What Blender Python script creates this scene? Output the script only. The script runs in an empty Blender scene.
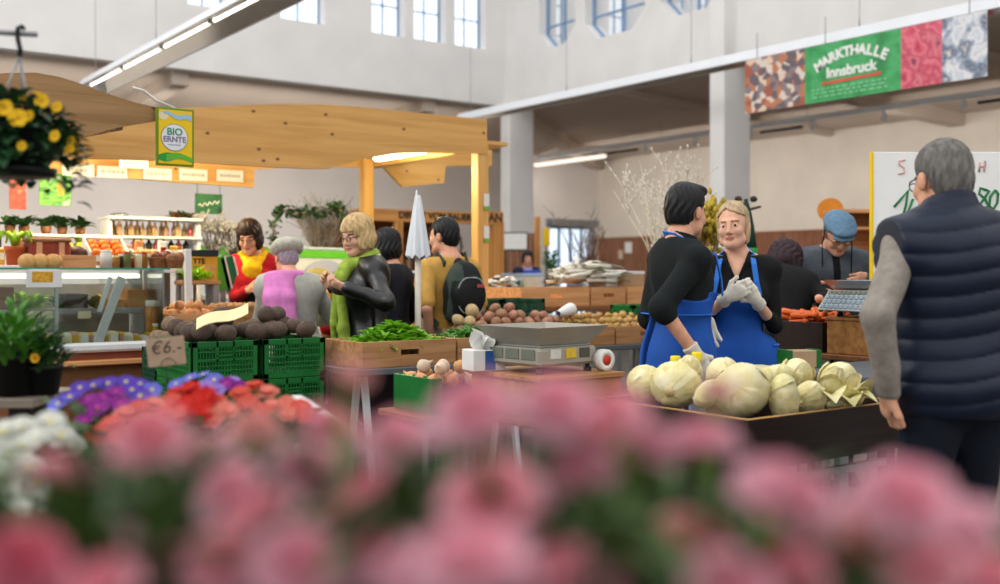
import bpy, math, random
import numpy as np
from mathutils import Vector, Matrix, Euler

SC = bpy.context.scene
COL = SC.collection
PI = math.pi

# ---------------------------------------------------------------- camera
YAW = math.radians(36.2)
FPX, HORIZON, EYE = 1050.0, 273.0, 1.35
RT = Vector((math.cos(YAW), -math.sin(YAW), 0))
FW = Vector((math.sin(YAW), math.cos(YAW), 0))
cam_d = bpy.data.cameras.new('camera')
cam = bpy.data.objects.new('camera', cam_d)
COL.objects.link(cam)
cam.location = (0, 0, EYE)
cam.rotation_euler = (PI / 2, 0, -YAW)
cam_d.sensor_width = 36.0
cam_d.lens = FPX * 36.0 / 1000.0
cam_d.shift_y = (HORIZON - 292.0) / 1000.0
cam_d.clip_start = 0.05
cam_d.clip_end = 200
cam_d.dof.use_dof = True
cam_d.dof.focus_distance = 4.9
cam_d.dof.aperture_fstop = 37.8 / 22.0
SC.camera = cam

# ---------------------------------------------------------------- world, light, exposure
SC.view_settings.view_transform = 'Standard'
SC.view_settings.look = 'None'
SC.view_settings.gamma = 1.0
SC.view_settings.use_curve_mapping = False
SC.view_settings.exposure = 0.0
wd = bpy.data.worlds.new('overcast_sky')
SC.world = wd
wd.use_nodes = True
_nt = wd.node_tree
_bg = _nt.nodes['Background']
_tc = _nt.nodes.new('ShaderNodeTexCoord')
_sep = _nt.nodes.new('ShaderNodeSeparateXYZ')
_nt.links.new(_tc.outputs['Generated'], _sep.inputs[0])
_cr = _nt.nodes.new('ShaderNodeValToRGB')
_nt.links.new(_sep.outputs['Z'], _cr.inputs[0])
_cr.color_ramp.elements[0].position = 0.0
_cr.color_ramp.elements[0].color = (0.38, 0.375, 0.365, 1)
_cr.color_ramp.elements[1].position = 0.55
_cr.color_ramp.elements[1].color = (1.0, 1.0, 1.0, 1)
_e = _cr.color_ramp.elements.new(0.12)
_e.color = (0.64, 0.63, 0.62, 1)
# the street side, beyond the door, is brighter than the side behind the photographer
_dot = _nt.nodes.new('ShaderNodeVectorMath')
_dot.operation = 'DOT_PRODUCT'
_dot.inputs[1].default_value = FW
_nt.links.new(_tc.outputs['Generated'], _dot.inputs[0])
_mr = _nt.nodes.new('ShaderNodeMapRange')
_mr.inputs[1].default_value = .35
_mr.inputs[2].default_value = .8
_nt.links.new(_dot.outputs['Value'], _mr.inputs[0])
_mx = _nt.nodes.new('ShaderNodeMixRGB')
_mx.inputs[2].default_value = (1.0, 1.04, 1.1, 1)
_nt.links.new(_mr.outputs[0], _mx.inputs[0])
_nt.links.new(_cr.outputs[0], _mx.inputs[1])
_nt.links.new(_mx.outputs[0], _bg.inputs['Color'])
_bg.inputs['Strength'].default_value = 1.55


def light_area(name, loc, size, power, color=(1, 1, 1), target=None, size_y=None):
    l = bpy.data.lights.new(name, 'AREA')
    l.energy = power
    l.color = color
    l.size = size
    if size_y:
        l.shape = 'RECTANGLE'
        l.size_y = size_y
    o = bpy.data.objects.new(name, l)
    COL.objects.link(o)
    o.location = loc
    if target is not None:
        d = Vector(target) - Vector(loc)
        o.rotation_euler = d.to_track_quat('-Z', 'Y').to_euler()
    return o


# added unseen area light, high on the left, brightens the hall like window light
light_area('daylight', (-6.0, 9.0, 9.0), 6.0, 700, (1.0, 0.98, 0.95), (9.0, 12.0, 1.0), 4.0)
# added unseen lights brighten both outer walls; the right one serves for the rail
light_area('aisle_light', (3.0, 18.3, 3.7), 20.0, 380, (1.0, 0.93, 0.87), (3.0, 22.5, 2.6), .3)
light_area('aisle_light', (17.4, 11.5, 4.0), 22.0, 260, (1.0, 0.93, 0.87), (18.0, 11.5, 0.0), .12).rotation_euler = (math.radians(-62), 0, PI / 2)



# ---------------------------------------------------------------- placing
def W(px, py, z):
    """a point at depth z that lies in the direction of a photo position"""
    x = (px - 500.0) / FPX * z
    p = RT * x + FW * z
    p.z = EYE + (HORIZON - py) / FPX * z
    return p


def WX(px, py, X):
    r = RT * ((px - 500.0) / FPX) + FW
    return W(px, py, X / r.x)


def WY(px, py, Y):
    r = RT * ((px - 500.0) / FPX) + FW
    return W(px, py, Y / r.y)


def WH(px, py, h):
    return W(px, py, (EYE - h) * FPX / (py - HORIZON))


def DX(px, z):
    """ground position x, y of a photo column at depth z"""
    p = W(px, HORIZON, z)
    return p.x, p.y


# ---------------------------------------------------------------- objects
def setp(o, label=None, cat=None, group=None, kind=None):
    if label: o['label'] = label
    if cat: o['category'] = cat
    if group: o['group'] = group
    if kind: o['kind'] = kind
    return o


def empty(name, loc=(0, 0, 0), rz=0.0, label=None, cat=None, group=None):
    o = bpy.data.objects.new(name, None)
    COL.objects.link(o)
    o.empty_display_size = 0.05
    o.location = loc
    o.rotation_euler = (0, 0, rz)
    return setp(o, label, cat, group)


def copy_tree(o, parent=None):
    """a thing, its parts and their sub-parts"""
    c = o.copy()
    COL.objects.link(c)
    if parent is not None:
        mi = o.matrix_parent_inverse.copy()
        c.parent = parent
        c.matrix_parent_inverse = mi
        KIDS.setdefault(parent.name, []).append(c)
    elif 'label' in c:
        del c['label']
    for ch in list(KIDS.get(o.name, [])):
        copy_tree(ch, c)
    return c


KIDS = {}


class MB:
    """collects shapes and links them as one mesh object"""

    def __init__(s):
        s.v, s.f, s.m, s.sm = [], [], [], []
        s.xf = None
        s.mi = 0

    def add(s, vs, fs, smooth=False, mi=None):
        n = len(s.v)
        if s.xf is not None:
            x = s.xf
            s.v.extend([tuple(x @ Vector(p)) for p in vs])
        else:
            s.v.extend([tuple(p) for p in vs])
        for f in fs:
            s.f.append(tuple(i + n for i in f))
        m = s.mi if mi is None else mi
        s.m.extend([m] * len(fs))
        s.sm.extend([smooth] * len(fs))

    def box(s, c, d, b=0.0, mi=None, rot=None):
        hx, hy, hz = d[0] / 2, d[1] / 2, d[2] / 2
        b = min(b, hx * .9, hy * .9, hz * .9)
        if b <= 0:
            vs = [(x * hx, y * hy, z * hz) for x in (-1, 1) for y in (-1, 1) for z in (-1, 1)]
            fs = [(0, 1, 3, 2), (4, 6, 7, 5), (0, 4, 5, 1), (2, 3, 7, 6), (0, 2, 6, 4), (1, 5, 7, 3)]
        else:
            vs, ix = [], {}
            for x in (-1, 1):
                for y in (-1, 1):
                    for z in (-1, 1):
                        for a in range(3):
                            p = [x * (hx - b), y * (hy - b), z * (hz - b)]
                            p[a] = (x * hx, y * hy, z * hz)[a]
                            ix[(x, y, z, a)] = len(vs)
                            vs.append(tuple(p))
            fs = []
            for a in range(3):
                o1, o2 = (a + 1) % 3, (a + 2) % 3
                for sg in (-1, 1):
                    q = []
                    for (u, w) in ((-1, -1), (1, -1), (1, 1), (-1, 1)):
                        t = [0, 0, 0]
                        t[a], t[o1], t[o2] = sg, u, w
                        q.append(ix[(t[0], t[1], t[2], a)])
                    fs.append(tuple(q if sg > 0 else q[::-1]))
            for a in range(3):
                o1, o2 = (a + 1) % 3, (a + 2) % 3
                for u in (-1, 1):
                    for w in (-1, 1):
                        q = []
                        for e in (-1, 1):
                            t = [0, 0, 0]
                            t[a], t[o1], t[o2] = e, u, w
                            q.append((ix[(t[0], t[1], t[2], o1)], ix[(t[0], t[1], t[2], o2)]))
                        f = (q[0][0], q[1][0], q[1][1], q[0][1])
                        fs.append(f if u * w > 0 else f[::-1])
            for x in (-1, 1):
                for y in (-1, 1):
                    for z in (-1, 1):
                        f = (ix[(x, y, z, 0)], ix[(x, y, z, 1)], ix[(x, y, z, 2)])
                        fs.append(f if x * y * z > 0 else f[::-1])
        if rot is not None:
            R = rot if isinstance(rot, Matrix) else Euler(rot).to_matrix()
            vs = [R @ Vector(p) for p in vs]
        s.add([(p[0] + c[0], p[1] + c[1], p[2] + c[2]) for p in vs], fs, False, mi)

    def lh(s, lo, hi, b=0.0, mi=None):
        s.box([(lo[i] + hi[i]) / 2 for i in range(3)], [abs(hi[i] - lo[i]) for i in range(3)], b, mi)

    def bar(s, p, q, w, t, b=0.0, mi=None, up=(0, 0, 1)):
        """rectangular bar from p to q"""
        p, q = Vector(p), Vector(q)
        d = (q - p)
        L = d.length
        z = d.normalized()
        u = Vector(up)
        if abs(z.dot(u)) > .99: u = Vector((1, 0, 0))
        x = u.cross(z).normalized()
        y = z.cross(x)
        R = Matrix((x, y, z)).transposed()
        s.box((p + q) / 2, (w, t, L), b, mi, R)

    def tube(s, pts, r, n=8, cap=True, mi=None, smooth=True):
        pts = [Vector(p) for p in pts]
        rs = r if isinstance(r, (list, tuple)) else [r] * len(pts)
        vs, fs = [], []
        px = None
        for i, p in enumerate(pts):
            if i == 0: t = pts[1] - p
            elif i == len(pts) - 1: t = p - pts[i - 1]
            else: t = pts[i + 1] - pts[i - 1]
            t = t.normalized() if t.length > 1e-9 else Vector((0, 0, 1))
            if px is None:
                a = Vector((0, 0, 1)) if abs(t.z) < .9 else Vector((1, 0, 0))
                px = a.cross(t).normalized()
            else:
                px = (px - t * px.dot(t))
                px = px.normalized() if px.length > 1e-6 else t.orthogonal().normalized()
            py = t.cross(px)
            for k in range(n):
                a = 2 * PI * k / n
                vs.append(p + (px * math.cos(a) + py * math.sin(a)) * rs[i])
        for i in range(len(pts) - 1):
            for k in range(n):
                a, b = i * n + k, i * n + (k + 1) % n
                fs.append((a, b, b + n, a + n))
        if cap:
            fs.append(tuple(range(n))[::-1])
            fs.append(tuple(range((len(pts) - 1) * n, len(pts) * n)))
        s.add(vs, fs, smooth, mi)

    def lathe(s, prof, n=16, c=(0, 0, 0), mi=None, smooth=True, R=None, cap=True):
        vs, fs = [], []
        for (r, z) in prof:
            for k in range(n):
                a = 2 * PI * k / n
                p = Vector((r * math.cos(a), r * math.sin(a), z))
                if R is not None: p = R @ p
                vs.append(p + Vector(c))
        for i in range(len(prof) - 1):
            for k in range(n):
                a, b = i * n + k, i * n + (k + 1) % n
                fs.append((a, b, b + n, a + n))
        if cap:
            if prof[0][0] > 1e-5: fs.append(tuple(range(n))[::-1])
            if prof[-1][0] > 1e-5: fs.append(tuple(range((len(prof) - 1) * n, len(prof) * n)))
        s.add(vs, fs, smooth, mi)

    def ell(s, c, r, n=12, m=8, mi=None, R=None, f=None):
        """ellipsoid; f(unit vector) scales the radius"""
        vs, fs = [], []
        if not isinstance(r, (tuple, list)): r = (r, r, r)
        for j in range(m + 1):
            th = PI * j / m
            for k in range(n):
                a = 2 * PI * k / n
                u = Vector((math.sin(th) * math.cos(a), math.sin(th) * math.sin(a), math.cos(th)))
                g = f(u) if f else 1.0
                p = Vector((u.x * r[0] * g, u.y * r[1] * g, u.z * r[2] * g))
                if R is not None: p = R @ p
                vs.append(p + Vector(c))
        for j in range(m):
            for k in range(n):
                a, b = j * n + k, j * n + (k + 1) % n
                if j == 0: fs.append((a, a + n, b + n))
                elif j == m - 1: fs.append((a, a + n, b))
                else: fs.append((a, a + n, b + n, b))
        s.add(vs, fs, True, mi)

    def prism(s, poly, d0, d1, frame=None, mi=None, smooth=False):
        """polygon in (u, v) extruded along w from d0 to d1; frame = (origin, U, V, Wn)"""
        if frame is None: frame = (Vector((0, 0, 0)), Vector((1, 0, 0)), Vector((0, 0, 1)), Vector((0, 1, 0)))
        o, U, V, N = [Vector(a) for a in frame]
        n = len(poly)
        vs = [o + U * u + V * v + N * d0 for u, v in poly] + [o + U * u + V * v + N * d1 for u, v in poly]
        fs = [tuple(range(n)), tuple(range(n, 2 * n))[::-1]]
        s.add(vs, fs, False, mi)
        n0 = len(s.v) - 2 * n
        for i in range(n):
            j = (i + 1) % n
            s.f.append((n0 + i, n0 + n + i, n0 + n + j, n0 + j))
            s.m.append(s.mi if mi is None else mi)
            s.sm.append(smooth)

    def strip(s, top, bot, th, nrm, mi=None):
        """thick board between two polylines of equal length (world points), thickness th along nrm"""
        n = len(top)
        N = Vector(nrm) * th
        vs = [Vector(p) for p in top] + [Vector(p) for p in bot] + [Vector(p) + N for p in top] + [Vector(p) + N for p in bot]
        fs = []
        for i in range(n - 1):
            fs.append((i, i + 1, n + i + 1, n + i))
            fs.append((2 * n + i, 3 * n + i, 3 * n + i + 1, 2 * n + i + 1))
            fs.append((i, 2 * n + i, 2 * n + i + 1, i + 1))
            fs.append((n + i, n + i + 1, 3 * n + i + 1, 3 * n + i))
        fs.append((0, n, 3 * n, 2 * n))
        fs.append((n - 1, 3 * n - 1, 4 * n - 1, 2 * n - 1))
        s.add(vs, fs, False, mi)

    def quad(s, a, b, c, d, mi=None):
        s.add([a, b, c, d], [(0, 1, 2, 3)], False, mi)

    def leaf(s, p, d, up, L, w, bend=0.2, mi=None, seg=3, fold=0.15):
        """a pointed leaf with a folded midrib"""
        p, d, up = Vector(p), Vector(d).normalized(), Vector(up)
        sd = d.cross(up)
        sd = sd.normalized() if sd.length > 1e-5 else d.orthogonal().normalized()
        nn = sd.cross(d)
        vs, fs = [], []
        for i in range(seg + 1):
            t = i / seg
            ww = w * .5 * math.sin(PI * min(1, .12 + .88 * t)) ** .8 if i < seg else 0.0005
            c = p + d * (L * t) + nn * (bend * L * (t * (1 - t) * 1.2 - t * t * .6))
            vs += [c - sd * ww + nn * ww * fold * 2, c, c + sd * ww + nn * ww * fold * 2]
        for i in range(seg):
            a = i * 3
            fs += [(a, a + 1, a + 4, a + 3), (a + 1, a + 2, a + 5, a + 4)]
        s.add(vs, fs, True, mi)

    def mesh(s, name, mats):
        me = bpy.data.meshes.new(name)
        me.from_pydata(s.v, [], s.f)
        for m in (mats if isinstance(mats, (list, tuple)) else [mats]):
            me.materials.append(m)
        me.polygons.foreach_set('material_index', s.m)
        me.polygons.foreach_set('use_smooth', s.sm)
        me.update()
        return me

    def build(s, name, mats, parent=None, loc=None, rz=None, local=True, **kw):
        return link(name, s.mesh(name, mats), parent, loc, rz, local, **kw)


def link(name, me, parent=None, loc=None, rz=None, local=True, label=None, cat=None, group=None, kind=None):
    o = bpy.data.objects.new(name, me)
    COL.objects.link(o)
    if loc is not None: o.location = loc
    if rz is not None: o.rotation_euler = (0, 0, rz) if not isinstance(rz, (tuple, list)) else rz
    if parent is not None:
        o.parent = parent
        if not local:
            o.matrix_parent_inverse = basis(parent).inverted()
        KIDS.setdefault(parent.name, []).append(o)
    return setp(o, label, cat, group, kind)


def basis(o):
    """world matrix of an object from its own settings (no depsgraph needed)"""
    m = o.matrix_basis.copy()
    if o.parent is not None:
        m = basis(o.parent) @ o.matrix_parent_inverse @ m
    return m


def struct(name, mb, mats, **kw):
    o = mb.build(name, mats)
    o['kind'] = 'structure'
    return o


# ---------------------------------------------------------------- materials
MATS = {}


def srgb(h):
    if isinstance(h, str):
        h = h.lstrip('#')
        c = [int(h[i:i + 2], 16) / 255 for i in (0, 2, 4)]
    else:
        c = h
    return tuple((x / 12.92 if x <= .04045 else ((x + .055) / 1.055) ** 2.4) for x in c)


def _new(name):
    m = bpy.data.materials.new(name)
    m.use_nodes = True
    nt = m.node_tree
    b = nt.nodes['Principled BSDF']
    return m, nt, b


def mat(name, col, rough=.6, var=.12, scale=12.0, metal=0.0, bump=0.0, bscale=None, rnd=0.0, spec=.25, sub=0.0, stretch=(1, 1, 1), col2=None,
        sheen=0.0, hue=0.0, coat=0.0, trans=0.0):
    """procedural surface: colour mottled by noise, optional bump and per-object variation"""
    if name in MATS: return MATS[name]
    m, nt, b = _new(name)
    L = nt.links.new
    c = srgb(col)
    tc = nt.nodes.new('ShaderNodeTexCoord')
    mp = nt.nodes.new('ShaderNodeMapping')
    mp.inputs['Scale'].default_value = stretch
    L(tc.outputs['Object'], mp.inputs[0])
    nz = nt.nodes.new('ShaderNodeTexNoise')
    nz.inputs['Scale'].default_value = scale
    nz.inputs['Detail'].default_value = 4
    L(mp.outputs[0], nz.inputs['Vector'])
    rp = nt.nodes.new('ShaderNodeValToRGB')
    d = srgb(col2) if col2 else tuple(x * (1 - var * 1.6) for x in c)
    e = c if col2 else tuple(min(1, x * (1 + var)) for x in c)
    rp.color_ramp.elements[0].color = (*d, 1)
    rp.color_ramp.elements[0].position = .32
    rp.color_ramp.elements[1].color = (*e, 1)
    rp.color_ramp.elements[1].position = .68
    L(nz.outputs['Fac'], rp.inputs[0])
    out = rp.outputs[0]
    if rnd or hue:
        oi = nt.nodes.new('ShaderNodeObjectInfo')
        hs = nt.nodes.new('ShaderNodeHueSaturation')
        mr = nt.nodes.new('ShaderNodeMapRange')
        mr.inputs[3].default_value = 1 - rnd
        mr.inputs[4].default_value = 1 + rnd * .7
        L(oi.outputs['Random'], mr.inputs[0])
        L(mr.outputs[0], hs.inputs['Value'])
        if hue:
            m2 = nt.nodes.new('ShaderNodeMapRange')
            m2.inputs[3].default_value = .5 - hue
            m2.inputs[4].default_value = .5 + hue
            ml = nt.nodes.new('ShaderNodeMath')
            ml.operation = 'MULTIPLY'
            ml.inputs[1].default_value = 7.31
            fr = nt.nodes.new('ShaderNodeMath')
            fr.operation = 'FRACT'
            L(oi.outputs['Random'], ml.inputs[0])
            L(ml.outputs[0], fr.inputs[0])
            L(fr.outputs[0], m2.inputs[0])
            L(m2.outputs[0], hs.inputs['Hue'])
        L(out, hs.inputs['Color'])
        out = hs.outputs[0]
    L(out, b.inputs['Base Color'])
    b.inputs['Roughness'].default_value = rough
    b.inputs['Metallic'].default_value = metal
    b.inputs['Specular IOR Level'].default_value = spec
    b.inputs['Coat Weight'].default_value = coat
    if sheen:
        b.inputs['Sheen Weight'].default_value = sheen
    if sub:
        b.inputs['Subsurface Weight'].default_value = sub
        b.inputs['Subsurface Radius'].default_value = (.01, .005, .003)
    if bump:
        n2 = nt.nodes.new('ShaderNodeTexNoise')
        n2.inputs['Scale'].default_value = bscale or scale * 3
        n2.inputs['Detail'].default_value = 5
        L(mp.outputs[0], n2.inputs['Vector'])
        bp = nt.nodes.new('ShaderNodeBump')
        bp.inputs['Strength'].default_value = bump
        bp.inputs['Distance'].default_value = .01
        L(n2.outputs['Fac'], bp.inputs['Height'])
        L(bp.outputs[0], b.inputs['Normal'])
    if trans:
        tr = nt.nodes.new('ShaderNodeBsdfTranslucent')
        L(out, tr.inputs[0])
        mx = nt.nodes.new('ShaderNodeMixShader')
        mx.inputs[0].default_value = trans
        o = nt.nodes['Material Output']
        L(b.outputs[0], mx.inputs[1])
        L(tr.outputs[0], mx.inputs[2])
        L(mx.outputs[0], o.inputs[0])
    MATS[name] = m
    return m


def wood(name, light, dark, axis=0, scale=6.0, rough=.5, knots=0.0, bump=.08, knotcol='6b3f1c', rnd=0.0):
    """grain that runs along one axis, with optional knots"""
    if name in MATS: return MATS[name]
    m, nt, b = _new(name)
    L = nt.links.new
    tc = nt.nodes.new('ShaderNodeTexCoord')
    mp = nt.nodes.new('ShaderNodeMapping')
    sc = [scale * 6] * 3
    sc[axis] = scale * .35
    mp.inputs['Scale'].default_value = sc
    L(tc.outputs['Object'], mp.inputs[0])
    nz = nt.nodes.new('ShaderNodeTexNoise')
    nz.inputs['Scale'].default_value = 1.0
    nz.inputs['Detail'].default_value = 6
    nz.inputs['Distortion'].default_value = .6
    L(mp.outputs[0], nz.inputs['Vector'])
    rp = nt.nodes.new('ShaderNodeValToRGB')
    rp.color_ramp.elements[0].color = (*srgb(dark), 1)
    rp.color_ramp.elements[0].position = .34
    rp.color_ramp.elements[1].color = (*srgb(light), 1)
    rp.color_ramp.elements[1].position = .62
    L(nz.outputs['Fac'], rp.inputs[0])
    out = rp.outputs[0]
    if knots:
        vp = nt.nodes.new('ShaderNodeMapping')
        vp.inputs['Rotation'].default_value = (PI / 2, 0, 0)
        vp.inputs['Scale'].default_value = (knots * .7, knots, knots)
        L(tc.outputs['Object'], vp.inputs[0])
        vo = nt.nodes.new('ShaderNodeTexVoronoi')
        vo.voronoi_dimensions = '2D'
        vo.inputs['Scale'].default_value = 1.0
        L(vp.outputs[0], vo.inputs['Vector'])
        r2 = nt.nodes.new('ShaderNodeValToRGB')
        r2.color_ramp.elements[0].color = (1, 1, 1, 1)
        r2.color_ramp.elements[0].position = .022
        r2.color_ramp.elements[1].color = (0, 0, 0, 1)
        r2.color_ramp.elements[1].position = .06
        L(vo.outputs['Distance'], r2.inputs[0])
        mx = nt.nodes.new('ShaderNodeMixRGB')
        mx.inputs[2].default_value = (*srgb(knotcol), 1)
        L(r2.outputs[0], mx.inputs[0])
        L(out, mx.inputs[1])
        out = mx.outputs[0]
    if rnd:
        oi = nt.nodes.new('ShaderNodeObjectInfo')
        hs = nt.nodes.new('ShaderNodeHueSaturation')
        mr = nt.nodes.new('ShaderNodeMapRange')
        mr.inputs[3].default_value = 1 - rnd
        mr.inputs[4].default_value = 1 + rnd
        L(oi.outputs['Random'], mr.inputs[0])
        L(mr.outputs[0], hs.inputs['Value'])
        L(out, hs.inputs['Color'])
        out = hs.outputs[0]
    L(out, b.inputs['Base Color'])
    b.inputs['Roughness'].default_value = rough
    b.inputs['Specular IOR Level'].default_value = .35
    if bump:
        bp = nt.nodes.new('ShaderNodeBump')
        bp.inputs['Strength'].default_value = bump
        bp.inputs['Distance'].default_value = .01
        L(nz.outputs['Fac'], bp.inputs['Height'])
        L(bp.outputs[0], b.inputs['Normal'])
    MATS[name] = m
    return m


def emit(name, col, strength):
    if name in MATS: return MATS[name]
    m, nt, b = _new(name)
    b.inputs['Base Color'].default_value = (*srgb(col), 1)
    b.inputs['Emission Color'].default_value = (*srgb(col), 1)
    b.inputs['Emission Strength'].default_value = strength
    MATS[name] = m
    return m


def glass(name, tint='e8f4f0', refl=.12):
    """clear pane: light passes straight through, with a faint gloss"""
    if name in MATS: return MATS[name]
    m, nt, b = _new(name)
    L = nt.links.new
    t = nt.nodes.new('ShaderNodeBsdfTransparent')
    t.inputs[0].default_value = (*srgb(tint), 1)
    g = nt.nodes.new('ShaderNodeBsdfGlossy')
    g.inputs['Roughness'].default_value = .03
    fr = nt.nodes.new('ShaderNodeFresnel')
    fr.inputs[0].default_value = 1.45
    mu = nt.nodes.new('ShaderNodeMath')
    mu.operation = 'MULTIPLY_ADD'
    mu.inputs[1].default_value = .9
    mu.inputs[2].default_value = refl * .2
    L(fr.outputs[0], mu.inputs[0])
    mx = nt.nodes.new('ShaderNodeMixShader')
    L(mu.outputs[0], mx.inputs[0])
    L(t.outputs[0], mx.inputs[1])
    L(g.outputs[0], mx.inputs[2])
    L(mx.outputs[0], nt.nodes['Material Output'].inputs[0])
    nt.nodes.remove(b)
    MATS[name] = m
    return m


def patches(name, cols, scale=8.0, rough=.5, stretch=(1, 1, 1), detail=2.0, vor=False):
    """printed-picture surface: several colours laid out in noise patches"""
    if name in MATS: return MATS[name]
    m, nt, b = _new(name)
    L = nt.links.new
    tc = nt.nodes.new('ShaderNodeTexCoord')
    mp = nt.nodes.new('ShaderNodeMapping')
    mp.inputs['Scale'].default_value = stretch
    L(tc.outputs['Object'], mp.inputs[0])
    if vor:
        nz = nt.nodes.new('ShaderNodeTexVoronoi')
        nz.inputs['Scale'].default_value = scale
        L(mp.outputs[0], nz.inputs['Vector'])
        sp = nt.nodes.new('ShaderNodeSeparateColor')
        L(nz.outputs['Color'], sp.inputs[0])
        src = sp.outputs[0]
    else:
        nz = nt.nodes.new('ShaderNodeTexNoise')
        nz.inputs['Scale'].default_value = scale
        nz.inputs['Detail'].default_value = detail
        L(mp.outputs[0], nz.inputs['Vector'])
        mr = nt.nodes.new('ShaderNodeMapRange')
        mr.inputs[1].default_value = .3
        mr.inputs[2].default_value = .7
        L(nz.outputs['Fac'], mr.inputs[0])
        src = mr.outputs[0]
    rp = nt.nodes.new('ShaderNodeValToRGB')
    while len(rp.color_ramp.elements) < len(cols):
        rp.color_ramp.elements.new(.5)
    for i, c in enumerate(cols):
        rp.color_ramp.elements[i].position = i / max(1, len(cols) - 1) if not vor else i / len(cols)
        rp.color_ramp.elements[i].color = (*srgb(c), 1)
    if vor: rp.color_ramp.interpolation = 'CONSTANT'
    L(src, rp.inputs[0])
    L(rp.outputs[0], b.inputs['Base Color'])
    b.inputs['Roughness'].default_value = rough
    MATS[name] = m
    return m


# ---------------------------------------------------------------- lettering
def text_mesh(name, txt, size, thick=.002, bold=.0, shear=0.0, space=1.0, align='CENTER'):
    cu = bpy.data.curves.new(name, 'FONT')
    cu.body = txt
    cu.size = size
    cu.extrude = thick / 2
    cu.offset = bold
    cu.shear = shear
    cu.space_character = space
    cu.align_x = align
    cu.align_y = 'CENTER'
    o = bpy.data.objects.new(name, cu)
    COL.objects.link(o)
    dg = bpy.context.evaluated_depsgraph_get()
    me = bpy.data.meshes.new_from_object(o.evaluated_get(dg))
    bpy.data.objects.remove(o)
    bpy.data.curves.remove(cu)
    return me


def lettering(txt, size, material, parent, origin, U, V, thick=.004, bold=0.0, shear=0.0, space=1.0, name='lettering', sx=1.0):
    """text standing on a surface spanned by U (reading direction) and V (up)"""
    me = text_mesh(name, txt, size, thick, bold, shear, space)
    U, V = Vector(U).normalized(), Vector(V).normalized()
    N = U.cross(V)
    M = Matrix(((U.x * sx, V.x, N.x, origin[0]), (U.y * sx, V.y, N.y, origin[1]), (U.z * sx, V.z, N.z, origin[2]), (0, 0, 0, 1)))
    me.transform(M)
    me.materials.clear()
    me.materials.append(material)
    return link(name, me, parent, local=False)


def arc_lettering(txt, size, material, parent, origin, U, V, radius, spread, thick=.004, bold=0.0, name='lettering'):
    U, V = Vector(U).normalized(), Vector(V).normalized()
    N = U.cross(V)
    import bmesh
    bm = bmesh.new()
    n = len(txt)
    for i, ch in enumerate(txt):
        a = spread * ((i + .5) / n - .5)
        me = text_mesh('glyph', ch, size, thick, bold)
        p = Vector((math.sin(a) * radius, math.cos(a) * radius - radius, 0))
        M3 = Matrix.Translation(p) @ Matrix.Rotation(-a, 4, 'Z')
        me.transform(M3)
        bm.from_mesh(me)
        bpy.data.meshes.remove(me)
    me = bpy.data.meshes.new(name)
    bm.to_mesh(me)
    bm.free()
    M = Matrix(((U.x, V.x, N.x, origin[0]), (U.y, V.y, N.y, origin[1]), (U.z, V.z, N.z, origin[2]), (0, 0, 0, 1)))
    me.transform(M)
    me.materials.append(material)
    return link(name, me, parent, local=False)
# ================================================================ the hall
from mathutils.geometry import tessellate_polygon
CX, CY = 13.4, 18.1          # the two clerestory walls
OX, OY = 20.4, 23.0          # the outer walls of the aisles
WB = 4.92                    # lower edge of the clerestory walls

M_white = mat('white_plaster', 'e6e4e2', .85, .03, 1.5, bump=.04, bscale=30)
M_cream = mat('cream_plaster', 'd9d0c4', .85, .04, 1.2, bump=.04, bscale=30)
M_grey = mat('grey_plaster', 'dcd6d0', .85, .04, .8)
M_soffit = mat('beige_soffit', 'c6b8aa', .9, .04, .7)
M_floor = mat('concrete_floor', '57524d', .6, .15, 1.6, bump=.05, bscale=12)
M_blue = mat('blue_grey_window_paint', '7f9fc4', .5, .05, 9)
M_pane = glass('window_pane', 'f4faff')
M_steel = mat('brushed_steel', 'b9bbbd', .32, .06, 8, metal=.9)
M_greymetal = mat('grey_metal', '8f9193', .45, .08, 9, metal=.5)
M_darkmetal = mat('dark_metal', '2b2c2e', .45, .1, 9, metal=.3)
M_lampwhite = mat('white_lamp_enamel', 'd9dce0', .35, .02, 6)
M_mirror = mat('mirror_reflector', 'd8d4cc', .12, .05, 4, metal=.95)
M_tube = emit('lit_tube', 'fff8ec', 4.0)


def holed_wall(name, outer, holes, frame, d0, d1, material):
    """wall slab with openings; frame = (origin, U, V, N)"""
    o, U, V, N = [Vector(a) for a in frame]
    loops = [outer] + holes
    tri = tessellate_polygon([[Vector((u, v, 0)) for u, v in lp] for lp in loops])
    flat = [p for lp in loops for p in lp]
    n = len(flat)
    vs = [o + U * u + V * v + N * d0 for u, v in flat] + [o + U * u + V * v + N * d1 for u, v in flat]
    fs = [tuple(t) for t in tri] + [tuple(i + n for i in t)[::-1] for t in tri]
    k = 0
    for lp in loops:
        m = len(lp)
        for i in range(m):
            a, b = k + i, k + (i + 1) % m
            fs.append((a, b, b + n, a + n))
        k += m
    mb = MB()
    mb.add(vs, fs)
    return struct(name, mb, material)


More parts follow.
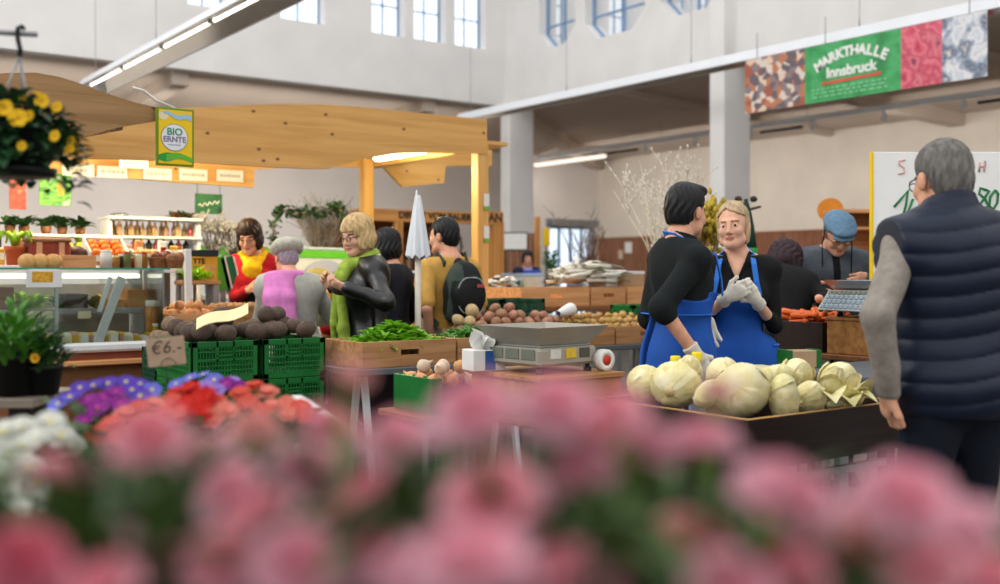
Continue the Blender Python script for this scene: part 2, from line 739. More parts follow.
def window(name, poly, frame, bars_v, bars_h, depth, bw=.028):
    o, U, V, N = [Vector(a) for a in frame]
    P = lambda u, v, w: o + U * u + V * v + N * w
    root = empty(name)
    root['kind'] = 'structure'
    mb = MB()
    n = len(poly)
    for i in range(n):
        mb.bar(P(*poly[i], depth), P(*poly[(i + 1) % n], depth), bw * 1.6, bw * 1.6, up=N)
    us = [p[0] for p in poly]
    vs = [p[1] for p in poly]
    for t in bars_v:
        u = min(us) + t * (max(us) - min(us))
        mb.bar(P(u, min(vs) + .02, depth), P(u, max(vs), depth), bw, bw, up=N)
    for v in bars_h:
        mb.bar(P(min(us), v, depth), P(max(us), v, depth), bw, bw, up=N)
    f = mb.build('window_frame', M_blue, root)
    f['kind'] = 'structure'
    g = MB()
    g.add([P(u, v, depth + .01) for u, v in poly], [tuple(range(n))])
    g = g.build('window_pane', M_pane, root)
    g['kind'] = 'structure'


# left clerestory wall, faces -Y; u = x
FL = ((0, CY, 0), (1, 0, 0), (0, 0, 1), (0, 1, 0))
wins = []
hb = WY(470, 47, CY).z
for a, b in ((188, 226), (236, 269), (281, 325), (372, 405), (414, 446), (455, 486)):
    u0, u1 = WY(a, 0, CY).x, WY(b, 0, CY).x
    wins.append([(u0, hb), (u1, hb), (u1, hb + 2.6), (u0, hb + 2.6)])
holed_wall('wall_left', [(-14, WB), (CX + .3, WB), (CX + .3, 10.5), (-14, 10.5)], wins, FL, 0, .35, M_white)
for i, p in enumerate(wins):
    window('window_%d' % (i + 1), p, FL, (.5,), (hb + .62, hb + 1.3, hb + 2.0), .25)
# right clerestory wall, faces -X; u = y
FR = ((CX, 0, 0), (0, 1, 0), (0, 0, 1), (1, 0, 0))
wins = []
for a, b, c in ((539, 575, 46), (585, 645, 34), (660, 722, 12)):
    u1, u0 = WX(a, 0, CX).y, WX(b, 0, CX).y
    h = WX((a + b) / 2, c, CX).z
    k = .35
    wins.append([(u0, h + k), (u0 + k, h), (u1 - k, h), (u1, h + k), (u1, h + 2.3), (u0, h + 2.3)])
holed_wall('wall_right', [(-4, WB), (CY, WB), (CY, 10.5), (-4, 10.5)], wins, FR, 0, .35, M_white)
for i, p in enumerate(wins):
    h = min(q[1] for q in p)
    window('window_%d' % (i + 7), p, FR, (.5,), (h + .5, h + 1.2), .22, .034)

# columns under the right clerestory wall
for x, y, top in ((CX - .1, CY - .1, WB + .02), (CX - .30, 11.86, 10.5), (CX - .30, 5.8, 10.5)):
    mb = MB()
    mb.lh((x, y - .16, 0), (x + .66, y + .16, top), .02)
    mb.lh((x - .02, y - .18, 0), (x + .68, y + .18, .12), .01)
    struct('column', mb, M_white)

# outer walls
dl, dr = WY(549, 0, OY).x, WY(594, 0, OY).x
dh = WY(570, 227, OY).z
holed_wall('wall_back', [(-14, 0), (OX + .2, 0), (OX + .2, 4.9), (-14, 4.9)],
           [[(dl, .02), (dr, .02), (dr, dh), (dl, dh)]], ((0, OY, 0), (1, 0, 0), (0, 0, 1), (0, 1, 0)), 0, .25, M_grey)
mb = MB()
mb.lh((OX, -6, 0), (OX + .25, OY, 4.9))
struct('wall_outer', mb, M_cream)
# sliding glass door
root = empty('door_1')
root['kind'] = 'structure'
mb = MB()
mb.lh((dl - .12, OY - .05, dh), (dr + .12, OY + .2, dh + .22), .01)
mb.lh((dl - .02, OY - .18, dh + .02), (dl + .25, OY - .02, dh + .2), .01)
o = mb.build('door_header', M_greymetal, root); o['kind'] = 'structure'
w4 = (dr - dl) / 4
for i in range(4):
    mb = MB()
    x0, x1 = dl + i * w4, dl + (i + 1) * w4
    for xx in (x0 + .02, x1 - .02):
        mb.lh((xx - .016, OY + .05, .02), (xx + .016, OY + .1, dh))
    mb.lh((x0, OY + .05, .02), (x1, OY + .1, .12))
    mb.lh((x0, OY + .05, dh - .06), (x1, OY + .1, dh))
    o = mb.build('door_leaf', M_blue, root); o['kind'] = 'structure'
    g = MB()
    g.lh((x0 + .036, OY + .07, .12), (x1 - .036, OY + .08, dh - .06))
    g = g.build('door_pane', M_pane, o); g['kind'] = 'structure'
# wainscot of vertical boards
wh = WX(700, 236, OX).z
M_wains = wood('red_brown_boards', '96654a', '75482f', 2, 4, .55)
mb = MB()
y = -6.0
while y < OY - .1:
    mb.lh((OX - .04, y, 0), (OX + .02, y + .136, wh), .008)
    y += .14
mb.lh((OX - .06, -6, wh), (OX + .02, OY, wh + .05))
struct('trim_2', mb, M_wains)

# aisle ceilings with ribs
mb = MB()
mb.add([(-14, CY + .1, WB + .01), (CX + .1, CY + .1, WB + .01), (OX, OY, 4.62), (-14, OY, 4.62),
        (-14, CY + .1, WB + .2), (CX + .1, CY + .1, WB + .2), (OX, OY, 4.9), (-14, OY, 4.9)],
       [(0, 1, 2, 3), (4, 5, 6, 7), (0, 1, 5, 4), (2, 3, 7, 6)])
mb.add([(CX + .1, -6, WB + .01), (OX, -6, 4.62), (OX, OY, 4.62), (CX + .1, CY + .1, WB + .01),
        (CX + .1, -6, WB + .2), (OX, -6, 4.9), (OX, OY, 4.9), (CX + .1, CY + .1, WB + .2)],
       [(0, 1, 2, 3), (4, 5, 6, 7), (1, 2, 6, 5)])
struct('ceiling', mb, M_soffit)
k = 0
for y in (11.9, 5.7, -.5):
    mb = MB()
    mb.bar((CX + .2, y, WB - .13), (OX, y, 4.52), .3, .32, up=(0, 1, 0))
    struct('trim_%d' % (3 + k), mb, M_soffit)
    k += 1
for y in (15.0, 8.8, 2.6):
    mb = MB()
    mb.bar((CX + .2, y, WB - .05), (OX, y, 4.57), .16, .18, up=(0, 1, 0))
    struct('trim_%d' % (3 + k), mb, M_soffit)
    k += 1
for x in (-4, 1.2, 6.4, 11.6):
    mb = MB()
    mb.bar((x, CY + .2, WB - .1), (x, OY, 4.52), .3, .3, up=(1, 0, 0))
    struct('trim_%d' % (3 + k), mb, M_soffit)
    k += 1
mb = MB()
mb.bar((CX + .3, CY, WB - .1), (OX, OY, 4.5), .35, .3)
struct('trim_%d' % (3 + k), mb, M_soffit)

mb = MB()
mb.lh((-16, -8, -.1), (24, 26, 0))
struct('floor', mb, M_floor)


# ---------------------------------------------------------------- strip lamps
def strip_lamp(x, y0, y1, h, label, w=.36, hgt=.15):
    root = empty('hanging_strip_lamp', (x, (y0 + y1) / 2, h), 0, label, 'lamp', 'strip lamps')
    L = (y1 - y0) / 2
    fr = ((0, 0, 0), (1, 0, 0), (0, 0, 1), (0, 1, 0))
    mb = MB()
    t = .012
    mb.prism([(-w / 2, 0), (-w / 2 + .02, 0), (-.08, hgt - .02), (.08, hgt - .02), (w / 2 - .02, 0), (w / 2, 0), (.10, hgt), (-.10, hgt)], -L, L, fr)
    for s in (-1, 1):
        mb.prism([(-w / 2, 0), (w / 2, 0), (.1, hgt), (-.1, hgt)], s * L - t, s * L, fr)
    mb.build('reflector', M_lampwhite, root, local=True)
    mb = MB()
    mb.prism([(-w / 2 + .025, .002), (-.075, hgt - .028), (.075, hgt - .028), (w / 2 - .025, .002), (.07, hgt - .033), (-.07, hgt - .033)], -L + .02, L - .02, fr)
    mb.build('mirror_lining', M_mirror, root, local=True)
    n = max(2, int(2 * L / 1.55))
    for i in range(n):
        a = -L + (i + .04) * 2 * L / n
        b = -L + (i + .96) * 2 * L / n
        m2 = MB()
        m2.tube([(0, a, hgt * .5), (0, b, hgt * .5)], .019, 8)
        tb = m2.build('tube', M_tube, root, local=True)
        for q in (a, b):
            m3 = MB()
            m3.box((0, q, hgt * .5 + .02), (.05, .03, .07), .004)
            m3.build('tube_holder', M_lampwhite, tb, local=True)
    n = max(2, int(2 * L / 2.6))
    for i in range(n + 1):
        q = -L + .3 + (2 * L - .6) * i / n
        m4 = MB()
        m4.tube([(0, q, hgt - .01), (0, q, hgt + .15), (0, q, 5.2)], [.012, .005, .005], 6)
        m4.build('wire', M_greymetal, root, local=True)


yl = WX(462, 118, 11.72)
strip_lamp(11.72, 2.0, yl.y, yl.z - .08, 'long white strip lamp hanging above the green market banner')
ye = WX(90, 92, 4.55)
strip_lamp(4.55, 5.0, ye.y, ye.z, 'white strip lamp hanging above the wave cut wooden fascia', w=.56, hgt=.20)

# light rail in the right aisle
ya = WX(538, 160, 17.0)
root = empty('hanging_light_rail', (17.0, ya.y, ya.z), 0, 'long pale light rail with small spots under the aisle ceiling', 'lamp')
mb = MB()
mb.lh((-.05, -15, .02), (.05, 0, .12), .01)
mb.build('rail', M_lampwhite, root)
for i in range(9):
    q = -.9 - i * 1.55
    m2 = MB()
    m2.tube([(0, q, .02), (0, q, -.05)], .03, 8)
    m2.lathe([(.03, -.17), (.06, -.16), (.055, -.05), (.02, -.03)], 10, (0, q, 0))
    m2.build('spot', M_lampwhite, root)
    if i % 3 == 1:
        m3 = MB()
        m3.lh((-.04, q - 1.3, -.1), (.04, q - .25, -.05), .008)
        m3.build('ballast_box', M_darkmetal, root)
mb = MB()
mb.lh((-.06, -2.6, -.17), (.06, .1, -.09), .012)
mb.build('tube', emit('rail_tube', 'fff4e4', 1.2), root)
for q in (-.6, -4.5, -8.5, -12.5):
    m4 = MB()
    m4.tube([(0, q, .12), (0, q, .7)], .006, 5)
    m4.build('wire', M_greymetal, root)

# ---------------------------------------------------------------- market banner
bx = 11.45
bl, br = WX(745, 114, bx), WX(987, 76.5, bx)
bt = max(WX(987, 10, bx).z, bl.z + .6)
bh = bt - bl.z
LY = bl.y - br.y
root = empty('hanging_banner', (bx, bl.y, bl.z), 0, 'long printed market hall banner with green centre panel and food pictures', 'banner')
cuts = [0] + [(bl.y - WX(q, 60, bx).y) / LY for q in (805, 901, 942)] + [1.0]
pics = [patches('fish_and_fruit_print', ['6a5f66', 'bd7a58', 'e3c6b0', 'a85a44', 'dfd0c4', '8a7d80'], 11, .45, vor=True),
        patches('green_print', ['2a8a4a', '35a058', '4cae6a', '2f9450'], 4, .45),
        patches('pink_berry_print', ['b5304e', 'd8536e', 'e87a88', 'c2405c', 'e07a86', '8a2a50'], 4, .45, detail=2),
        patches('ice_and_fish_print', ['dfe3ea', 'c9ced9', 'e8e8ea', 'aab4c4', '5d6d84', 'd8cfcb'], 4.5, .45, detail=3)]
for i, nm in enumerate(('food_panel', 'name_panel', 'berry_panel', 'fish_panel')):
    mb = MB()
    mb.lh((0, -cuts[i + 1] * LY, 0), (.012, -cuts[i] * LY, bh))
    mb.build(nm, pics[i], root)
M_ltr = mat('white_letter', 'f0f2ee', .5, .01, 3)
M_ltr_red = mat('red_swash', 'd9604a', .5, .05, 3)
cy = -(cuts[1] + cuts[2]) / 2 * LY
gw = (cuts[2] - cuts[1]) * LY
P0 = Vector((bx - .006, bl.y + cy, bl.z))
U, V = (0, -1, 0), (0, 0, 1)
arc_lettering('MARKTHALLE', bh * .235, M_ltr, root, P0 + Vector((0, 0, bh * .79)), U, V, gw * .70, 1.12, .006, .008)
lettering('Innsbruck', bh * .25, M_ltr, root, P0 + Vector((0, .0, bh * .475)), U, V, .006, .006)
mb = MB()
mb.xf = Matrix.Translation(P0)
mb.prism([(-gw * .31, bh * .285), (gw * .31, bh * .30), (gw * .31, bh * .35), (-gw * .31, bh * .335)], -.003, .003, ((0, 0, 0), (0, -1, 0), (0, 0, 1), (-1, 0, 0)))
mb.build('red_swash', M_ltr_red, root, local=False)
mb = MB()
mb.xf = Matrix.Translation(P0)
rg = random.Random(4)
for r in range(3):
    u = -gw * .42
    while u < gw * .36:
        w = rg.uniform(.03, .1)
        mb.lh((-.002, -u - w, bh * (.21 - r * .065)), (.002, -u, bh * (.235 - r * .065)))
        u += w + .03
mb.build('small_print', mat('pale_small_print', '8fd3a0', .5, .02, 3), root, local=False)
for q in (.06, .38, .94):
    mb = MB()
    mb.tube([(.006, -q * LY, bh), (.006, -q * LY, bh + .35)], .006, 5)
    mb.build('hanger', M_greymetal, root)
# ================================================================ people
class Vox:
    """signed distance field on a grid, meshed as one smooth surface"""

    def __init__(s, lo, hi, h):
        s.h = h
        s.lo = np.array(lo, np.float32)
        n = np.ceil((np.array(hi) - s.lo) / h).astype(int) + 1
        s.n = n
        s.ax = [s.lo[i] + h * np.arange(n[i], dtype=np.float32) for i in range(3)]
        s.d = np.full(tuple(n), 9.0, np.float32)

    def sub(s, lo, hi):
        a = [max(0, int(math.floor((lo[i] - s.lo[i]) / s.h))) for i in range(3)]
        b = [min(int(s.n[i]), int(math.ceil((hi[i] - s.lo[i]) / s.h)) + 1) for i in range(3)]
        if any(b[i] - a[i] < 1 for i in range(3)): return None
        sl = tuple(slice(a[i], b[i]) for i in range(3))
        X = s.ax[0][sl[0]][:, None, None]
        Y = s.ax[1][sl[1]][None, :, None]
        Z = s.ax[2][sl[2]][None, None, :]
        return sl, X, Y, Z

    def put(s, sl, e, k, op='u'):
        d = s.d[sl]
        if op == 'u':
            if k > 0:
                t = np.clip(.5 + .5 * (d - e) / k, 0, 1)
                s.d[sl] = d + (e - d) * t - k * t * (1 - t)
            else:
                s.d[sl] = np.minimum(d, e)
        elif op == 's':
            e = -e
            if k > 0:
                t = np.clip(.5 - .5 * (d - e) / k, 0, 1)
                s.d[sl] = d + (e - d) * t + k * t * (1 - t)
            else:
                s.d[sl] = np.maximum(d, e)

    def cone(s, a, b, ra, rb, k=.02, op='u', flat=None):
        a, b = np.array(a, np.float32), np.array(b, np.float32)
        m = max(ra, rb) + k + 2 * s.h
        q = s.sub(np.minimum(a, b) - m, np.maximum(a, b) + m)
        if q is None: return
        sl, X, Y, Z = q
        ab = b - a
        L2 = float(ab @ ab) + 1e-9
        t = np.clip(((X - a[0]) * ab[0] + (Y - a[1]) * ab[1] + (Z - a[2]) * ab[2]) / L2, 0, 1)
        e = np.sqrt((X - a[0] - t * ab[0]) ** 2 + (Y - a[1] - t * ab[1]) ** 2 + (Z - a[2] - t * ab[2]) ** 2) - (ra + (rb - ra) * t)
        s.put(sl, e, k, op)

    def ell(s, c, r, R=None, k=.02, op='u', inf=0.0):
        c = np.array(c, np.float32)
        r = np.array(r, np.float32) + inf
        m = float(r.max()) + k + 2 * s.h
        q = s.sub(c - m, c + m)
        if q is None: return
        sl, X, Y, Z = q
        X, Y, Z = X - c[0], Y - c[1], Z - c[2]
        if R is not None:
            R = np.array(R, np.float32)
            X, Y, Z = (R[0, 0] * X + R[1, 0] * Y + R[2, 0] * Z, R[0, 1] * X + R[1, 1] * Y + R[2, 1] * Z, R[0, 2] * X + R[1, 2] * Y + R[2, 2] * Z)
        k0 = np.sqrt((X / r[0]) ** 2 + (Y / r[1]) ** 2 + (Z / r[2]) ** 2)
        k1 = np.sqrt((X / r[0] ** 2) ** 2 + (Y / r[1] ** 2) ** 2 + (Z / r[2] ** 2) ** 2) + 1e-6
        e = k0 * (k0 - 1) / k1
        s.put(sl, e, k, op)

    def grid(s):
        return s.ax[0][:, None, None], s.ax[1][None, :, None], s.ax[2][None, None, :]

    def cut(s, f, k=0.0):
        X, Y, Z = s.grid()
        e = f(X, Y, Z)
        if k:
            t = np.clip(.5 - .5 * (s.d - e) / k, 0, 1)
            s.d = s.d + (e - s.d) * t + k * t * (1 - t)
        else:
            s.d = np.maximum(s.d, e)

    def plane(s, p, n, k=0.0):
        """keeps what lies behind the plane through p with outward normal n"""
        n = np.array(n, float)
        n = n / np.linalg.norm(n)
        s.cut(lambda X, Y, Z: ((X - p[0]) * n[0] + (Y - p[1]) * n[1] + (Z - p[2]) * n[2]).astype(np.float32), k)

    def folds(s, amp, fr, seed=0, dirn=(1, 1, 1)):
        rg = np.random.RandomState(seed)
        X, Y, Z = s.grid()
        w = 0
        for i in range(4):
            a = rg.uniform(-1, 1, 3) * np.array(dirn)
            a = a / (np.linalg.norm(a) + 1e-6) * fr * rg.uniform(.6, 1.6)
            w = w + np.sin(X * a[0] + Y * a[1] + Z * a[2] + rg.uniform(0, 6) + 1.3 * np.sin(X * a[1] * .6 - Z * a[0] * .5 + Y * a[2] * .4))
        s.d = s.d + (amp * .35) * w.astype(np.float32)

    def surf(s):
        d, h, n = s.d, s.h, s.n
        sg = d < 0
        c = np.zeros((n[0] - 1, n[1] - 1, n[2] - 1), np.int8)
        for i in (0, 1):
            for j in (0, 1):
                for k in (0, 1):
                    c += sg[i:n[0] - 1 + i, j:n[1] - 1 + j, k:n[2] - 1 + k]
        act = (c > 0) & (c < 8)
        I = np.argwhere(act)
        if len(I) == 0: return np.zeros((0, 3)), np.zeros((0, 4), int)
        idx = np.full(act.shape, -1, np.int32)
        idx[act] = np.arange(len(I))
        acc = np.zeros((len(I), 3), np.float32)
        cnt = np.zeros(len(I), np.float32)
        cor = [(i, j, k) for i in (0, 1) for j in (0, 1) for k in (0, 1)]
        val = {q: d[I[:, 0] + q[0], I[:, 1] + q[1], I[:, 2] + q[2]] for q in cor}
        for q in cor:
            for a in range(3):
                if q[a]: continue
                r = list(q)
                r[a] = 1
                va, vb = val[q], val[tuple(r)]
                x = (va < 0) != (vb < 0)
                t = np.where(x, va / np.where(x, va - vb, 1), 0)
                for m in range(3):
                    acc[:, m] += np.where(x, q[m] + (t if m == a else 0), 0)
                cnt += x
        V = (I + acc / cnt[:, None]) * h + s.lo
        Fs = []
        for a in range(3):
            b, e = (a + 1) % 3, (a + 2) % 3
            s0 = [slice(None)] * 3
            s1 = [slice(None)] * 3
            s0[a], s1[a] = slice(0, -1), slice(1, None)
            ch = sg[tuple(s0)] != sg[tuple(s1)]
            J = np.argwhere(ch)
            ok = (J[:, b] > 0) & (J[:, e] > 0) & (J[:, b] < n[b] - 1) & (J[:, e] < n[e] - 1)
            J = J[ok]
            if not len(J): continue
            inside = sg[J[:, 0], J[:, 1], J[:, 2]]
            q = []
            for (u, w) in ((0, 0), (1, 0), (1, 1), (0, 1)):
                K = J.copy()
                K[:, b] -= 1 - u
                K[:, e] -= 1 - w
                q.append(idx[K[:, 0], K[:, 1], K[:, 2]])
            Q = np.stack(q, 1)
            Q[~inside] = Q[~inside][:, ::-1]
            Fs.append(Q)
        return V, np.concatenate(Fs)

    def mesh(s, name, mats, region=None, crop=True):
        V, Fq = s.surf()
        me = bpy.data.meshes.new(name)
        me.vertices.add(len(V))
        me.vertices.foreach_set('co', V.astype(np.float32).ravel())
        me.loops.add(len(Fq) * 4)
        me.loops.foreach_set('vertex_index', Fq.astype(np.int32).ravel())
        me.polygons.add(len(Fq))
        me.polygons.foreach_set('loop_start', np.arange(0, len(Fq) * 4, 4, dtype=np.int32))
        me.polygons.foreach_set('loop_total', np.full(len(Fq), 4, np.int32))
        for m in (mats if isinstance(mats, (list, tuple)) else [mats]):
            me.materials.append(m)
        if region is not None and len(Fq):
            C = V[Fq].mean(1)
            me.polygons.foreach_set('material_index', region(C).astype(np.int32))
        me.polygons.foreach_set('use_smooth', np.ones(len(Fq), bool))
        me.update()
        me.validate()
        return me


def rot3(pitch=0, yaw=0, roll=0):
    """pitch > 0 leans forward (+y), yaw > 0 turns to the person's left, roll > 0 tips to the right"""
    return np.array(Matrix.Rotation(yaw, 3, 'Z') @ Matrix.Rotation(-pitch, 3, 'X') @ Matrix.Rotation(roll, 3, 'Y'))


M_skin = mat('skin', 'd9a184', .5, .06, 30, sub=.05, bump=.03, bscale=150)
M_skin2 = mat('pale_skin', 'e0ad92', .5, .06, 30, sub=.05, bump=.03, bscale=150)
M_lip = mat('lips', 'b96f62', .4, .05, 30)
M_brow = mat('brow_hair', '5b4231', .8, .1, 60)
M_eyew = mat('eye_white', 'e6e0da', .25, .02, 20)
M_iris = mat('iris', '2e2a26', .2, .05, 40)


class Fig:
    """one person: a skeleton in the person's own frame (x right, y forward, z up), posed in metres"""

    def __init__(s, name, label, loc, facing, H=1.75, lean=0, twist=0, head=(0, 0, 0), bulk=1.0, h=.007, skin=None, female=False, side=0,
                 group=None, brow=None):
        s.k = k = H / 1.75
        s.H, s.h, s.bulk, s.female = H, h, bulk, female
        s.skin = skin or M_skin
        s.brow = brow or M_brow
        th = math.radians(facing)
        f = FW * (-math.cos(th)) + RT * math.sin(th)
        s.yaw = math.atan2(-f.x, f.y)
        s.loc = (loc[0], loc[1], loc[2] if len(loc) > 2 else 0.0)
        s.name, s.label, s.group = name, label, group
        s.T = rot3(math.radians(lean), math.radians(twist), math.radians(side))
        s.hip = np.array([0, 0, .95 * k])
        s.HR = s.T @ rot3(*[math.radians(a) for a in head])
        s.nb = s.t((0, -.012, 1.465))
        s.hc = s.nb + s.HR @ (np.array([0, .028, .170]) * k)
        s.limbs = []
        s.legs = []
        s.hands = []
        s.root = None

    def t(s, p):
        """torso point (given for a 1.75 m figure) after the lean"""
        return s.hip + s.T @ (np.array(p, float) * s.k - s.hip)

    def hd(s, p):
        return s.hc + s.HR @ (np.array(p, float) * s.k)

    def arm(s, sd, wrist, pole=None, handdir=None, palm=None, curl=.5, thumb=1, pinch=0):
        """sd -1 left, +1 right; wrist in metres in the person's frame"""
        k = s.k
        sh = s.t((sd * (.178 if not s.female else .160) * (.6 + .4 * s.bulk), -.01, 1.405))
        L1, L2 = .29 * k, .255 * k
        w = np.array(wrist, float)
        v = w - sh
        D = np.linalg.norm(v)
        if D > (L1 + L2) * .995:
            v = v / D * (L1 + L2) * .995
            D = (L1 + L2) * .995
            w = sh + v
        u = v / D
        a = (L1 * L1 - L2 * L2 + D * D) / (2 * D)
        hh = math.sqrt(max(0, L1 * L1 - a * a))
        p = np.array(pole if pole is not None else (sd * .4, -.6, -.7), float)
        p = p - u * (p @ u)
        p = p / (np.linalg.norm(p) + 1e-9)
        el = sh + u * a + p * hh
        fd = (w - el) / np.linalg.norm(w - el)
        s.limbs.append((sd, sh, el, w))
        hdv = np.array(handdir, float) if handdir is not None else fd
        hdv = hdv / np.linalg.norm(hdv)
        pm = np.array(palm if palm is not None else (-sd, 0, -.2), float)
        pm = pm - hdv * (pm @ hdv)
        pm = pm / np.linalg.norm(pm)
        s.hands.append((sd, w, hdv, pm, curl, thumb, pinch))

    def leg(s, sd, foot, knee_fwd=.03, toe=None):
        k = s.k
        hp = np.array([sd * .088, 0, .90]) * k
        an = np.array([foot[0], foot[1], .085 * k + (foot[2] if len(foot) > 2 else 0)])
        L1, L2 = .42 * k, .41 * k
        v = an - hp
        D = np.linalg.norm(v)
        D2 = min(D, (L1 + L2) * .999)
        u = v / D
        a = (L1 * L1 - L2 * L2 + D2 * D2) / (2 * D2)
        hh = math.sqrt(max(0, L1 * L1 - a * a))
        p = np.array([sd * .05, 1, 0.0])
        p = p - u * (p @ u)
        p /= np.linalg.norm(p)
        kn = hp + u * a + p * hh
        s.legs.append((sd, hp, kn, an, np.array(toe if toe is not None else (sd * .18, 1, 0), float)))

    # ---- pieces shared by body and clothes
    def torso(s, v, inf=0.0, kk=.05, low=True):
        k, b = s.k, s.bulk
        f = s.female
        T = s.T
        E = lambda c, r, i=inf: v.ell(s.t(c), [r[0] * k * b, r[1] * k * b, r[2] * k], T, kk, inf=i)
        E((0, .0, 1.30), (.150 if f else .165, .108, .185))
        E((0, .005, 1.12), (.122 if f else .148, .098, .15))
        if f:
            for q in (-1, 1): E((q * .07, .085, 1.275), (.062, .05, .062))
        else:
            E((0, .05, 1.31), (.14, .07, .1))
        E((0, -.03, 1.37), (.15, .075, .10))
        if low:
            E((0, -.005, .96), (.168 if f else .16, .118, .125))
        for q in (-1, 1):
            sh = s.t((q * (.178 if not f else .160) * (.6 + .4 * b), -.01, 1.405))
            v.cone(s.t((q * .05, -.015, 1.455)), sh, .048 * k + inf, .052 * k * (.5 + .5 * b) + inf, kk)

    def armshape(s, v, inf=0.0, upto=1.0, kk=.022, only=None, frm=0.0):
        k = s.k
        b = .75 + .25 * s.bulk
        fr = .88 if s.female else 1.0
        for sd, sh, el, w in s.limbs:
            if only is not None and sd != only: continue
            v.cone(sh, el, .047 * k * b * fr + inf, .037 * k * b * fr + inf, kk)
            q = el + (w - el) * upto
            r1 = (.038 + (.026 - .038) * upto) * k * b * fr
            v.cone(el, q, .038 * k * b * fr + inf, r1 + inf, kk)

    def legshape(s, v, inf=0.0, upto=1.0, kk=.03):
        k = s.k
        b = .7 + .3 * s.bulk
        for sd, hp, kn, an, toe in s.legs:
            v.cone(hp, kn, .085 * k * b + inf, .055 * k * b + inf, kk)
            q = kn + (an - kn) * upto
            v.cone(kn, q, .055 * k * b + inf, (.055 + (.036 - .055) * upto) * k * b + inf, kk)

    def feet(s, v, inf=0.0):
        k = s.k
        for sd, hp, kn, an, toe in s.legs:
            t = toe / np.linalg.norm(toe)
            a = an + np.array([0, 0, -.045 * k])
            v.cone(a - t * .035 * k, a + t * .10 * k, .036 * k + inf, .034 * k + inf, .02)
            v.cone(a + t * .09 * k, a + t * .17 * k - np.array([0, 0, .012 * k]), .035 * k + inf, .024 * k + inf, .02)
            v.cone(an, a, .036 * k + inf, .036 * k + inf, .02)

    def hand(s, v, hnd, inf=0.0, k=None):
        sd, w, d, pm, curl, th, pinch = hnd
        k = s.k * (.94 if s.female else 1.0)
        sidev = np.cross(d, pm) * (1 if th > 0 else -1)      # towards the thumb
        R = np.stack([sidev, d, pm], 1)
        c = w + d * .05 * k
        v.ell(c, [.040 * k, .052 * k, .016 * k], R, .012, inf=inf)
        v.cone(w - d * .03 * k, w + d * .02 * k, .024 * k + inf, .024 * k + inf, .02)
        lens = (.072, .080, .074, .058)
        for i in range(4):
            off = (.030 - .0195 * i) * k
            p = w + d * (.088 - .004 * abs(i - 1.2)) * k + sidev * off
            a = curl * (.75 + .12 * i)
            L = lens[i] * k
            cur = p - d * .02 * k
            ang = 0.0
            for j, fr in enumerate((.48, .29, .23)):
                ang += a * (.8, 1.0, .7)[j]
                q = (p if j == 0 else cur) + (d * math.cos(ang) + pm * math.sin(ang)) * L * fr + sidev * (.010 - .0066 * i) * k * fr * (1 - min(1, curl))
                v.cone(cur, q, (.0098 - .0008 * j) * k + inf, (.0090 - .0009 * j) * k + inf, .004)
                cur = q
        p = w + d * .022 * k + sidev * .026 * k + pm * .006 * k
        q = p + (sidev * (.75 - .5 * pinch) + d * .62 + pm * (.25 + .5 * pinch)) * .046 * k
        r = q + (sidev * (.25 - .5 * pinch) + d * .85 + pm * (.3 + .4 * pinch)) * .040 * k
        v.cone(p, q, .015 * k + inf, .0115 * k + inf, .01)
        v.cone(q, r, .0112 * k + inf, .0092 * k + inf, .005)

    def headshape(s, v, inf=0.0):
        k = s.k
        R = s.HR
        f = s.female
        E = lambda c, r, kk, op='u': v.ell(s.hd(c), np.array(r) * k, R, kk * k, op, inf=inf if op == 'u' else 0)
        C = lambda a, b, ra, rb, kk: v.cone(s.hd(a), s.hd(b), ra * k + inf, rb * k + inf, kk * k)
        E((0, -.014, .034), (.074, .094, .084), .02)
        E((0, .030, -.035), (.058 if f else .061, .062, .080), .03)
        E((0, .074, -.094), (.024, .022, .020), .025)
        C((-.045, .03, -.072), (-.012, .072, -.094), .024, .02, .02)
        C((.045, .03, -.072), (.012, .072, -.094), .024, .02, .02)
        E((0, .076, .024), (.046, .018, .012), .015)
        for q in (-1, 1):
            E((q * .037, .066, -.028), (.024, .022, .024), .02)
            E((q * .031, .100, .002), (.017, .014, .011), .010, 's')
            E((q * .030, .079, .002), (.0135, .0135, .0125), .003)
            E((q * .077, -.006, -.010), (.010, .020, .032), .008)
        C((0, .090, .008), (0, .110, -.030), .008, .0105, .012)
        E((-.011, .096, -.036), (.008, .010, .007), .008)
        E((.011, .096, -.036), (.008, .010, .007), .008)
        E((0, .088, -.058), (.023, .012, .006), .007)
        E((0, .087, -.070), (.019, .012, .007), .007)
        C((0, -.015, -.06), (0, -.05, -.16), .050 if f else .056, .056 if f else .062, .03)

    def bounds(s, extra=.12):
        P = [s.hc + np.array([0, 0, .14]), s.hc - .15, s.hc + .15]
        for l in s.limbs: P += [l[2], l[3]]
        for hn in s.hands: P += [hn[1] + hn[2] * .2, hn[1] - .05, hn[1] + .05]
        for l in s.legs: P += [l[2], l[3], l[3] + l[4] * .2]
        for q in (-1, 1): P += [s.t((q * .26, -.14, 1.4)), s.t((q * .26, .16, .9)), s.t((q * .2, .16, 1.3))]
        P = np.array(P)
        lo, hi = P.min(0) - extra, P.max(0) + extra
        lo[2] = -.02
        return lo, hi

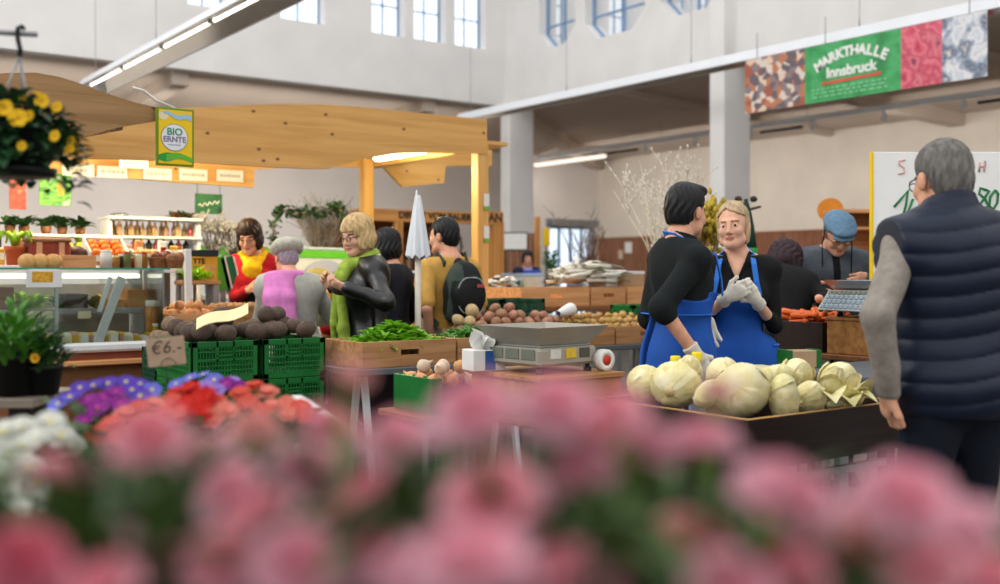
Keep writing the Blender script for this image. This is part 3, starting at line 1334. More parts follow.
    def build(s):
        lo, hi = s.bounds(.09)
        v = Vox(lo, hi, s.h)
        s.torso(v, 0)
        s.armshape(v, 0)
        s.legshape(v, 0)
        s.feet(v, 0)
        s.headshape(v)
        for hn in s.hands: s.hand(v, hn)
        k = s.k

        def reg(C):
            L = (C - s.hc) @ s.HR / k
            m = np.zeros(len(C), int)
            x, y, z = L[:, 0], L[:, 1], L[:, 2]
            m[((x / .024) ** 2 + ((z + .064) / .0115) ** 2 < 1) & (y > .075)] = 1
            m[(np.abs(z - .0235 - .0 * x + .12 * (np.abs(x) - .03) ** 2 * 20) < .0048) & (np.abs(x) > .013) & (np.abs(x) < .048) & (y > .05)] = 2
            for q in (-1, 1):
                ex = (x - q * .030)
                m[((ex / .0125) ** 2 + ((z - .001) / .0048) ** 2 < 1) & (y > .07)] = 3
                m[((ex / .0066) ** 2 + ((z - .001) / .0056) ** 2 < 1) & (y > .07)] = 4
            return m
        me = v.mesh(s.name, [s.skin, M_lip, s.brow, M_eyew, M_iris], reg)
        s.root = link(s.name, me, None, s.loc, s.yaw, label=s.label, cat='person', group=s.group)
        return s.root

    def part(s, name, v, mats, region=None):
        return link(name, v.mesh(name, mats, region), s.root)

    def vox(s, lo=None, hi=None, h=None, ex=.1):
        a, b = s.bounds(ex)
        if lo is not None:
            for i in range(3):
                if lo[i] is not None: a[i] = lo[i]
                if hi[i] is not None: b[i] = hi[i]
        return Vox(a, b, h or s.h)

    # ---- clothes
    def top(s, name, m, hem=.92, inf=.014, sleeve=.95, fold=.006, fr=28, collar=1.47, open_v=None, region=None, seed=1, stand=0.0, cuffinf=None, h=None,
            only=None, zmin=.5):
        v = s.vox((None, None, zmin * s.k), (None, None, None), h)
        s.torso(v, inf, low=hem < 1.0)
        if hem < .9:
            c = s.hip * 1.0
            v.ell(s.t((0, 0, .86)), [.17 * s.k * s.bulk, .125 * s.k * s.bulk, .2], s.T, .06, inf=inf)
        if sleeve > 0: s.armshape(v, inf * .55, sleeve, only=only, kk=.018)
        v.folds(fold, fr, seed, (1, 1, .6))
        v.plane(s.t((0, 0, hem)), s.T @ np.array([0, 0, -1.0]))
        # neck opening
        v.plane(s.t((0, 0, collar)), s.T @ np.array([0, .12, 1.0]), .01)
        if stand:
            v2 = s.nb + s.T @ np.array([0, 0, -.02])
            w = Vox(v.ax[0][[0]].tolist() + v.ax[1][[0]].tolist() + v.ax[2][[0]].tolist(), [v.ax[i][-1] for i in range(3)], v.h)
            w.cone(s.nb + s.T @ np.array([0, .005, -.03]), s.nb + s.T @ np.array([0, .012, stand]), .078 * s.k, .070 * s.k, 0)
            w.plane(s.nb + s.T @ np.array([0, .01, stand]), s.T @ np.array([0, .25, 1.0]))
            sh = tuple(min(a, b) for a, b in zip(v.d.shape, w.d.shape))
            sl = tuple(slice(0, a) for a in sh)
            v.put(sl, w.d[sl], .02)
        if open_v is not None:
            depth, wid = open_v
            p = (v.grid())
            TT = s.T
            hipv = s.hip
            X, Y, Z = p
            lx = TT[0, 0] * (X - hipv[0]) + TT[1, 0] * (Y - hipv[1]) + TT[2, 0] * (Z - hipv[2])
            ly = TT[0, 1] * (X - hipv[0]) + TT[1, 1] * (Y - hipv[1]) + TT[2, 1] * (Z - hipv[2])
            lz = TT[0, 2] * (X - hipv[0]) + TT[1, 2] * (Y - hipv[1]) + TT[2, 2] * (Z - hipv[2]) + hipv[2]
            zt, zb = 1.47 * s.k, (1.47 - depth) * s.k
            wd_ = wid * (lz - zb) / (zt - zb)
            e = np.maximum(np.maximum(np.abs(lx) - wd_, zb - lz), .02 - ly)
            v.d = np.maximum(v.d, -e.astype(np.float32))
        return s.part(name, v, m, region)

    def trousers(s, m, inf=.014, fold=.006, upto=.98, waist=1.0, seed=3, region=None, bag=0.0):
        v = s.vox((None, None, .03), (None, None, (waist + .12) * s.k))
        v.ell(np.array([0, -.005, .96]) * s.k, np.array([.166 * s.bulk, .120 * s.bulk, .125]) * s.k, None, .05, inf=inf)
        s.legshape(v, inf + bag, upto)
        v.folds(fold, 30, seed, (1, 1, .5))
        v.plane((0, 0, waist * s.k), (0, 0, 1))
        return s.part('trousers', v, m, region)

    def shoes(s, m):
        v = s.vox((None, None, -.01), (None, None, .22))
        s.feet(v, .008)
        v.plane((0, 0, .105 * s.k), (0, 0, 1))
        v.plane((0, 0, .004), (0, 0, -1))
        return s.part('shoes', v, m)

    def gloves(s, m, h=.0042):
        for hn in s.hands:
            w, d = hn[1], hn[2]
            P = np.array([w - d * .06, w + d * .19])
            v = Vox(P.min(0) - .08, P.max(0) + .08, h)
            s.hand(v, hn, .0022)
            el = [l for l in s.limbs if l[0] == hn[0]][0]
            fd = (el[3] - el[2]) / np.linalg.norm(el[3] - el[2])
            v.cone(w - fd * .045, w, .033 * s.k, .030 * s.k, .012)
            v.cone(w - fd * .046, w - fd * .040, .036 * s.k, .036 * s.k, .003)
            v.folds(.0014, 160, 5)
            v.plane(w - fd * .05, -fd)
            s.part('glove', v, m)

    def hair(s, m, style, h=None, region=None):
        k = s.k
        r = .20 * k
        v = Vox(s.hc - r - np.array([0, 0, .12 * k]), s.hc + r, h or min(s.h, .006))
        E = lambda c, rr, kk=.02, op='u': v.ell(s.hd(c), np.array(rr) * k, s.HR, kk * k, op)
        X, Y, Z = v.grid()
        dx, dy, dz = X - s.hc[0], Y - s.hc[1], Z - s.hc[2]
        R = s.HR
        lx = (R[0, 0] * dx + R[1, 0] * dy + R[2, 0] * dz) / k
        ly = (R[0, 1] * dx + R[1, 1] * dy + R[2, 1] * dz) / k
        lz = (R[0, 2] * dx + R[1, 2] * dy + R[2, 2] * dz) / k
        style(s, v, E, lx, ly, lz)
        return s.part('hair', v, m, region)


def strands(v, lx, ly, lz, amp, n, seed=0):
    """fine ridges that run down from the crown"""
    a = np.arctan2(lx, ly + .02)
    w = np.sin(a * n + 3 * np.sin(lz * 40 + seed)) + .6 * np.sin(a * n * 2.3 + seed + lz * 30)
    v.d = v.d + (amp * w).astype(np.float32)


def hair_short(top=.012, front=.085, nape=-.085, side=-.02):
    def f(s, v, E, lx, ly, lz):
        k = s.k
        E((0, -.018, .040), (.080 + top * .3, .100 + top * .4, .086 + top), .01)
        E((0, -.055, -.02), (.068, .058, .075), .03)
        strands(v, lx, ly, lz, .0022, 16)
        # hairline: forehead, temples, round the ear, nape
        line = np.where(ly > .035, .055 + .35 * (ly - .035), np.where(ly > -.005, side + 1.6 * (ly + .005), nape))
        e = np.maximum((line - lz), ly - front - .02)
        v.d = np.maximum(v.d, (e * k).astype(np.float32))
        ear = np.sqrt((np.abs(lx) - .08) ** 2 + ((ly + .006) * 1.0) ** 2 + ((lz + .014) * .8) ** 2) - .027
        v.d = np.maximum(v.d, (-ear * k).astype(np.float32))
    return f


def hair_bob(length=-.10, vol=.022, fringe=.035, part=0.0, face=.052, back=-.10):
    def f(s, v, E, lx, ly, lz):
        k = s.k
        E((0, -.016, .042), (.082 + vol * .7, .100 + vol * .6, .084 + vol), .01)
        E((0, -.030, -.03), (.084 + vol * .8, .082 + vol * .5, .090), .03)
        E((.055, .015, -.05), (.034 + vol * .5, .05, .07), .03)
        E((-.055, .015, -.05), (.034 + vol * .5, .05, .07), .03)
        strands(v, lx, ly, lz, .0030, 15)
        # face opening below the fringe
        ff = np.maximum(np.maximum(lz - (fringe + part * lx + .10 * np.abs(lx)), np.abs(lx) - face - .10 * np.maximum(0, -.02 - lz)), .03 - ly)
        v.d = np.maximum(v.d, (-ff * k).astype(np.float32))
        bt = np.where(ly < -.02, back, length)
        v.d = np.maximum(v.d, ((bt - lz) * k).astype(np.float32))
    return f
def at(f, px, py, z):
    """a photo direction at depth z, in the frame of figure f"""
    p = W(px, py, z)
    d = Vector((p.x - f.loc[0], p.y - f.loc[1], p.z - f.loc[2]))
    r = Matrix.Rotation(-f.yaw, 3, 'Z') @ d
    return np.array(r)


def stance(f, w=.10, fw=.0):
    for q in (-1, 1): f.leg(q, (q * w, .02 * q + fw))


M_navy = mat('navy_quilted_nylon', '151f33', .45, .10, 14, bump=.12, bscale=60)
M_fleece = mat('grey_beige_fleece', '8d857c', .9, .10, 40, bump=.25, bscale=160)
M_jeans = mat('dark_jeans', '0f1624', .85, .16, 40, bump=.15, bscale=200)
M_black = mat('black_cloth', '0d0e10', .85, .16, 25, bump=.12, bscale=120)
M_fleeceblk = mat('black_green_fleece', '14191b', .9, .12, 30, bump=.2, bscale=150)
M_apron = mat('blue_apron_cloth', '1650a8', .7, .06, 14, bump=.1, bscale=140)
M_strap = mat('blue_apron_strap', '2a6fc9', .7, .05, 14)
M_glove = mat('white_latex_glove', 'd8d2c6', .5, .05, 30, bump=.06, bscale=90)
M_hgrey = mat('grey_hair', '6d6a66', .7, .30, 60, stretch=(1, 1, .3), bump=.3, bscale=140)
M_hblack = mat('black_hair', '15161a', .42, .25, 60, stretch=(1, 1, .3), bump=.25, bscale=140)
M_hblond = mat('blond_hair', 'c8a878', .5, .22, 50, stretch=(1, 1, .25), bump=.25, bscale=120)
M_hash = mat('ash_blond_hair', 'b79e7c', .5, .22, 50, stretch=(1, 1, .25), bump=.25, bscale=120)
M_hbrown = mat('dark_brown_hair', '2d1a1a', .42, .25, 50, stretch=(1, 1, .25), bump=.25, bscale=120)
M_hplum = mat('dark_plum_hair', '2a141c', .5, .25, 50, bump=.25, bscale=120)
M_leather = mat('black_leather', '0c0e11', .36, .12, 18, bump=.14, bscale=70, spec=.6)
M_scarfg = mat('green_scarf', '93ad42', .85, .14, 25, bump=.25, bscale=120)
M_red = mat('red_knit', 'c2202c', .85, .10, 30, bump=.2, bscale=160)
M_yellow = mat('yellow_scarf', 'f2c21c', .8, .08, 25, bump=.15, bscale=90)
M_coatg = mat('pale_grey_coat', 'b2b2aa', .9, .07, 30, bump=.2, bscale=180)
M_pink = mat('orchid_pink_shawl', 'd67fc0', .8, .08, 25, bump=.2, bscale=90)
M_beret = mat('grey_green_beret', 'b9b6a8', .95, .12, 50, bump=.4, bscale=170)
M_tan = mat('tan_cotton', 'c79a4c', .8, .07, 25, bump=.12, bscale=120)
M_pack = mat('black_pack_cloth', '0f1213', .65, .14, 20, bump=.1, bscale=120)
M_packg = mat('dark_green_pack_cloth', '35413a', .7, .12, 20, bump=.1, bscale=120)
M_trouser = mat('grey_checked_trousers', '6f6a66', .85, .2, 45, bump=.15, bscale=160)
M_jackgrey = mat('grey_jacket', '4b525a', .75, .12, 20, bump=.12, bscale=90)
M_capblue = mat('blue_grey_flat_cap', '5f7f98', .85, .08, 40, bump=.2, bscale=160)
M_shoe = mat('dark_shoe_leather', '1b1a1a', .5, .1, 20)
M_white_c = mat('white_cloth', 'dcdcdc', .8, .05, 20)
M_lilac = mat('lilac_cloth', 'a99ac8', .8, .05, 20)
M_glassfr = mat('spectacle_frame', '3a3030', .35, .05, 20)


def spectacles(f, m=M_glassfr):
    mb = MB()
    for q in (-1, 1):
        pts = []
        for i in range(13):
            a = 2 * PI * i / 12
            pts.append(f.hd((q * .031 + .021 * math.cos(a), .105 - .004 * abs(math.cos(a)), .0 + .015 * math.sin(a))))
        mb.tube(pts, .0022, 5, False)
        mb.tube([f.hd((q * .052, .100, .004)), f.hd((q * .076, .06, .006)), f.hd((q * .080, -.005, .008)), f.hd((q * .080, -.022, -.012))], .0026, 5)
    mb.tube([f.hd((-.011, .107, .004)), f.hd((0, .110, .007)), f.hd((.011, .107, .004))], .002, 5)
    mb.build('glasses', m, f.root)


def apron(f, inf=.034, width=.19, bib=1.30, bibw=.115, bottom=.42, back=0.0, seed=7, flare=.05, ties=True, gap=0.0, wz=1.03):
    """bib apron: the shell of the dressed front, with neck strap"""
    k = f.k
    v = f.vox((None, None, (bottom - .05) * k), (None, None, 1.5 * k), f.h)
    f.torso(v, inf, low=True)
    n = 9
    for i in range(n):
        t = i / (n - 1)
        z = .98 + (bottom - .98) * t
        v.ell(np.array([0, .0, z]) * k, np.array([.165 * f.bulk + flare * t, .118 * f.bulk + flare * t, .12]) * k, None, .05, inf=inf)
    v.folds(.006, 22, seed, (1, 1, .25))
    X, Y, Z = v.grid()
    zz = Z / k
    w = np.where(zz > wz, bibw + (width - bibw) * np.clip((wz + .06 - zz) / .06, 0, 1), width + .25 * flare * np.clip(1.0 - zz, 0, 1) * 4)
    e = np.maximum(np.abs(X) / k - w, np.where(zz > wz, max(back, -.09), back) - Y / k)
    if gap: e = np.maximum(e, np.minimum(gap - np.abs(X / k + .02), -.02 - Y / k))
    e = np.maximum(e, np.maximum(zz - bib, bottom - zz))
    v.d = np.maximum(v.d, (e * k).astype(np.float32))
    a = f.part('apron', v, M_apron)
    P = lambda x, y, z: Vector(f.t((x, y, z)))
    for q in (-1, 1):
        mb = MB()
        pts = [P(q * bibw * .92, .135 + inf * .3, bib - .01), P(q * bibw * .8, .135 + inf * .3, bib + .06), P(q * .088, .085 + inf, 1.43), P(q * .078, .02, 1.487), P(q * .055, -.052, 1.515), P(0, -.088, 1.525)]
        for i in range(len(pts) - 1):
            mb.bar(pts[i], pts[i + 1] + (pts[i + 1] - pts[i]) * .08, .026, .008, .002, up=(q * .3, 1, .4))
        link('strap', mb.mesh('strap', M_strap), f.root)
    if ties:
        mb = MB()
        pts = []
        for i in range(25):
            a2 = PI * (.5 + 2 * i / 24)
            pts.append(Vector((math.cos(a2) * (.163 * f.bulk + inf + .006) * k, math.sin(a2) * (.118 * f.bulk + inf + .006) * k, (wz - .01) * k)))
        for i in range(24):
            if pts[i].y < .09: mb.bar(pts[i], pts[i + 1], .022, .005, .001, up=(0, 0, 1))
        link('waist_tie', mb.mesh('waist_tie', M_strap), f.root)


# ---------------------------------------------------------------- man in the navy vest, seen from behind
x, y = DX(956, 3.45)
f = Fig('person', 'person with grey hair in navy quilted vest, seen from behind beside the cabbages', (x, y), -166, 1.79, lean=3, head=(8, -2, 0), bulk=1.12, h=.0065)
f.arm(-1, at(f, 888, 392, 3.34), pole=(-.7, -.5, -.2), handdir=(.25, .55, -.8), curl=.7)
f.arm(1, (.30, .12, .92), curl=.6)
stance(f)
f.build()
f.trousers(M_jeans, .014, .007)
f.shoes(M_shoe)


def fleece_reg(C): return np.zeros(len(C), int)


for q in (-1, 1):
    v = f.vox((None, None, .6), (None, None, None))
    f.armshape(v, .012, .97, only=q)
    v.ell(f.t((q * .175, -.01, 1.39)), [.074, .075, .08], None, .03)
    v.folds(.007, 30, 11 + q, (1, 1, 1))
    f.part('sleeve', v, M_fleece)
# quilted vest with bulging horizontal channels
v = f.vox((None, None, .78), (None, None, None), .0065)
f.torso(v, .040, low=True)
for q in (-1, 1): v.ell(f.t((q * .175, -.01, 1.395)), [.075, .088, .10], None, .04)
v.folds(.004, 18, 2)
X, Y, Z = v.grid()
v.d = v.d - (.010 * np.abs(np.sin((Z - .02 * np.sin(X * 9)) * PI / .068)) ** .6 - .004).astype(np.float32)
v.cone(f.nb + f.T @ np.array([0, 0, -.05]), f.nb + f.T @ np.array([0, .012, .095]), .098, .082, .03)
v.plane(f.nb + f.T @ np.array([0, 0, .108]), f.T @ np.array([0, .22, 1.0]), .008)
v.plane(f.t((0, 0, .855)), f.T @ np.array([0, 0, -1.0]), .012)
for q in (-1, 1):
    v.cut(lambda X, Y, Z, q=q: ((q * X - .246) + .0 * Y + .0 * Z).astype(np.float32) + .35 * np.clip(1.20 - Z, 0, .1) * 0, .01)
f.part('vest', v, M_navy)
f.hair(M_hgrey, hair_short(.006, .08, -.082, -.03))
spectacles(f)

# ---------------------------------------------------------------- young man in the blue apron
x, y = DX(678, 4.85)
f = Fig('person', 'person with short black hair in black fleece and blue apron, turned away', (x, y), 106, 1.755, lean=2, head=(6, 26, 0), h=.0065, bulk=.86)
f.arm(1, at(f, 696, 355, 4.60), pole=(.1, -1, -.1), handdir=(.05, .45, -.85), curl=.45, palm=(-1, 0, 0))
f.arm(-1, at(f, 704, 316, 4.92), pole=(-.3, -1, -.2), handdir=(-.1, .35, -.9), curl=.35, palm=(1, -.2, 0))
stance(f)
f.build()
f.trousers(M_black, .014)
f.shoes(M_shoe)
f.gloves(M_glove)
f.top('fleece_jumper', M_fleeceblk, hem=.985, inf=.028, sleeve=.12, fold=.006, collar=1.50, stand=.062, seed=5)
apron(f, inf=.045, width=.34, bib=1.26, bibw=.14, bottom=.40, back=-.4, flare=.05, gap=.03, wz=1.17)


def quiff(s, v, E, lx, ly, lz):
    hair_short(.012, .09, -.072, -.03)(s, v, E, lx, ly, lz)
    E((0, .070, .104), (.045, .034, .022), .02)
    E((.02, .04, .112), (.04, .05, .022), .02)


f.hair(M_hblack, quiff)

# ---------------------------------------------------------------- woman in the blue apron
x, y = DX(737, 5.32)
f = Fig('person', 'person with ash blond hair in blue bib apron, gloved hands clasped', (x, y), -14, 1.70, lean=0, head=(2, -12, 4), female=True, h=.0055, skin=M_skin2,
        brow=mat('light_brow', '9c7a58', .8, .1, 50))
f.arm(1, at(f, 728, 297, 5.04), pole=(.5, -.3, -.9), handdir=at(f, 750, 285, 4.98) - at(f, 728, 297, 5.04), palm=(-.3, -1, .1), curl=.75, thumb=1)
f.arm(-1, at(f, 756, 300, 5.08), pole=(-.3, -.5, -.9), handdir=at(f, 744, 280, 5.02) - at(f, 756, 300, 5.08), palm=(.5, -1, .0), curl=.85, thumb=1)
stance(f)
f.build()
f.trousers(M_black, .012)
f.shoes(M_shoe)
f.gloves(M_glove)
f.top('shirt', M_black, hem=.93, inf=.016, sleeve=.30, fold=.006, collar=1.485, open_v=(.17, .055), stand=.03, seed=9)
mb = MB()
for q in (-1, 1):
    a = [f.t((q * .012, .118, 1.335)), f.t((q * .055, .085, 1.44)), f.t((q * .075, .02, 1.495))]
    for i in range(2):
        mb.bar(a[i], a[i + 1], .035, .010, .003, up=(q * .6, 1, .3))
mb.build('collar', M_black, f.root)
apron(f, inf=.036, width=.215, bib=1.285, bibw=.125, bottom=.45, back=-.01, flare=.075)


def sidepart(s, v, E, lx, ly, lz):
    k = s.k
    E((0, -.018, .040), (.082, .102, .094), .01)
    E((0, -.05, -.03), (.074, .06, .085), .03)
    E((.062, .0, -.03), (.022, .04, .07), .02)
    E((-.062, .0, -.03), (.022, .04, .07), .02)
    strands(v, lx, ly, lz, .0022, 18)
    line = np.where(ly > .02, .094 - .50 * np.maximum(0, -(lx - .02)) - .9 * np.maximum(0, lx - .02), -.12)
    v.d = np.maximum(v.d, ((line - lz) * k).astype(np.float32))
    ff = np.maximum(np.abs(lx) - .064, np.maximum(lz - .045, .012 - ly))
    v.d = np.maximum(v.d, (-ff * k).astype(np.float32))


f.hair(M_hash, sidepart)

# ---------------------------------------------------------------- woman bending over the carrots
x, y = DX(772, 6.08)
f = Fig('person', 'person with plum dark hair in a black coat, bending over the carrot crate', (x, y), 158, 1.70, lean=38, head=(10, -30, 0), female=True, h=.008, bulk=1.12)
f.arm(1, at(f, 821, 300, 5.9), pole=(.8, -.3, -.5), curl=.6, handdir=(.5, 1, -.5))
f.arm(-1, at(f, 808, 304, 6.2), pole=(-.3, -1, -.3), curl=.6, handdir=(.1, 1, -.5))
stance(f)
f.build()
f.trousers(M_black, .012)
f.shoes(M_shoe)
f.top('coat', M_black, hem=.70, inf=.036, sleeve=.93, fold=.008, collar=1.49, seed=4)
v = f.vox((None, None, .45), (None, None, 1.2))
for i in range(6):
    v.ell(np.array([0, -.01, .98 - i * .09]) * f.k, [.20, .165, .13], None, .05)
v.folds(.008, 22, 6, (1, 1, .3))
v.plane((0, 0, .5), (0, 0, -1))
f.part('coat_skirt', v, M_black)
f.hair(M_hplum, hair_bob(-.10, .030, .045, 0, .05, -.12))

# ---------------------------------------------------------------- man in the flat cap
x, y = DX(829, 6.75)
f = Fig('person', 'person in blue flat cap and grey jacket, looking down behind the scale', (x, y), -4, 1.77, lean=8, head=(30, 4, 0), bulk=1.08, h=.0075)
f.arm(-1, at(f, 864, 277, 6.42), pole=(-.8, -.2, -.7), handdir=(.5, .7, -.1), curl=.7)
f.arm(1, at(f, 812, 290, 6.4), pole=(.8, -.2, -.7), handdir=(-.3, .8, -.2), curl=.5)
stance(f)
f.build()
f.trousers(M_black, .014)
f.shoes(M_shoe)


def jack_reg(C):
    L = (C - f.hip) @ f.T
    return np.where((np.abs(L[:, 0]) < .024) & (L[:, 1] > 0), 1, 0)


f.top('jacket', [M_jackgrey, M_black], hem=.82, inf=.032, sleeve=.97, fold=.009, collar=1.50, stand=.04, seed=8, region=jack_reg)
f.hair(M_hgrey, hair_short(.004, .03, -.08, -.02))
v = Vox(f.hc - .22, f.hc + .24, .006)
v.ell(f.hd((0, -.005, .075)), [.098, .122, .060], f.HR, .01)
v.ell(f.hd((0, .060, .080)), [.088, .085, .030], f.HR, .02)
v.ell(f.hd((0, .112, .048)), [.070, .040, .010], f.HR, .012)
v.ell(f.hd((0, -.02, .0)), [.074, .094, .085], f.HR, .004, 's')
v.folds(.002, 70, 4)
v.plane(f.hd((0, 0, .030)), f.HR @ np.array([0, .10, -1.0]))
f.part('flat_cap', v, M_capblue)
spectacles(f)
for q in (-1, 1):
    mb = MB()
    mb.tube([f.hd((q * .085, .0, .03)), f.hd((q * .092, .03, -.06)), f.t((q * .085, .155, 1.30)), f.t((q * .080, .165, 1.20))], .004, 6)
    mb.build('cord', M_black, f.root)

# ---------------------------------------------------------------- man with the backpack
x, y = DX(449, 7.1)
f = Fig('person', 'person in tan tee shirt carrying a black backpack, seen from behind', (x, y), -152, 1.715, lean=1, head=(6, 34, 0), h=.0075, bulk=.9)
f.arm(-1, at(f, 432, 342, 7.0), pole=(-.5, -.8, -.2), curl=.6)
f.arm(1, (.24, .22, .95), curl=.6)
stance(f)
f.build()
f.trousers(M_trouser, .020, .008, bag=.012)
f.shoes(M_shoe)
f.top('tee_shirt', M_tan, hem=.99, inf=.020, sleeve=0, fold=.007, collar=1.482, seed=5)
for sd, sh, el, w in f.limbs:
    v = f.vox((None, None, 1.0), (None, None, 1.6))
    v.cone(sh, sh + (el - sh) * .85, .066, .062, .02)
    v.folds(.004, 40, 4)
    f.part('sleeve', v, M_tan)
f.hair(M_hblack, hair_short(.012, .08, -.09, -.05))
v = Vox([-.3, -.45, .85], [.3, .2, 1.6], .0075)
v.ell((0.01, -.205, 1.225), (.140, .11, .205), None, .02)
v.ell((0.01, -.185, 1.10), (.136, .10, .105), None, .04)
v.ell((0.02, -.285, 1.20), (.112, .055, .135), None, .012)
v.cone((.01, -.15, 1.38), (.01, -.13, 1.42), .045, .03, .05)
v.folds(.004, 35, 6)


def packreg(C): return np.where((C[:, 1] < -.262) & (C[:, 2] < 1.30), 0, np.where(np.abs(C[:, 0] + .075) < .045, 1, 0))


bp = f.part('backpack', v, [M_pack, M_packg], packreg)
for q in (-1, 1):
    mb = MB()
    pts = [Vector(f.t((q * .085, -.125, 1.43))), Vector(f.t((q * .105, -.03, 1.505))), Vector(f.t((q * .11, .09, 1.42))), Vector(f.t((q * .13, .14, 1.28))), Vector(f.t((q * .17, .06, 1.10))), Vector(f.t((q * .15, -.14, 1.02)))]
    for i in range(5): mb.bar(pts[i], pts[i + 1], .055, .014, .004, up=(q, .4, .3))
    link('shoulder_strap', mb.mesh('shoulder_strap', M_packg), bp)
mb = MB()
for q in (-1, 1):
    pts = []
    for i in range(15):
        a = PI * i / 14
        pts.append((.02 + q * .098 * math.sin(a) ** .6, -.318 + .02 * math.sin(a), 1.20 + .12 * math.cos(a)))
    mb.tube(pts, .004, 5)
link('zip_piping', mb.mesh('zip_piping', mat('pale_piping', 'a9adab', .5, .05, 20)), bp)
mb = MB()
mb.box((.07, -.335, 1.265), (.05, .006, .022), .002)
link('woven_tag', mb.mesh('woven_tag', mat('red_tag', 'b0444e', .6, .2, 60)), bp)

# ---------------------------------------------------------------- blond woman with the green scarf
x, y = DX(369, 6.45)
f = Fig('person', 'person with blond bob in black leather jacket and lime green scarf', (x, y), -62, 1.70, lean=4, head=(10, 22, 0), female=True, h=.007, bulk=.96, skin=M_skin2)
f.arm(-1, at(f, 347, 288, 6.12), pole=(-.5, -.9, -.4), handdir=(.25, .7, .25), curl=.7, palm=(.6, 0, .8))
f.arm(1, at(f, 332, 288, 6.55), pole=(.5, -.9, -.4), handdir=(.1, .6, .8), curl=1.0)
stance(f)
f.build()
f.trousers(M_black, .012)
f.shoes(M_shoe)
f.top('leather_jacket', M_leather, hem=.84, inf=.030, sleeve=.96, fold=.009, fr=32, collar=1.50, open_v=(.42, .06), stand=.035, seed=12)
f.hair(M_hblond, hair_bob(-.085, .019, .036, 0, .05, -.095), h=.006)
spectacles(f)
v = f.vox((None, None, .80), (None, None, 1.62), .006)
for i in range(14):
    a, b = 2 * PI * i / 14, 2 * PI * (i + 1) / 14
    A = f.t((.085 * math.sin(a), .015 + .085 * math.cos(a), 1.475 - .03 * math.cos(a)))
    B = f.t((.085 * math.sin(b), .015 + .085 * math.cos(b), 1.475 - .03 * math.cos(b)))
    v.cone(A, B, .036, .036, .012)
v.ell(f.t((0, .135, 1.40)), (.062, .035, .06), f.T, .03)
v.cone(f.t((-.02, .160, 1.38)), f.t((-.035, .175, 1.06)), .030, .034, .02)
v.cone(f.t((-.035, .175, 1.06)), f.t((-.04, .165, .92)), .034, .034, .02)
v.cone(f.t((.03, .160, 1.38)), f.t((.045, .20, 1.08)), .034, .030, .015)
v.cone(f.t((.045, .20, 1.08)), f.t((.07, .20, .97)), .03, .02, .015)
v.folds(.005, 70, 3, (1, 1, .4))
f.part('scarf', v, M_scarfg)
mb = MB()
mb.tube([f.t((-.16, -.02, 1.45)), f.t((-.19, .03, 1.2)), f.t((-.20, .04, .95))], .012, 6)
mb.build('bag_strap', M_black, f.root)
fb = f
# the oval loaf she holds
p = W(342, 288, 6.2)
mb = MB()
mb.ell((0, 0, 0), (.075, .05, .045), 14, 10)
o = mb.build('black_radish', mat('black_radish_skin', '4a3f3b', .7, .2, 25, bump=.2), None, p, 0, label='round black radish held by the person in the leather jacket', cat='radish')

# ---------------------------------------------------------------- dark haired woman behind her
x, y = DX(390, 7.05)
f = Fig('person', 'person with long black hair in dark coat, standing behind the person in leather', (x, y), -115, 1.64, head=(8, 0, 0), female=True, h=.009, bulk=.95)
f.arm(-1, (-.22, .10, .92), curl=.5)
f.arm(1, (.22, .15, .95), curl=.5)
stance(f)
f.build()
f.trousers(M_black, .012)
f.shoes(M_shoe)
f.top('coat', mat('blue_black_cloth', '1a1d26', .7, .12, 25, bump=.12), hem=.72, inf=.034, sleeve=.95, fold=.008, collar=1.5, seed=3)
f.hair(M_hblack, hair_bob(-.16, .014, .035, 0, .05, -.22))

# ---------------------------------------------------------------- woman in beret and pink shawl
x, y = DX(291, 6.75)
f = Fig('person', 'person in woolly beret and pale coat with pink shawl, back turned', (x, y), -158, 1.575, lean=6, head=(16, 6, 0), female=True, h=.0075, bulk=1.05)
f.arm(-1, at(f, 268, 290, 7.0), pole=(-.25, -.3, -1), curl=.6)
f.arm(1, (.20, .34, 1.02), pole=(.8, -.4, -.5), curl=.6)
stance(f)
f.build()
f.trousers(M_black, .012)
f.shoes(M_shoe)
f.top('coat', M_coatg, hem=.60, inf=.040, sleeve=.94, fold=.010, fr=22, collar=1.50, seed=15, stand=.03)
v = f.vox((None, None, .45), (None, None, 1.15))
for i in range(7):
    v.ell(np.array([0, -.015, .98 - i * .07]) * f.k, [.225 + .010 * i, .205 + .008 * i, .12], None, .05)
v.folds(.010, 20, 16, (1, 1, .2))
v.plane((0, 0, .52), (0, 0, -1))
f.part('coat_skirt', v, M_coatg)
f.hair(mat('silver_lilac_hair', '9d8f9c', .8, .2, 60, bump=.3), hair_short(.010, .08, -.10, -.05))
v = Vox(f.hc - .2, f.hc + .22, .006)
v.ell(f.hd((0, -.03, .062)), [.108, .120, .066], f.HR, .01)
v.cone(f.hd((0, -.04, .125)), f.hd((0, -.04, .140)), .007, .006, .01)
v.ell(f.hd((0, -.0, -.03)), [.085, .12, .075], f.HR, .01, 's')
v.folds(.003, 90, 4)
f.part('beret', v, M_beret)
v = f.vox((None, -.42, .80), (None, None, 1.62), .0065)
for i in range(12):
    a, b = 2 * PI * i / 12, 2 * PI * (i + 1) / 12
    v.cone(f.t((.10 * math.sin(a), -.005 + .095 * math.cos(a), 1.475)), f.t((.10 * math.sin(b), -.005 + .095 * math.cos(b), 1.475)), .035, .035, .012)
for xx in (-.05, -.10, -.15):
    v.cone(f.t((xx, -.12, 1.45)), f.t((xx - .01, -.205, 1.30)), .05, .055, .03)
    v.cone(f.t((xx - .01, -.205, 1.30)), f.t((xx + .01, -.245, 1.02 - xx * .3)), .055, .05, .03)

v.folds(.004, 45, 5, (1, 1, .35))
f.part('shawl', v, M_pink)

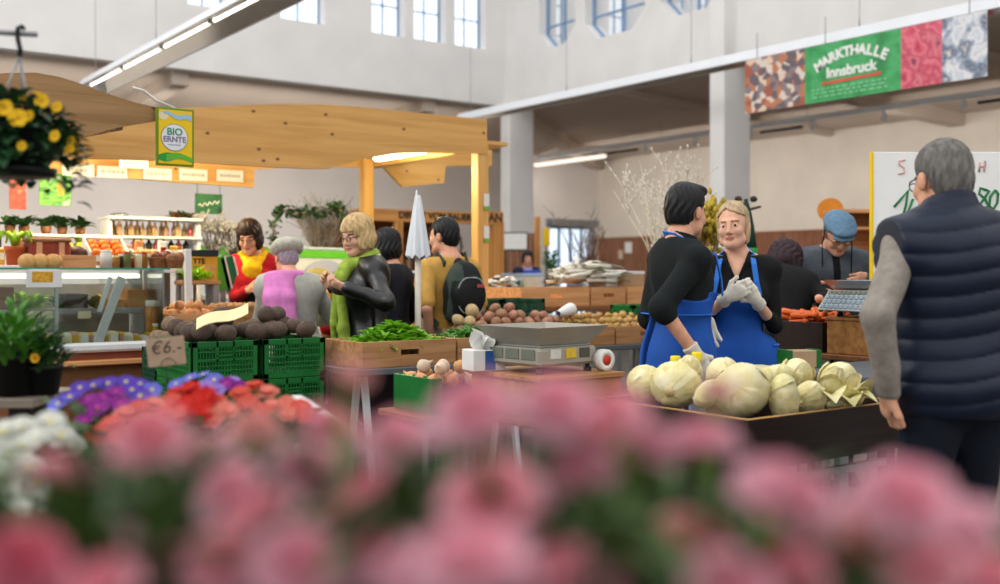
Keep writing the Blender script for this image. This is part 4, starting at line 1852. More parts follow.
# ---------------------------------------------------------------- seller in red
x, y = DX(254, 8.15)
f = Fig('person', 'person with dark bob in red jumper, yellow scarf and black apron', (x, y), 8, 1.765, lean=5, head=(16, -12, 3), female=True, h=.007, bulk=.94, skin=M_skin2)
f.arm(1, at(f, 248, 290, 7.75), pole=(.3, -.5, -.9), curl=.7)
f.arm(-1, at(f, 272, 291, 7.85), pole=(-.6, -.4, -.7), curl=.7)
stance(f)
f.build()
f.trousers(M_black, .012)
f.shoes(M_shoe)
f.top('jumper', M_red, hem=.90, inf=.024, sleeve=.93, fold=.007, collar=1.485, seed=21)
v = f.vox((None, None, .45), (None, None, 1.5))
f.torso(v, .036)
for i in range(7): v.ell(np.array([0, 0, .98 - i * .08]) * f.k, [.20, .16, .12], None, .05)
v.folds(.005, 25, 4)
X, Y, Z = v.grid()
L = lambda X, Y, Z: None
T = f.T
lx = T[0, 0] * X + T[1, 0] * Y + T[2, 0] * (Z - f.hip[2])
ly = T[0, 1] * X + T[1, 1] * Y + T[2, 1] * (Z - f.hip[2])
lz = T[0, 2] * X + T[1, 2] * Y + T[2, 2] * (Z - f.hip[2]) + f.hip[2]
e = np.maximum(np.maximum(np.abs(lx) - np.where(lz > 1.1, .125, .21), -ly), np.maximum(lz - 1.25, .5 - Z))
v.d = np.maximum(v.d, e.astype(np.float32))
f.part('apron', v, M_black)
v = f.vox((None, None, 1.0), (None, None, 1.65), .006)
for i in range(12):
    a, b = 2 * PI * i / 12, 2 * PI * (i + 1) / 12
    v.cone(f.t((.082 * math.sin(a), .0 + .08 * math.cos(a), 1.475 - .035 * math.cos(a))), f.t((.082 * math.sin(b), .08 * math.cos(b), 1.475 - .035 * math.cos(b))), .032, .032, .012)
v.ell(f.t((0, .125, 1.375)), (.075, .032, .07), f.T, .05)
v.folds(.005, 60, 7)
f.part('scarf', v, M_yellow)
f.hair(M_hbrown, hair_bob(-.095, .014, .034, 0, .052, -.10), h=.006)
spectacles(f)

# ---------------------------------------------------------------- far sellers
x, y = DX(527, 17.0)
f = Fig('person', 'person with dark hair in navy cardigan behind the small far counter', (x, y), 10, 1.70, head=(8, 0, 0), female=True, h=.014)
f.arm(1, (.18, .28, 1.05), curl=.5)
f.arm(-1, (-.18, .28, 1.05), curl=.5)
stance(f)
f.build()
f.trousers(M_black, .012)
f.top('cardigan', [mat('navy_knit', '1c2440', .8, .1, 20), M_lilac], hem=.85, inf=.03, sleeve=.95, collar=1.49, seed=3,
      region=lambda C: np.where((np.abs(C[:, 0]) < .07) & (C[:, 1] > 0), 1, 0))
f.hair(M_hblack, hair_bob(-.05, .012, .05, 0, .05, -.08), h=.01)
x, y = DX(392, 13.5)
f = Fig('person', 'person with dark hair and green top, far behind the leather jacket and the post', (x, y), -20, 1.64, h=.014, female=True)
f.arm(1, (.22, .1, .9), curl=.5)
f.arm(-1, (-.22, .1, .9), curl=.5)
stance(f)
f.build()
f.trousers(M_black, .012)
f.top('green_top', mat('green_knit', '5e8a4a', .8, .1, 20), hem=.88, inf=.028, sleeve=.95, collar=1.49, seed=3)
f.hair(M_hblack, hair_bob(-.08, .016, .04, 0, .05, -.12), h=.01)
# ================================================================ stalls, tables, crates
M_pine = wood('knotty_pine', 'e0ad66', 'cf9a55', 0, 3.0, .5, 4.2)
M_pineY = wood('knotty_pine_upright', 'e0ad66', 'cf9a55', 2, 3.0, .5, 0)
M_pined = wood('aged_pine', 'a88257', '8d6a40', 0, 3.0, .6, 3.4)  # same pine, with the nearer board's shade put into a darker colour
M_crate = wood('crate_wood', 'b98a5c', '94673d', 0, 5.0, .7, 0, rnd=.1)
M_crateo = wood('orange_crate_wood', 'd9a06c', 'b97c48', 0, 5.0, .7, 0, rnd=.08)
M_brownwood = wood('brown_wood', '8a5a34', '6b4226', 0, 4.0, .6, 2.0)
M_boxwood = wood('yellow_brown_board', 'b07c44', '8c5d2f', 0, 4.0, .6, 1.6)
M_darkply = wood('dark_brown_ply', '2c1c18', '1d1210', 0, 5.0, .45)
M_plyedge = mat('ply_edge', 'b98f58', .7, .1, 30)
M_gplastic = mat('green_plastic', '1a6a2e', .4, .08, 10)
M_dgplastic = mat('dark_green_plastic', '1c4a36', .4, .08, 10)
M_wplastic = mat('white_plastic', 'dedfe0', .4, .03, 10)
M_paper = mat('white_paper', 'e3e2de', .8, .03, 10)
M_card = mat('brown_card', 'b79877', .85, .06, 14)
M_ink = mat('black_ink', '2b2926', .7, .05, 20)
M_clear = glass('counter_glass', 'f6fbf9', .12)
M_gedge = mat('glass_edge', '3f9a84', .2, .05, 8)
M_greytop = mat('grey_laminate', '5f6265', .45, .08, 6)
M_slate = mat('dark_grey_sheet', '54595f', .5, .10, 6)


def fascia(mb, prof, Y, th, nrm=(0, 1, 0)):
    """wave-cut board on the plane y = Y; prof = (px, top py, bottom py)"""
    pts = []
    for i in range(len(prof) - 1):
        a, b = prof[i], prof[i + 1]
        n = max(1, int(abs(b[0] - a[0]) / 9))
        for j in range(n):
            t = j / n
            pts.append([a[k] + (b[k] - a[k]) * t for k in range(3)])
    pts.append(list(prof[-1]))
    mb.strip([WY(p[0], p[1], Y) for p in pts], [WY(p[0], p[2], Y) for p in pts], th, nrm)


# ---- the pine canopy of the left stall
FY, RY = 6.92, 8.62
root = empty('pine_canopy', (WY(480, 273, FY).x, FY, 0), 0, 'pine stall canopy with a wave cut knotty fascia on yellow posts', 'canopy')
mb = MB()
fascia(mb, [(-60, 112, 158), (20, 114, 157.5), (78, 112, 158), (157, 109, 160.5), (200, 107, 162.5), (240, 105.3, 165), (275, 104.3, 167), (312, 104.3, 168.8), (330, 104.8, 168.6),
            (362, 107, 159.5), (396, 110.5, 153.4), (430, 114, 152.5), (487, 119.5, 153.8)], FY, .045)
mb.build('front_fascia', M_pine, root, local=False)
mb = MB()
zt = 2.46
fascia(mb, [(-60, 120, 172), (48, 120, 172), (150, 130, 180), (254, 138, 187.5), (254.5, 138, 169.5), (300, 140, 167), (384, 143, 167), (403, 145, 187), (444, 148, 183), (446, 148, 166), (492, 150, 166)], RY, .045)
mb.build('rear_fascia', M_pine, root, local=False)
x0, x1 = WY(-60, 273, FY).x, WY(487, 273, FY).x
mb = MB()
i = 0
yy = FY + .05
while yy < RY - .02:
    mb.lh((x0, yy, 2.40), (x1 + .25, min(yy + .138, RY), 2.43))
    yy += .14
for xx in np.linspace(x0 + .3, x1 - .1, 5):
    mb.lh((xx - .04, FY + .05, 2.33), (xx + .04, RY, 2.40))
mb.build('canopy_boarding', M_pine, root, local=False)
for nm, px, Y in (('front', 480, FY + .06), ('rear', 366.5, RY - .06)):
    p = WY(px, 273, Y)
    mb = MB()
    mb.lh((p.x - .052, Y - .052, 0), (p.x + .052, Y + .052, 2.42), .006)
    mb.build('post', M_pineY, root, local=False)
p = WY(480, 273, FY + .06)
for hh in (1.86, 1.60):
    mb = MB()
    mb.lh((p.x + .0, p.y - .060, hh), (p.x + .05, p.y - .053, hh + .13), mi=0)
    mb.lh((p.x + .0, p.y - .061, hh), (p.x + .05, p.y - .0525, hh + .03), mi=1)
    mb.build('leaflet', [M_paper, mat('leaf_green_print', '7fae3a', .6, .05, 9)], root, local=False)

# the lamps under the canopy
for (px, py, z, L, lab) in ((400, 154.5, 8.68, .40, 'short lit tube lamp under the right bay of the pine canopy'),
                            (190, 150, 7.8, .50, 'lit tube lamp under the middle of the pine canopy, behind the yellow sign'),
                            (60, 150, 7.3, .50, 'lit tube lamp under the far end of the pine canopy, behind the hanging basket')):
    p = W(px, py, z)
    r = empty('canopy_tube_lamp', p, 0, lab, 'lamp', None)
    mb = MB()
    mb.lh((-.05, -L, .02), (.05, L, .06), .008)
    mb.build('housing', M_lampwhite, r)
    mb = MB()
    mb.lh((-.045, -L * .98, -.025), (.045, L * .98, .021), .02)
    mb.build('diffuser', emit('warm_tube', 'fff6e6', 6.0), r)
    for q in (-L * .8, L * .8):
        mb = MB()
        mb.tube([(0, q, .06), (0, q, 2.40 - p.z)], .006, 5)
        mb.build('hanger', M_greymetal, r)
    l = bpy.data.lights.new('canopy_light', 'POINT')
    l.energy = 34
    l.color = (1.0, .95, .60)
    l.shadow_soft_size = .12
    o = bpy.data.objects.new('canopy_light', l)
    COL.objects.link(o)
    o.location = (p.x, p.y, p.z - .10)

# white name plates under the canopy
pl = [(62, 94, 164.5, 175.5), (97, 127, 167, 177), (119, 148, 159.5, 167.5), (143, 171.5, 169, 179), (179, 207, 170, 180), (216.5, 243, 171, 181)]
ordn = ['long white name plate on the yellow beam, nearest the hanging basket', 'white name plate second from the hanging basket on the yellow beam',
        'white name plate set higher than the others beside the yellow sign', 'white name plate on the yellow beam just below the sign\'s near edge',
        'white name plate on the yellow beam below the sign\'s far edge', 'white name plate nearest the free end of the yellow beam']
rg = random.Random(5)
for (a, b, t, u), lb in zip(pl, ordn):
    Y = RY - .02 if t > 160 else RY - .25
    A, B = WY(a, u, Y), WY(b, t, Y)
    r = empty('name_plate', A, 0, lb, 'sign', None)
    mb = MB()
    mb.lh((0, -.008, 0), (B.x - A.x, 0, B.z - A.z), .001)
    mb.build('plate', M_paper, r)
    mb = MB()
    u0 = .12 * (B.x - A.x)
    while u0 < .82 * (B.x - A.x):
        w = rg.uniform(.012, .03)
        mb.lh((u0, -.0095, (B.z - A.z) * .38), (u0 + w, -.008, (B.z - A.z) * .62))
        u0 += w + .008
    mb.build('faint_print', mat('faint_grey_print', 'b3aba4', .8, .03, 10), r)
    if t < 160:
        mb = MB()
        for q in (.1, .9):
            mb.tube([((B.x - A.x) * q, -.004, B.z - A.z), ((B.x - A.x) * q, -.004, 2.40 - A.z)], .003, 5)
        mb.build('hanger', M_greymetal, r)

# ---- the shaded wave board nearer the camera
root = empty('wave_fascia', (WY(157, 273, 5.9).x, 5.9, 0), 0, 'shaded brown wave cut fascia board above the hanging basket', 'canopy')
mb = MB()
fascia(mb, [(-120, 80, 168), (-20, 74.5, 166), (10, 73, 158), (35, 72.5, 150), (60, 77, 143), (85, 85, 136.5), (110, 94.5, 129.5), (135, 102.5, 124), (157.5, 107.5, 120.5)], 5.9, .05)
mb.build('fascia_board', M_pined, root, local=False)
p = WY(-95, 273, 5.98)
mb = MB()
mb.lh((p.x - .05, 5.95, 0), (p.x + .05, 6.05, 2.6), .006)
mb.build('post', M_pineY, root, local=False)
q = WY(120, 273, 5.9)
mb = MB()
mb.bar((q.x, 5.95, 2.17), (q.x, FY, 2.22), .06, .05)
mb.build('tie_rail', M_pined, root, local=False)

# ---- the yellow harvest sign
A, B = WY(156.5, 165, 5.86), WY(194, 110, 5.86)
w, h = B.x - A.x, B.z - A.z
root = empty('harvest_sign', (A.x, 5.86, A.z), 0, 'yellow sign with white disc and green hills hung on the fascia', 'sign')
fr = ((0, 0, 0), (1, 0, 0), (0, 0, 1), (0, -1, 0))
M_sy = mat('sign_yellow', 'f0c81a', .5, .02, 5)
mb = MB()
mb.lh((0, 0, 0), (w, .02, h), .002)
mb.build('panel', mat('sign_border', '6d8a1e', .5, .02, 5), root)
mb = MB()
mb.prism([(.012, .012), (w - .012, .012), (w - .012, h - .012), (.012, h - .012)], .0, .003, fr)
mb.build('yellow_field', M_sy, root)


def disc(cx, cz, rx, rz, d, m, nm):
    mb = MB()
    mb.prism([(cx + rx * math.cos(2 * PI * i / 36), cz + rz * math.sin(2 * PI * i / 36)) for i in range(36)], d, d + .0015, fr)
    return mb.build(nm, m, root)


disc(w * .47, h * .49, w * .36, w * .36, .003, mat('sign_outline', '5a6160', .5, .02, 5), 'disc_outline')
disc(w * .47, h * .49, w * .345, w * .345, .0045, mat('sign_white', 'e6e6ea', .5, .02, 5), 'disc_field')
disc(w * .18, h * .86, w * .13, w * .12, .003, mat('sign_sun', 'e9d9b4', .5, .02, 5), 'sun')
mb = MB()
top = [(w * .12 + w * .8 * t, h * (.93 - .05 * t + .02 * math.sin(t * 9))) for t in np.linspace(0, 1, 16)]
bot = [(w * .22 + w * .70 * t, h * (.87 - .09 * t + .025 * math.sin(t * 8 + 1))) for t in np.linspace(1, 0, 16)]
mb.prism(top + bot, .0045, .006, fr)
mb.build('cloud', mat('sign_cloud', '9fc6d8', .5, .03, 5), root)
for nm, a, b, ph, c in (('near_hill', .05, .62, 0, '2d9a3c'), ('far_hill', .25, .95, 2.2, '63b53a')):
    mb = MB()
    ts = np.linspace(0, 1, 18)
    tp = [(w * (a + (b - a) * t), h * (.16 + .07 * math.sin(PI * t * .9 + .3 + (0 if ph == 0 else .2)))) for t in ts]
    bt = [(w * (a + (b - a) * t), h * (.10 - .03 * math.sin(t * 5 + ph))) for t in ts[::-1]]
    mb.prism(tp + bt, .003 if ph == 0 else .0045, .005 if ph == 0 else .006, fr)
    mb.build(nm, mat(nm + '_green', c, .5, .03, 5), root)
o0 = Vector((A.x, 5.86, A.z))
lettering('BIO', h * .17, mat('sign_green_letter', '2f8f6a', .5, .02, 5), root, o0 + Vector((w * .47, -.007, h * .585)), (1, 0, 0), (0, 0, 1), .002, .001)
lettering('ERNTE', h * .135, mat('sign_violet_letter', '7f7a96', .5, .02, 5), root, o0 + Vector((w * .47, -.007, h * .455)), (1, 0, 0), (0, 0, 1), .002, .001)
mb = MB()
for i in range(7):
    mb.lh((w * (.30 + .05 * i), -.008, h * .355), (w * (.33 + .05 * i), -.006, h * .375))
mb.build('small_print', mat('sign_small_print', '8a9a9a', .5, .02, 5), root)
mb = MB()
mb.tube([(w * .5, .01, h), (w * .02, .03, h + .04), (-.06, .03, h + .085), (-.12, .04, h + .10)], .008, 6)
mb.build('cord', mat('pale_cord', 'd9d6cf', .6, .05, 9), root)


# ---------------------------------------------------------------- builders
def crate(name, lo, hi, m, label, cat='crate', wall=.014, slots=0, hole=True, group=None, inner=None):
    """open box of boards: four sides, floor and corner posts"""
    lo, hi = Vector(lo), Vector(hi)
    r = empty(name, (lo.x, lo.y, lo.z), 0, label, cat, group)
    L, D, H = hi - lo
    t = wall

    def side(A, B):
        mb = MB()
        n = 1 if H < .17 else 2
        for i in range(n):
            z0, z1 = H * i / n + (.004 if i else 0), H * (i + 1) / n
            if hole and i == n - 1 and (abs(B[0] - A[0]) > t * 3):
                c = (A[0] + B[0]) / 2
                zz = z0 + (z1 - z0) * .55
                hw = .055
                mb.lh((A[0], A[1], z0), (c - hw, B[1], z1), .002)
                mb.lh((c + hw, A[1], z0), (B[0], B[1], z1), .002)
                mb.lh((c - hw, A[1], z0), (c + hw, B[1], zz - .014), .001)
                mb.lh((c - hw, A[1], zz + .014), (c + hw, B[1], z1), .001)
            else:
                mb.lh((A[0], A[1], z0), (B[0], B[1], z1), .002)
        mb.build('side_panel', m, r)
    side((0, 0), (L, t))
    side((0, D - t), (L, D))
    side((0, t), (t, D - t))
    side((L - t, t), (L, D - t))
    mb = MB()
    mb.lh((t, t, 0), (L - t, D - t, .012))
    mb.build('base', m, r)
    for a in (t, L - t - .024):
        for b in (t, D - t - .024):
            mb = MB()
            mb.lh((a, b, .012), (a + .024, b + .024, H - .004))
            mb.build('corner_post', m, r)
    return r


def plastic_crate(name, lo, hi, m, label, group=None, tag=False):
    lo, hi = Vector(lo), Vector(hi)
    r = empty(name, (lo.x, lo.y, lo.z), 0, label, 'crate', group)
    L, D, H = hi - lo
    t = .012

    def lattice(axis, off):
        W_ = L if axis == 0 else D
        mb = MB()

        def bx(u0, u1, z0, z1, th=t):
            if axis == 0: mb.lh((u0, off, z0), (u1, off + th, z1), .002)
            else: mb.lh((off, u0, z0), (off + th, u1, z1), .002)
        bx(0, W_, H - .028, H)
        bx(0, W_, 0, .026)
        bx(0, .034, 0, H)
        bx(W_ - .034, W_, 0, H)
        bx(.03, W_ - .03, H * .50, H * .50 + .014)
        bx(W_ * .36, W_ * .40, H * .5, H)
        bx(W_ * .60, W_ * .64, H * .5, H)
        bx(W_ * .36, W_ * .64, H * .62, H * .67)
        n = int(W_ / .018)
        for i in range(n):
            u = .03 + (W_ - .06) * i / n
            if not (W_ * .37 < u < W_ * .62 and False):
                bx(u, u + .006, .02, H - .02, t * .7)
        for zz in (.14, .26, .38, .72, .84):
            bx(.03, W_ - .03, H * zz, H * zz + .006, t * .8)
        return mb.build('lattice_side', m, r)
    lattice(0, 0)
    lattice(0, D - t)
    lattice(1, 0)
    lattice(1, L - t)
    mb = MB()
    mb.lh((t, t, .004), (L - t, D - t, .014))
    mb.build('base', m, r)
    if tag:
        mb = MB()
        mb.lh((L * .38, -.003, H * .22), (L * .60, -.0005, H * .48))
        mb.build('paper_label', M_paper, r)
    return r


def table(name, lo, hi, th, m, label, legm=None, legs=True, inset=.06, cat='table', trestle=False):
    lo, hi = Vector(lo), Vector(hi)
    r = empty(name, ((lo.x + hi.x) / 2, (lo.y + hi.y) / 2, 0), 0, label, cat)
    hx, hy, z = (hi.x - lo.x) / 2, (hi.y - lo.y) / 2, hi.z
    mb = MB()
    mb.lh((-hx, -hy, z - th), (hx, hy, z), .005)
    mb.build('tabletop', m, r)
    lm = legm or M_greymetal
    if trestle:
        for s in (-1, 1):
            for e in (-1, 1):
                mb = MB()
                mb.bar((s * (hx - .15), 0 + e * .03, z - th), (s * (hx - .15), e * (hy - .05), 0), .03, .03)
                mb.build('leg', lm, r)
    else:
        for a in (-1, 1):
            for b in (-1, 1):
                mb = MB()
                mb.lh((a * (hx - inset) - .022, b * (hy - inset) - .022, 0), (a * (hx - inset) + .022, b * (hy - inset) + .022, z - th), .003)
                mb.build('leg', lm, r)
    return r


def card(name, A, w, h, m, label, ang=0.0, cat='sign', nrm=None, tilt=0.0, th=.004):
    """flat card that faces the camera side by default; origin at its lower middle"""
    r = empty(name, A, -YAW + ang, label, cat)
    r.rotation_euler = (tilt, 0, -YAW + ang)
    mb = MB()
    mb.lh((-w / 2, -th / 2, 0), (w / 2, th / 2, h), .001)
    mb.build('card', m, r)
    return r


# ---------------------------------------------------------------- deli counter
DY = 6.33
xr = WY(168, 273, DY).x
xl = WY(-70, 273, DY).x
dx = xl
root = empty('deli_counter', (xr, DY, 0), 0, 'glass fronted deli counter with brown wooden base and white rail', 'counter')
hb_, ht_ = WY(120, 346, DY).z, WY(120, 269.5, DY).z
mb = MB()
mb.lh((xl, DY + .04, .05), (xr - .02, DY + .85, hb_ - .12), .004)
mb.lh((xl, DY + .08, 0), (xr - .06, DY + .8, .06))
mb.build('base_cabinet', M_brownwood, root, local=False)
mb = MB()
mb.lh((xl, DY + .02, hb_ - .12), (xr - .02, DY + .85, hb_ - .02), .004)
mb.build('red_brown_band', mat('red_brown_paint', '8a4a34', .5, .08, 8), root, local=False)
mb = MB()
mb.lh((xl, DY - .05, hb_ - .105), (xr - .10, DY + .03, hb_ - .075), .006)
mb.build('wooden_ledge', M_crateo, root, local=False)
mb = MB()
mb.lh((xl, DY - .025, hb_ - .03), (xr - .01, DY + .05, hb_ + .025), .014)
mb.build('front_rail', M_wplastic, root, local=False)
mb = MB()
mb.lh((xl, DY + .04, hb_ - .02), (xr - .03, DY + .85, hb_ + .0))
mb.build('deck', M_steel, root, local=False)
mb = MB()
mb.lh((xl, DY + .012, hb_ + .02), (xr - .02, DY + .018, ht_))
mb.build('front_pane', M_clear, root, local=False)
mb = MB()
mb.lh((xr - .03, DY + .02, hb_ + .02), (xr - .024, DY + .80, ht_))
mb.build('side_pane', M_clear, root, local=False)
mb = MB()
mb.lh((xl, DY - .01, ht_), (xr + .01, DY + .46, ht_ + .008))
mb.build('top_pane', M_clear, root, local=False)
mb = MB()
mb.lh((xl, DY - .0115, ht_ - .001), (xr + .01, DY - .0095, ht_ + .009))
mb.build('pane_edge', M_gedge, root, local=False)
hs = WY(100, 308, DY + .3).z
for zz in (hs,):
    mb = MB()
    mb.lh((xl, DY + .26, zz - .035), (xr - .05, DY + .62, zz), .003)
    mb.build('inner_shelf', M_greymetal, root, local=False)
mb = MB()
mb.lh((xl, DY + .64, hb_), (xr - .04, DY + .66, ht_ - .09))
mb.build('back_panel', mat('grey_brown_panel', 'b5ab9c', .5, .08, 6), root, local=False)
mb = MB()
mb.lh((xl, DY + .38, ht_ - .05), (xr - .05, DY + .46, ht_ - .001), .004)
mb.build('lamp_housing', M_wplastic, root, local=False)
mb = MB()
mb.tube([(xl, DY + .37, ht_ - .04), (xr - .06, DY + .37, ht_ - .04)], .012, 8)
mb.build('counter_tube', emit('counter_tube_light', 'fff2dc', 4.0), root, local=False)  # glowing tube added to brighten the inside of the counter
for px in (56.5, -40):
    p = WY(px, 273, DY + .03)
    mb = MB()
    mb.lh((p.x - .010, DY + .02, hb_ + .02), (p.x + .010, DY + .04, ht_), .002)
    mb.build('post', M_steel, root, local=False)
p = WY(183, 273, DY + .35)
mb = MB()
mb.bar((xr - .03, DY + .36, ht_), (xr - .0, DY + .40, hb_ + .02), .03, .02, .003)
mb.build('post', M_wplastic, root, local=False)
for (a, b, c, d, w, Y0, Y1) in ((122, 277, 97, 345, .052, DY + .05, DY + .035), (110.5, 277, 99, 312, .026, DY + .06, DY + .05)):
    mb = MB()
    mb.bar(WY(a, b, Y0), WY(c, d, Y1), w, .02, .004, up=(0, 1, 0))
    mb.build('bracket', M_wplastic, root, local=False)
for (a, b) in ((26, 40), (42, 53), (78, 91)):
    A, B = WY(a, 318.5, DY + .25), WY(b, 311, DY + .25)
    mb = MB()
    mb.lh((A.x, DY + .248, A.z), (B.x, DY + .255, B.z))
    mb.build('shelf_tag', mat('cream_tag', 'd9cdb0', .8, .04, 10), root, local=False)

# white post beside the counter
p = WY(189, 273, DY + .55)
root = empty('white_post', (p.x, DY + .55, 0), 0, 'slim white leaning post at the end of the deli counter', 'post')
mb = MB()
mb.bar((.03, 0, 0), (-.012, 0, WY(186, 249, DY + .55).z), .042, .042, .004)
mb.build('post', M_wplastic, root)
mb = MB()
mb.lh((-.03, -.06, 0), (.09, .06, .012), .003)
mb.build('foot_plate', M_wplastic, root)


# ---------------------------------------------------------------- things placed by depth
def stand_h(px, py, z): return W(px, py, z).z


TB = .86
# trestle table with the two salad crates
ax, ay = 2.59, 4.73
table('trestle_table', (ax - .05, ay - .03, 0), (ax + 1.20, ay + .42, TB), .035, M_greytop, 'trestle table with grey top carrying the lettuce and potato crates', M_wplastic, trestle=True)
mb = MB()
mb.lh((-.56, .19, .12), (.56, .205, TB - .036), .001)
mb.build('rear_panel', M_darkply, bpy.data.objects['trestle_table'])
crate('wooden_crate', (ax, ay, TB + .001), (ax + .576, ay + .415, .996), M_crate, 'shallow wooden crate of bright green lettuce beside the green plastic crates', wall=.014)
crate('wooden_crate', (ax + .59, ay, TB + .001), (ax + 1.166, ay + .415, .996), M_crate, 'wooden crate of leafy salad between the lettuce crate and the scale', wall=.014)
# potato crates, second row
table('crate_table', (3.72, 5.29, 0), (5.50, 5.74, TB), .035, M_greytop, 'low table under the three potato crates')
pc = []
for i, lb in enumerate(('wooden crate heaped with red potatoes behind the salad crate', 'wooden crate of red and yellow potatoes behind the scale', 'wooden crate of yellow potatoes next to the young man in the apron')):
    pc.append(crate('wooden_crate', (3.72 + .575 * i, 5.31, TB + .001), (4.28 + .575 * i, 5.72, .985), M_crate, lb))
# green crates with radishes
for k, (X0, lbl) in enumerate(((1.80, 'the stack beside the price card'), (2.17, 'the stack beside the wooden lettuce crate'))):
    for i in range(5):
        w_ = ('bottom', 'second', 'middle', 'fourth', 'topmost')[i]
        plastic_crate('green_plastic_crate', (X0, 5.0, .203 * i), (X0 + .352, 5.54, .203 * i + .2), M_gplastic, 'green lattice plastic crate, %s of %s' % (w_, lbl), 'green crate stacks', tag=(k == 1 and i == 3))
for i in range(4):
    plastic_crate('dark_plastic_crate', (1.86, 5.57, .235 * i), (2.16, 5.95, .235 * i + .232), M_dgplastic, 'dark green plastic crate behind the price card, %s of its stack' % ('bottom', 'second', 'third', 'topmost')[i], 'dark crate stack')

# tier of orange wood crates with leeks
table('high_table', (4.60, 6.28, 0), (6.52, 6.88, 1.09), .04, M_brownwood, 'tall table under the orange wood leek crates')
for a, b, lb in ((4.81, 5.49, 'orange wood crate under the near half of the leek pile'), (5.51, 5.88, 'short orange wood crate under the middle of the leek pile'), (5.90, 6.50, 'orange wood crate behind the young man in the apron')):
    crate('orange_wood_crate', (a, 6.30, 1.091), (b, 6.85, 1.235), M_crateo, lb)
# scale platform
C0 = W(540, 378, 4.1)
table('low_bench', (C0.x - .05, C0.y - .05, 0), (C0.x + .48, C0.y + .56, .775), .03, M_brownwood, 'low brown bench under the scale platform')
root = empty('platform_box', (C0.x, C0.y, .776), 0, 'yellow brown wooden box under the grey scale', 'box')
mb = MB()
mb.lh((0, 0, 0), (.43, .47, .145), .003)
mb.build('box_body', M_boxwood, root)
mb = MB()
mb.lh((-.012, -.012, .145), (.442, .482, .165), .003)
mb.build('lid_board', M_boxwood, root)


# ---------------------------------------------------------------- market scales
M_scale = mat('beige_grey_enamel', '9d978a', .4, .05, 8)
M_scale2 = mat('pale_grey_enamel', 'b7b9b6', .4, .05, 8)
M_lcd = mat('display_grey_green', '6f7468', .3, .06, 12)


def scale(loc, rz, label, m, panel=False):
    r = empty('market_scale', loc, rz, label, 'scale')
    mb = MB()
    mb.lh((-.17, -.16, .03), (.17, .16, .105), .012)
    mb.build('body', m, r)
    mb = MB()
    mb.lh((-.15, -.14, .105), (.15, .14, .115), .004)
    mb.build('top_plate', M_steel, r)
    mb = MB()
    t, bq = (.20, .185), (.14, .13)
    z0, z1, th = .122, .190, .006
    for s in (0, 1):
        pass
    vs = []
    for (a, b, z) in ((bq[0], bq[1], z0), (t[0], t[1], z1), (t[0] + .006, t[1] + .006, z1), (bq[0] + .004, bq[1] + .004, z0 - .006)):
        vs += [(-a, -b, z), (a, -b, z), (a, b, z), (-a, b, z)]
    fs = [(0, 1, 2, 3), (12, 15, 14, 13)]
    for k in (0, 4, 8):
        for i in range(4):
            fs.append((k + i, k + 4 + i, k + 4 + (i + 1) % 4, k + (i + 1) % 4))
    mb.add(vs, fs)
    mb.build('weighing_tray', m if not panel else M_steel, r)
    mb = MB()
    mb.tube([(0, 0, .112), (0, 0, .124)], .05, 12)
    mb.build('tray_stem', M_darkmetal, r)
    for a in (-1, 1):
        for b in (-1, 1):
            mb = MB()
            mb.lathe([(.016, 0), (.018, .012), (.010, .016), (.010, .034)], 10, (a * .14, b * .13, 0))
            mb.build('foot', M_darkmetal, r)
    for i in range(3):
        mb = MB()
        y0 = -.135 + .095 * i
        mb.lh((-.1735, y0, .058), (-.169, y0 + .08, .100), .001)
        mb.build('display_window', M_lcd, r)
    if panel:
        mb = MB()
        mb.box((-.215, 0, .085), (.012, .34, .13), .003, rot=(0, math.radians(38), 0))
        p2 = mb.build('key_panel', M_scale2, r)
        k2 = MB()
        for i in range(9):
            for j in range(4):
                c = Matrix.Rotation(math.radians(38), 3, 'Y') @ Vector((-.009, -.14 + .035 * i, -.045 + .030 * j))
                k2.box((-.215 + c.x, c.y, .085 + c.z), (.005, .026, .022), .001, rot=(0, math.radians(38), 0), mi=(0 if j < 3 else 1))
        k2.build('keys', [mat('key_blue_grey', '7f93a3', .4, .1, 20), M_lcd], r)
    for i, (u, c) in enumerate(((-.11, 'd0cfc8'), (-.02, 'd8b53a'), (.06, '4f4f48'))):
        mb = MB()
        mb.lh((u, -.1635, .06), (u + .06, -.159, .100), .001)
        mb.build('sticker', mat('sticker_%d' % i, c, .5, .06, 40), r)
    return r


p = C0
scale((C0.x + .20, C0.y + .24, .942), math.radians(6), 'beige grey market scale with flat tray on the wooden platform box', M_scale)
root = empty('tape_roll', (C0.x + .395, C0.y + .07, .942), 0, 'red and white tape roll standing beside the beige scale', 'tape')
mb = MB()
R90 = Matrix.Rotation(PI / 2, 3, 'X')
mb.lathe([(.022, -.02), (.045, -.02), (.045, .02), (.022, .02), (.022, -.02)], 20, (0, 0, .045), R=R90, cap=False)
mb.build('tape', M_paper, root)
mb = MB()
mb.lathe([(.0, -.021), (.022, -.021), (.022, .021), (.0, .021)], 20, (0, 0, .045), R=R90)
mb.build('red_core', mat('tape_red', 'c2402c', .5, .05, 9), root)
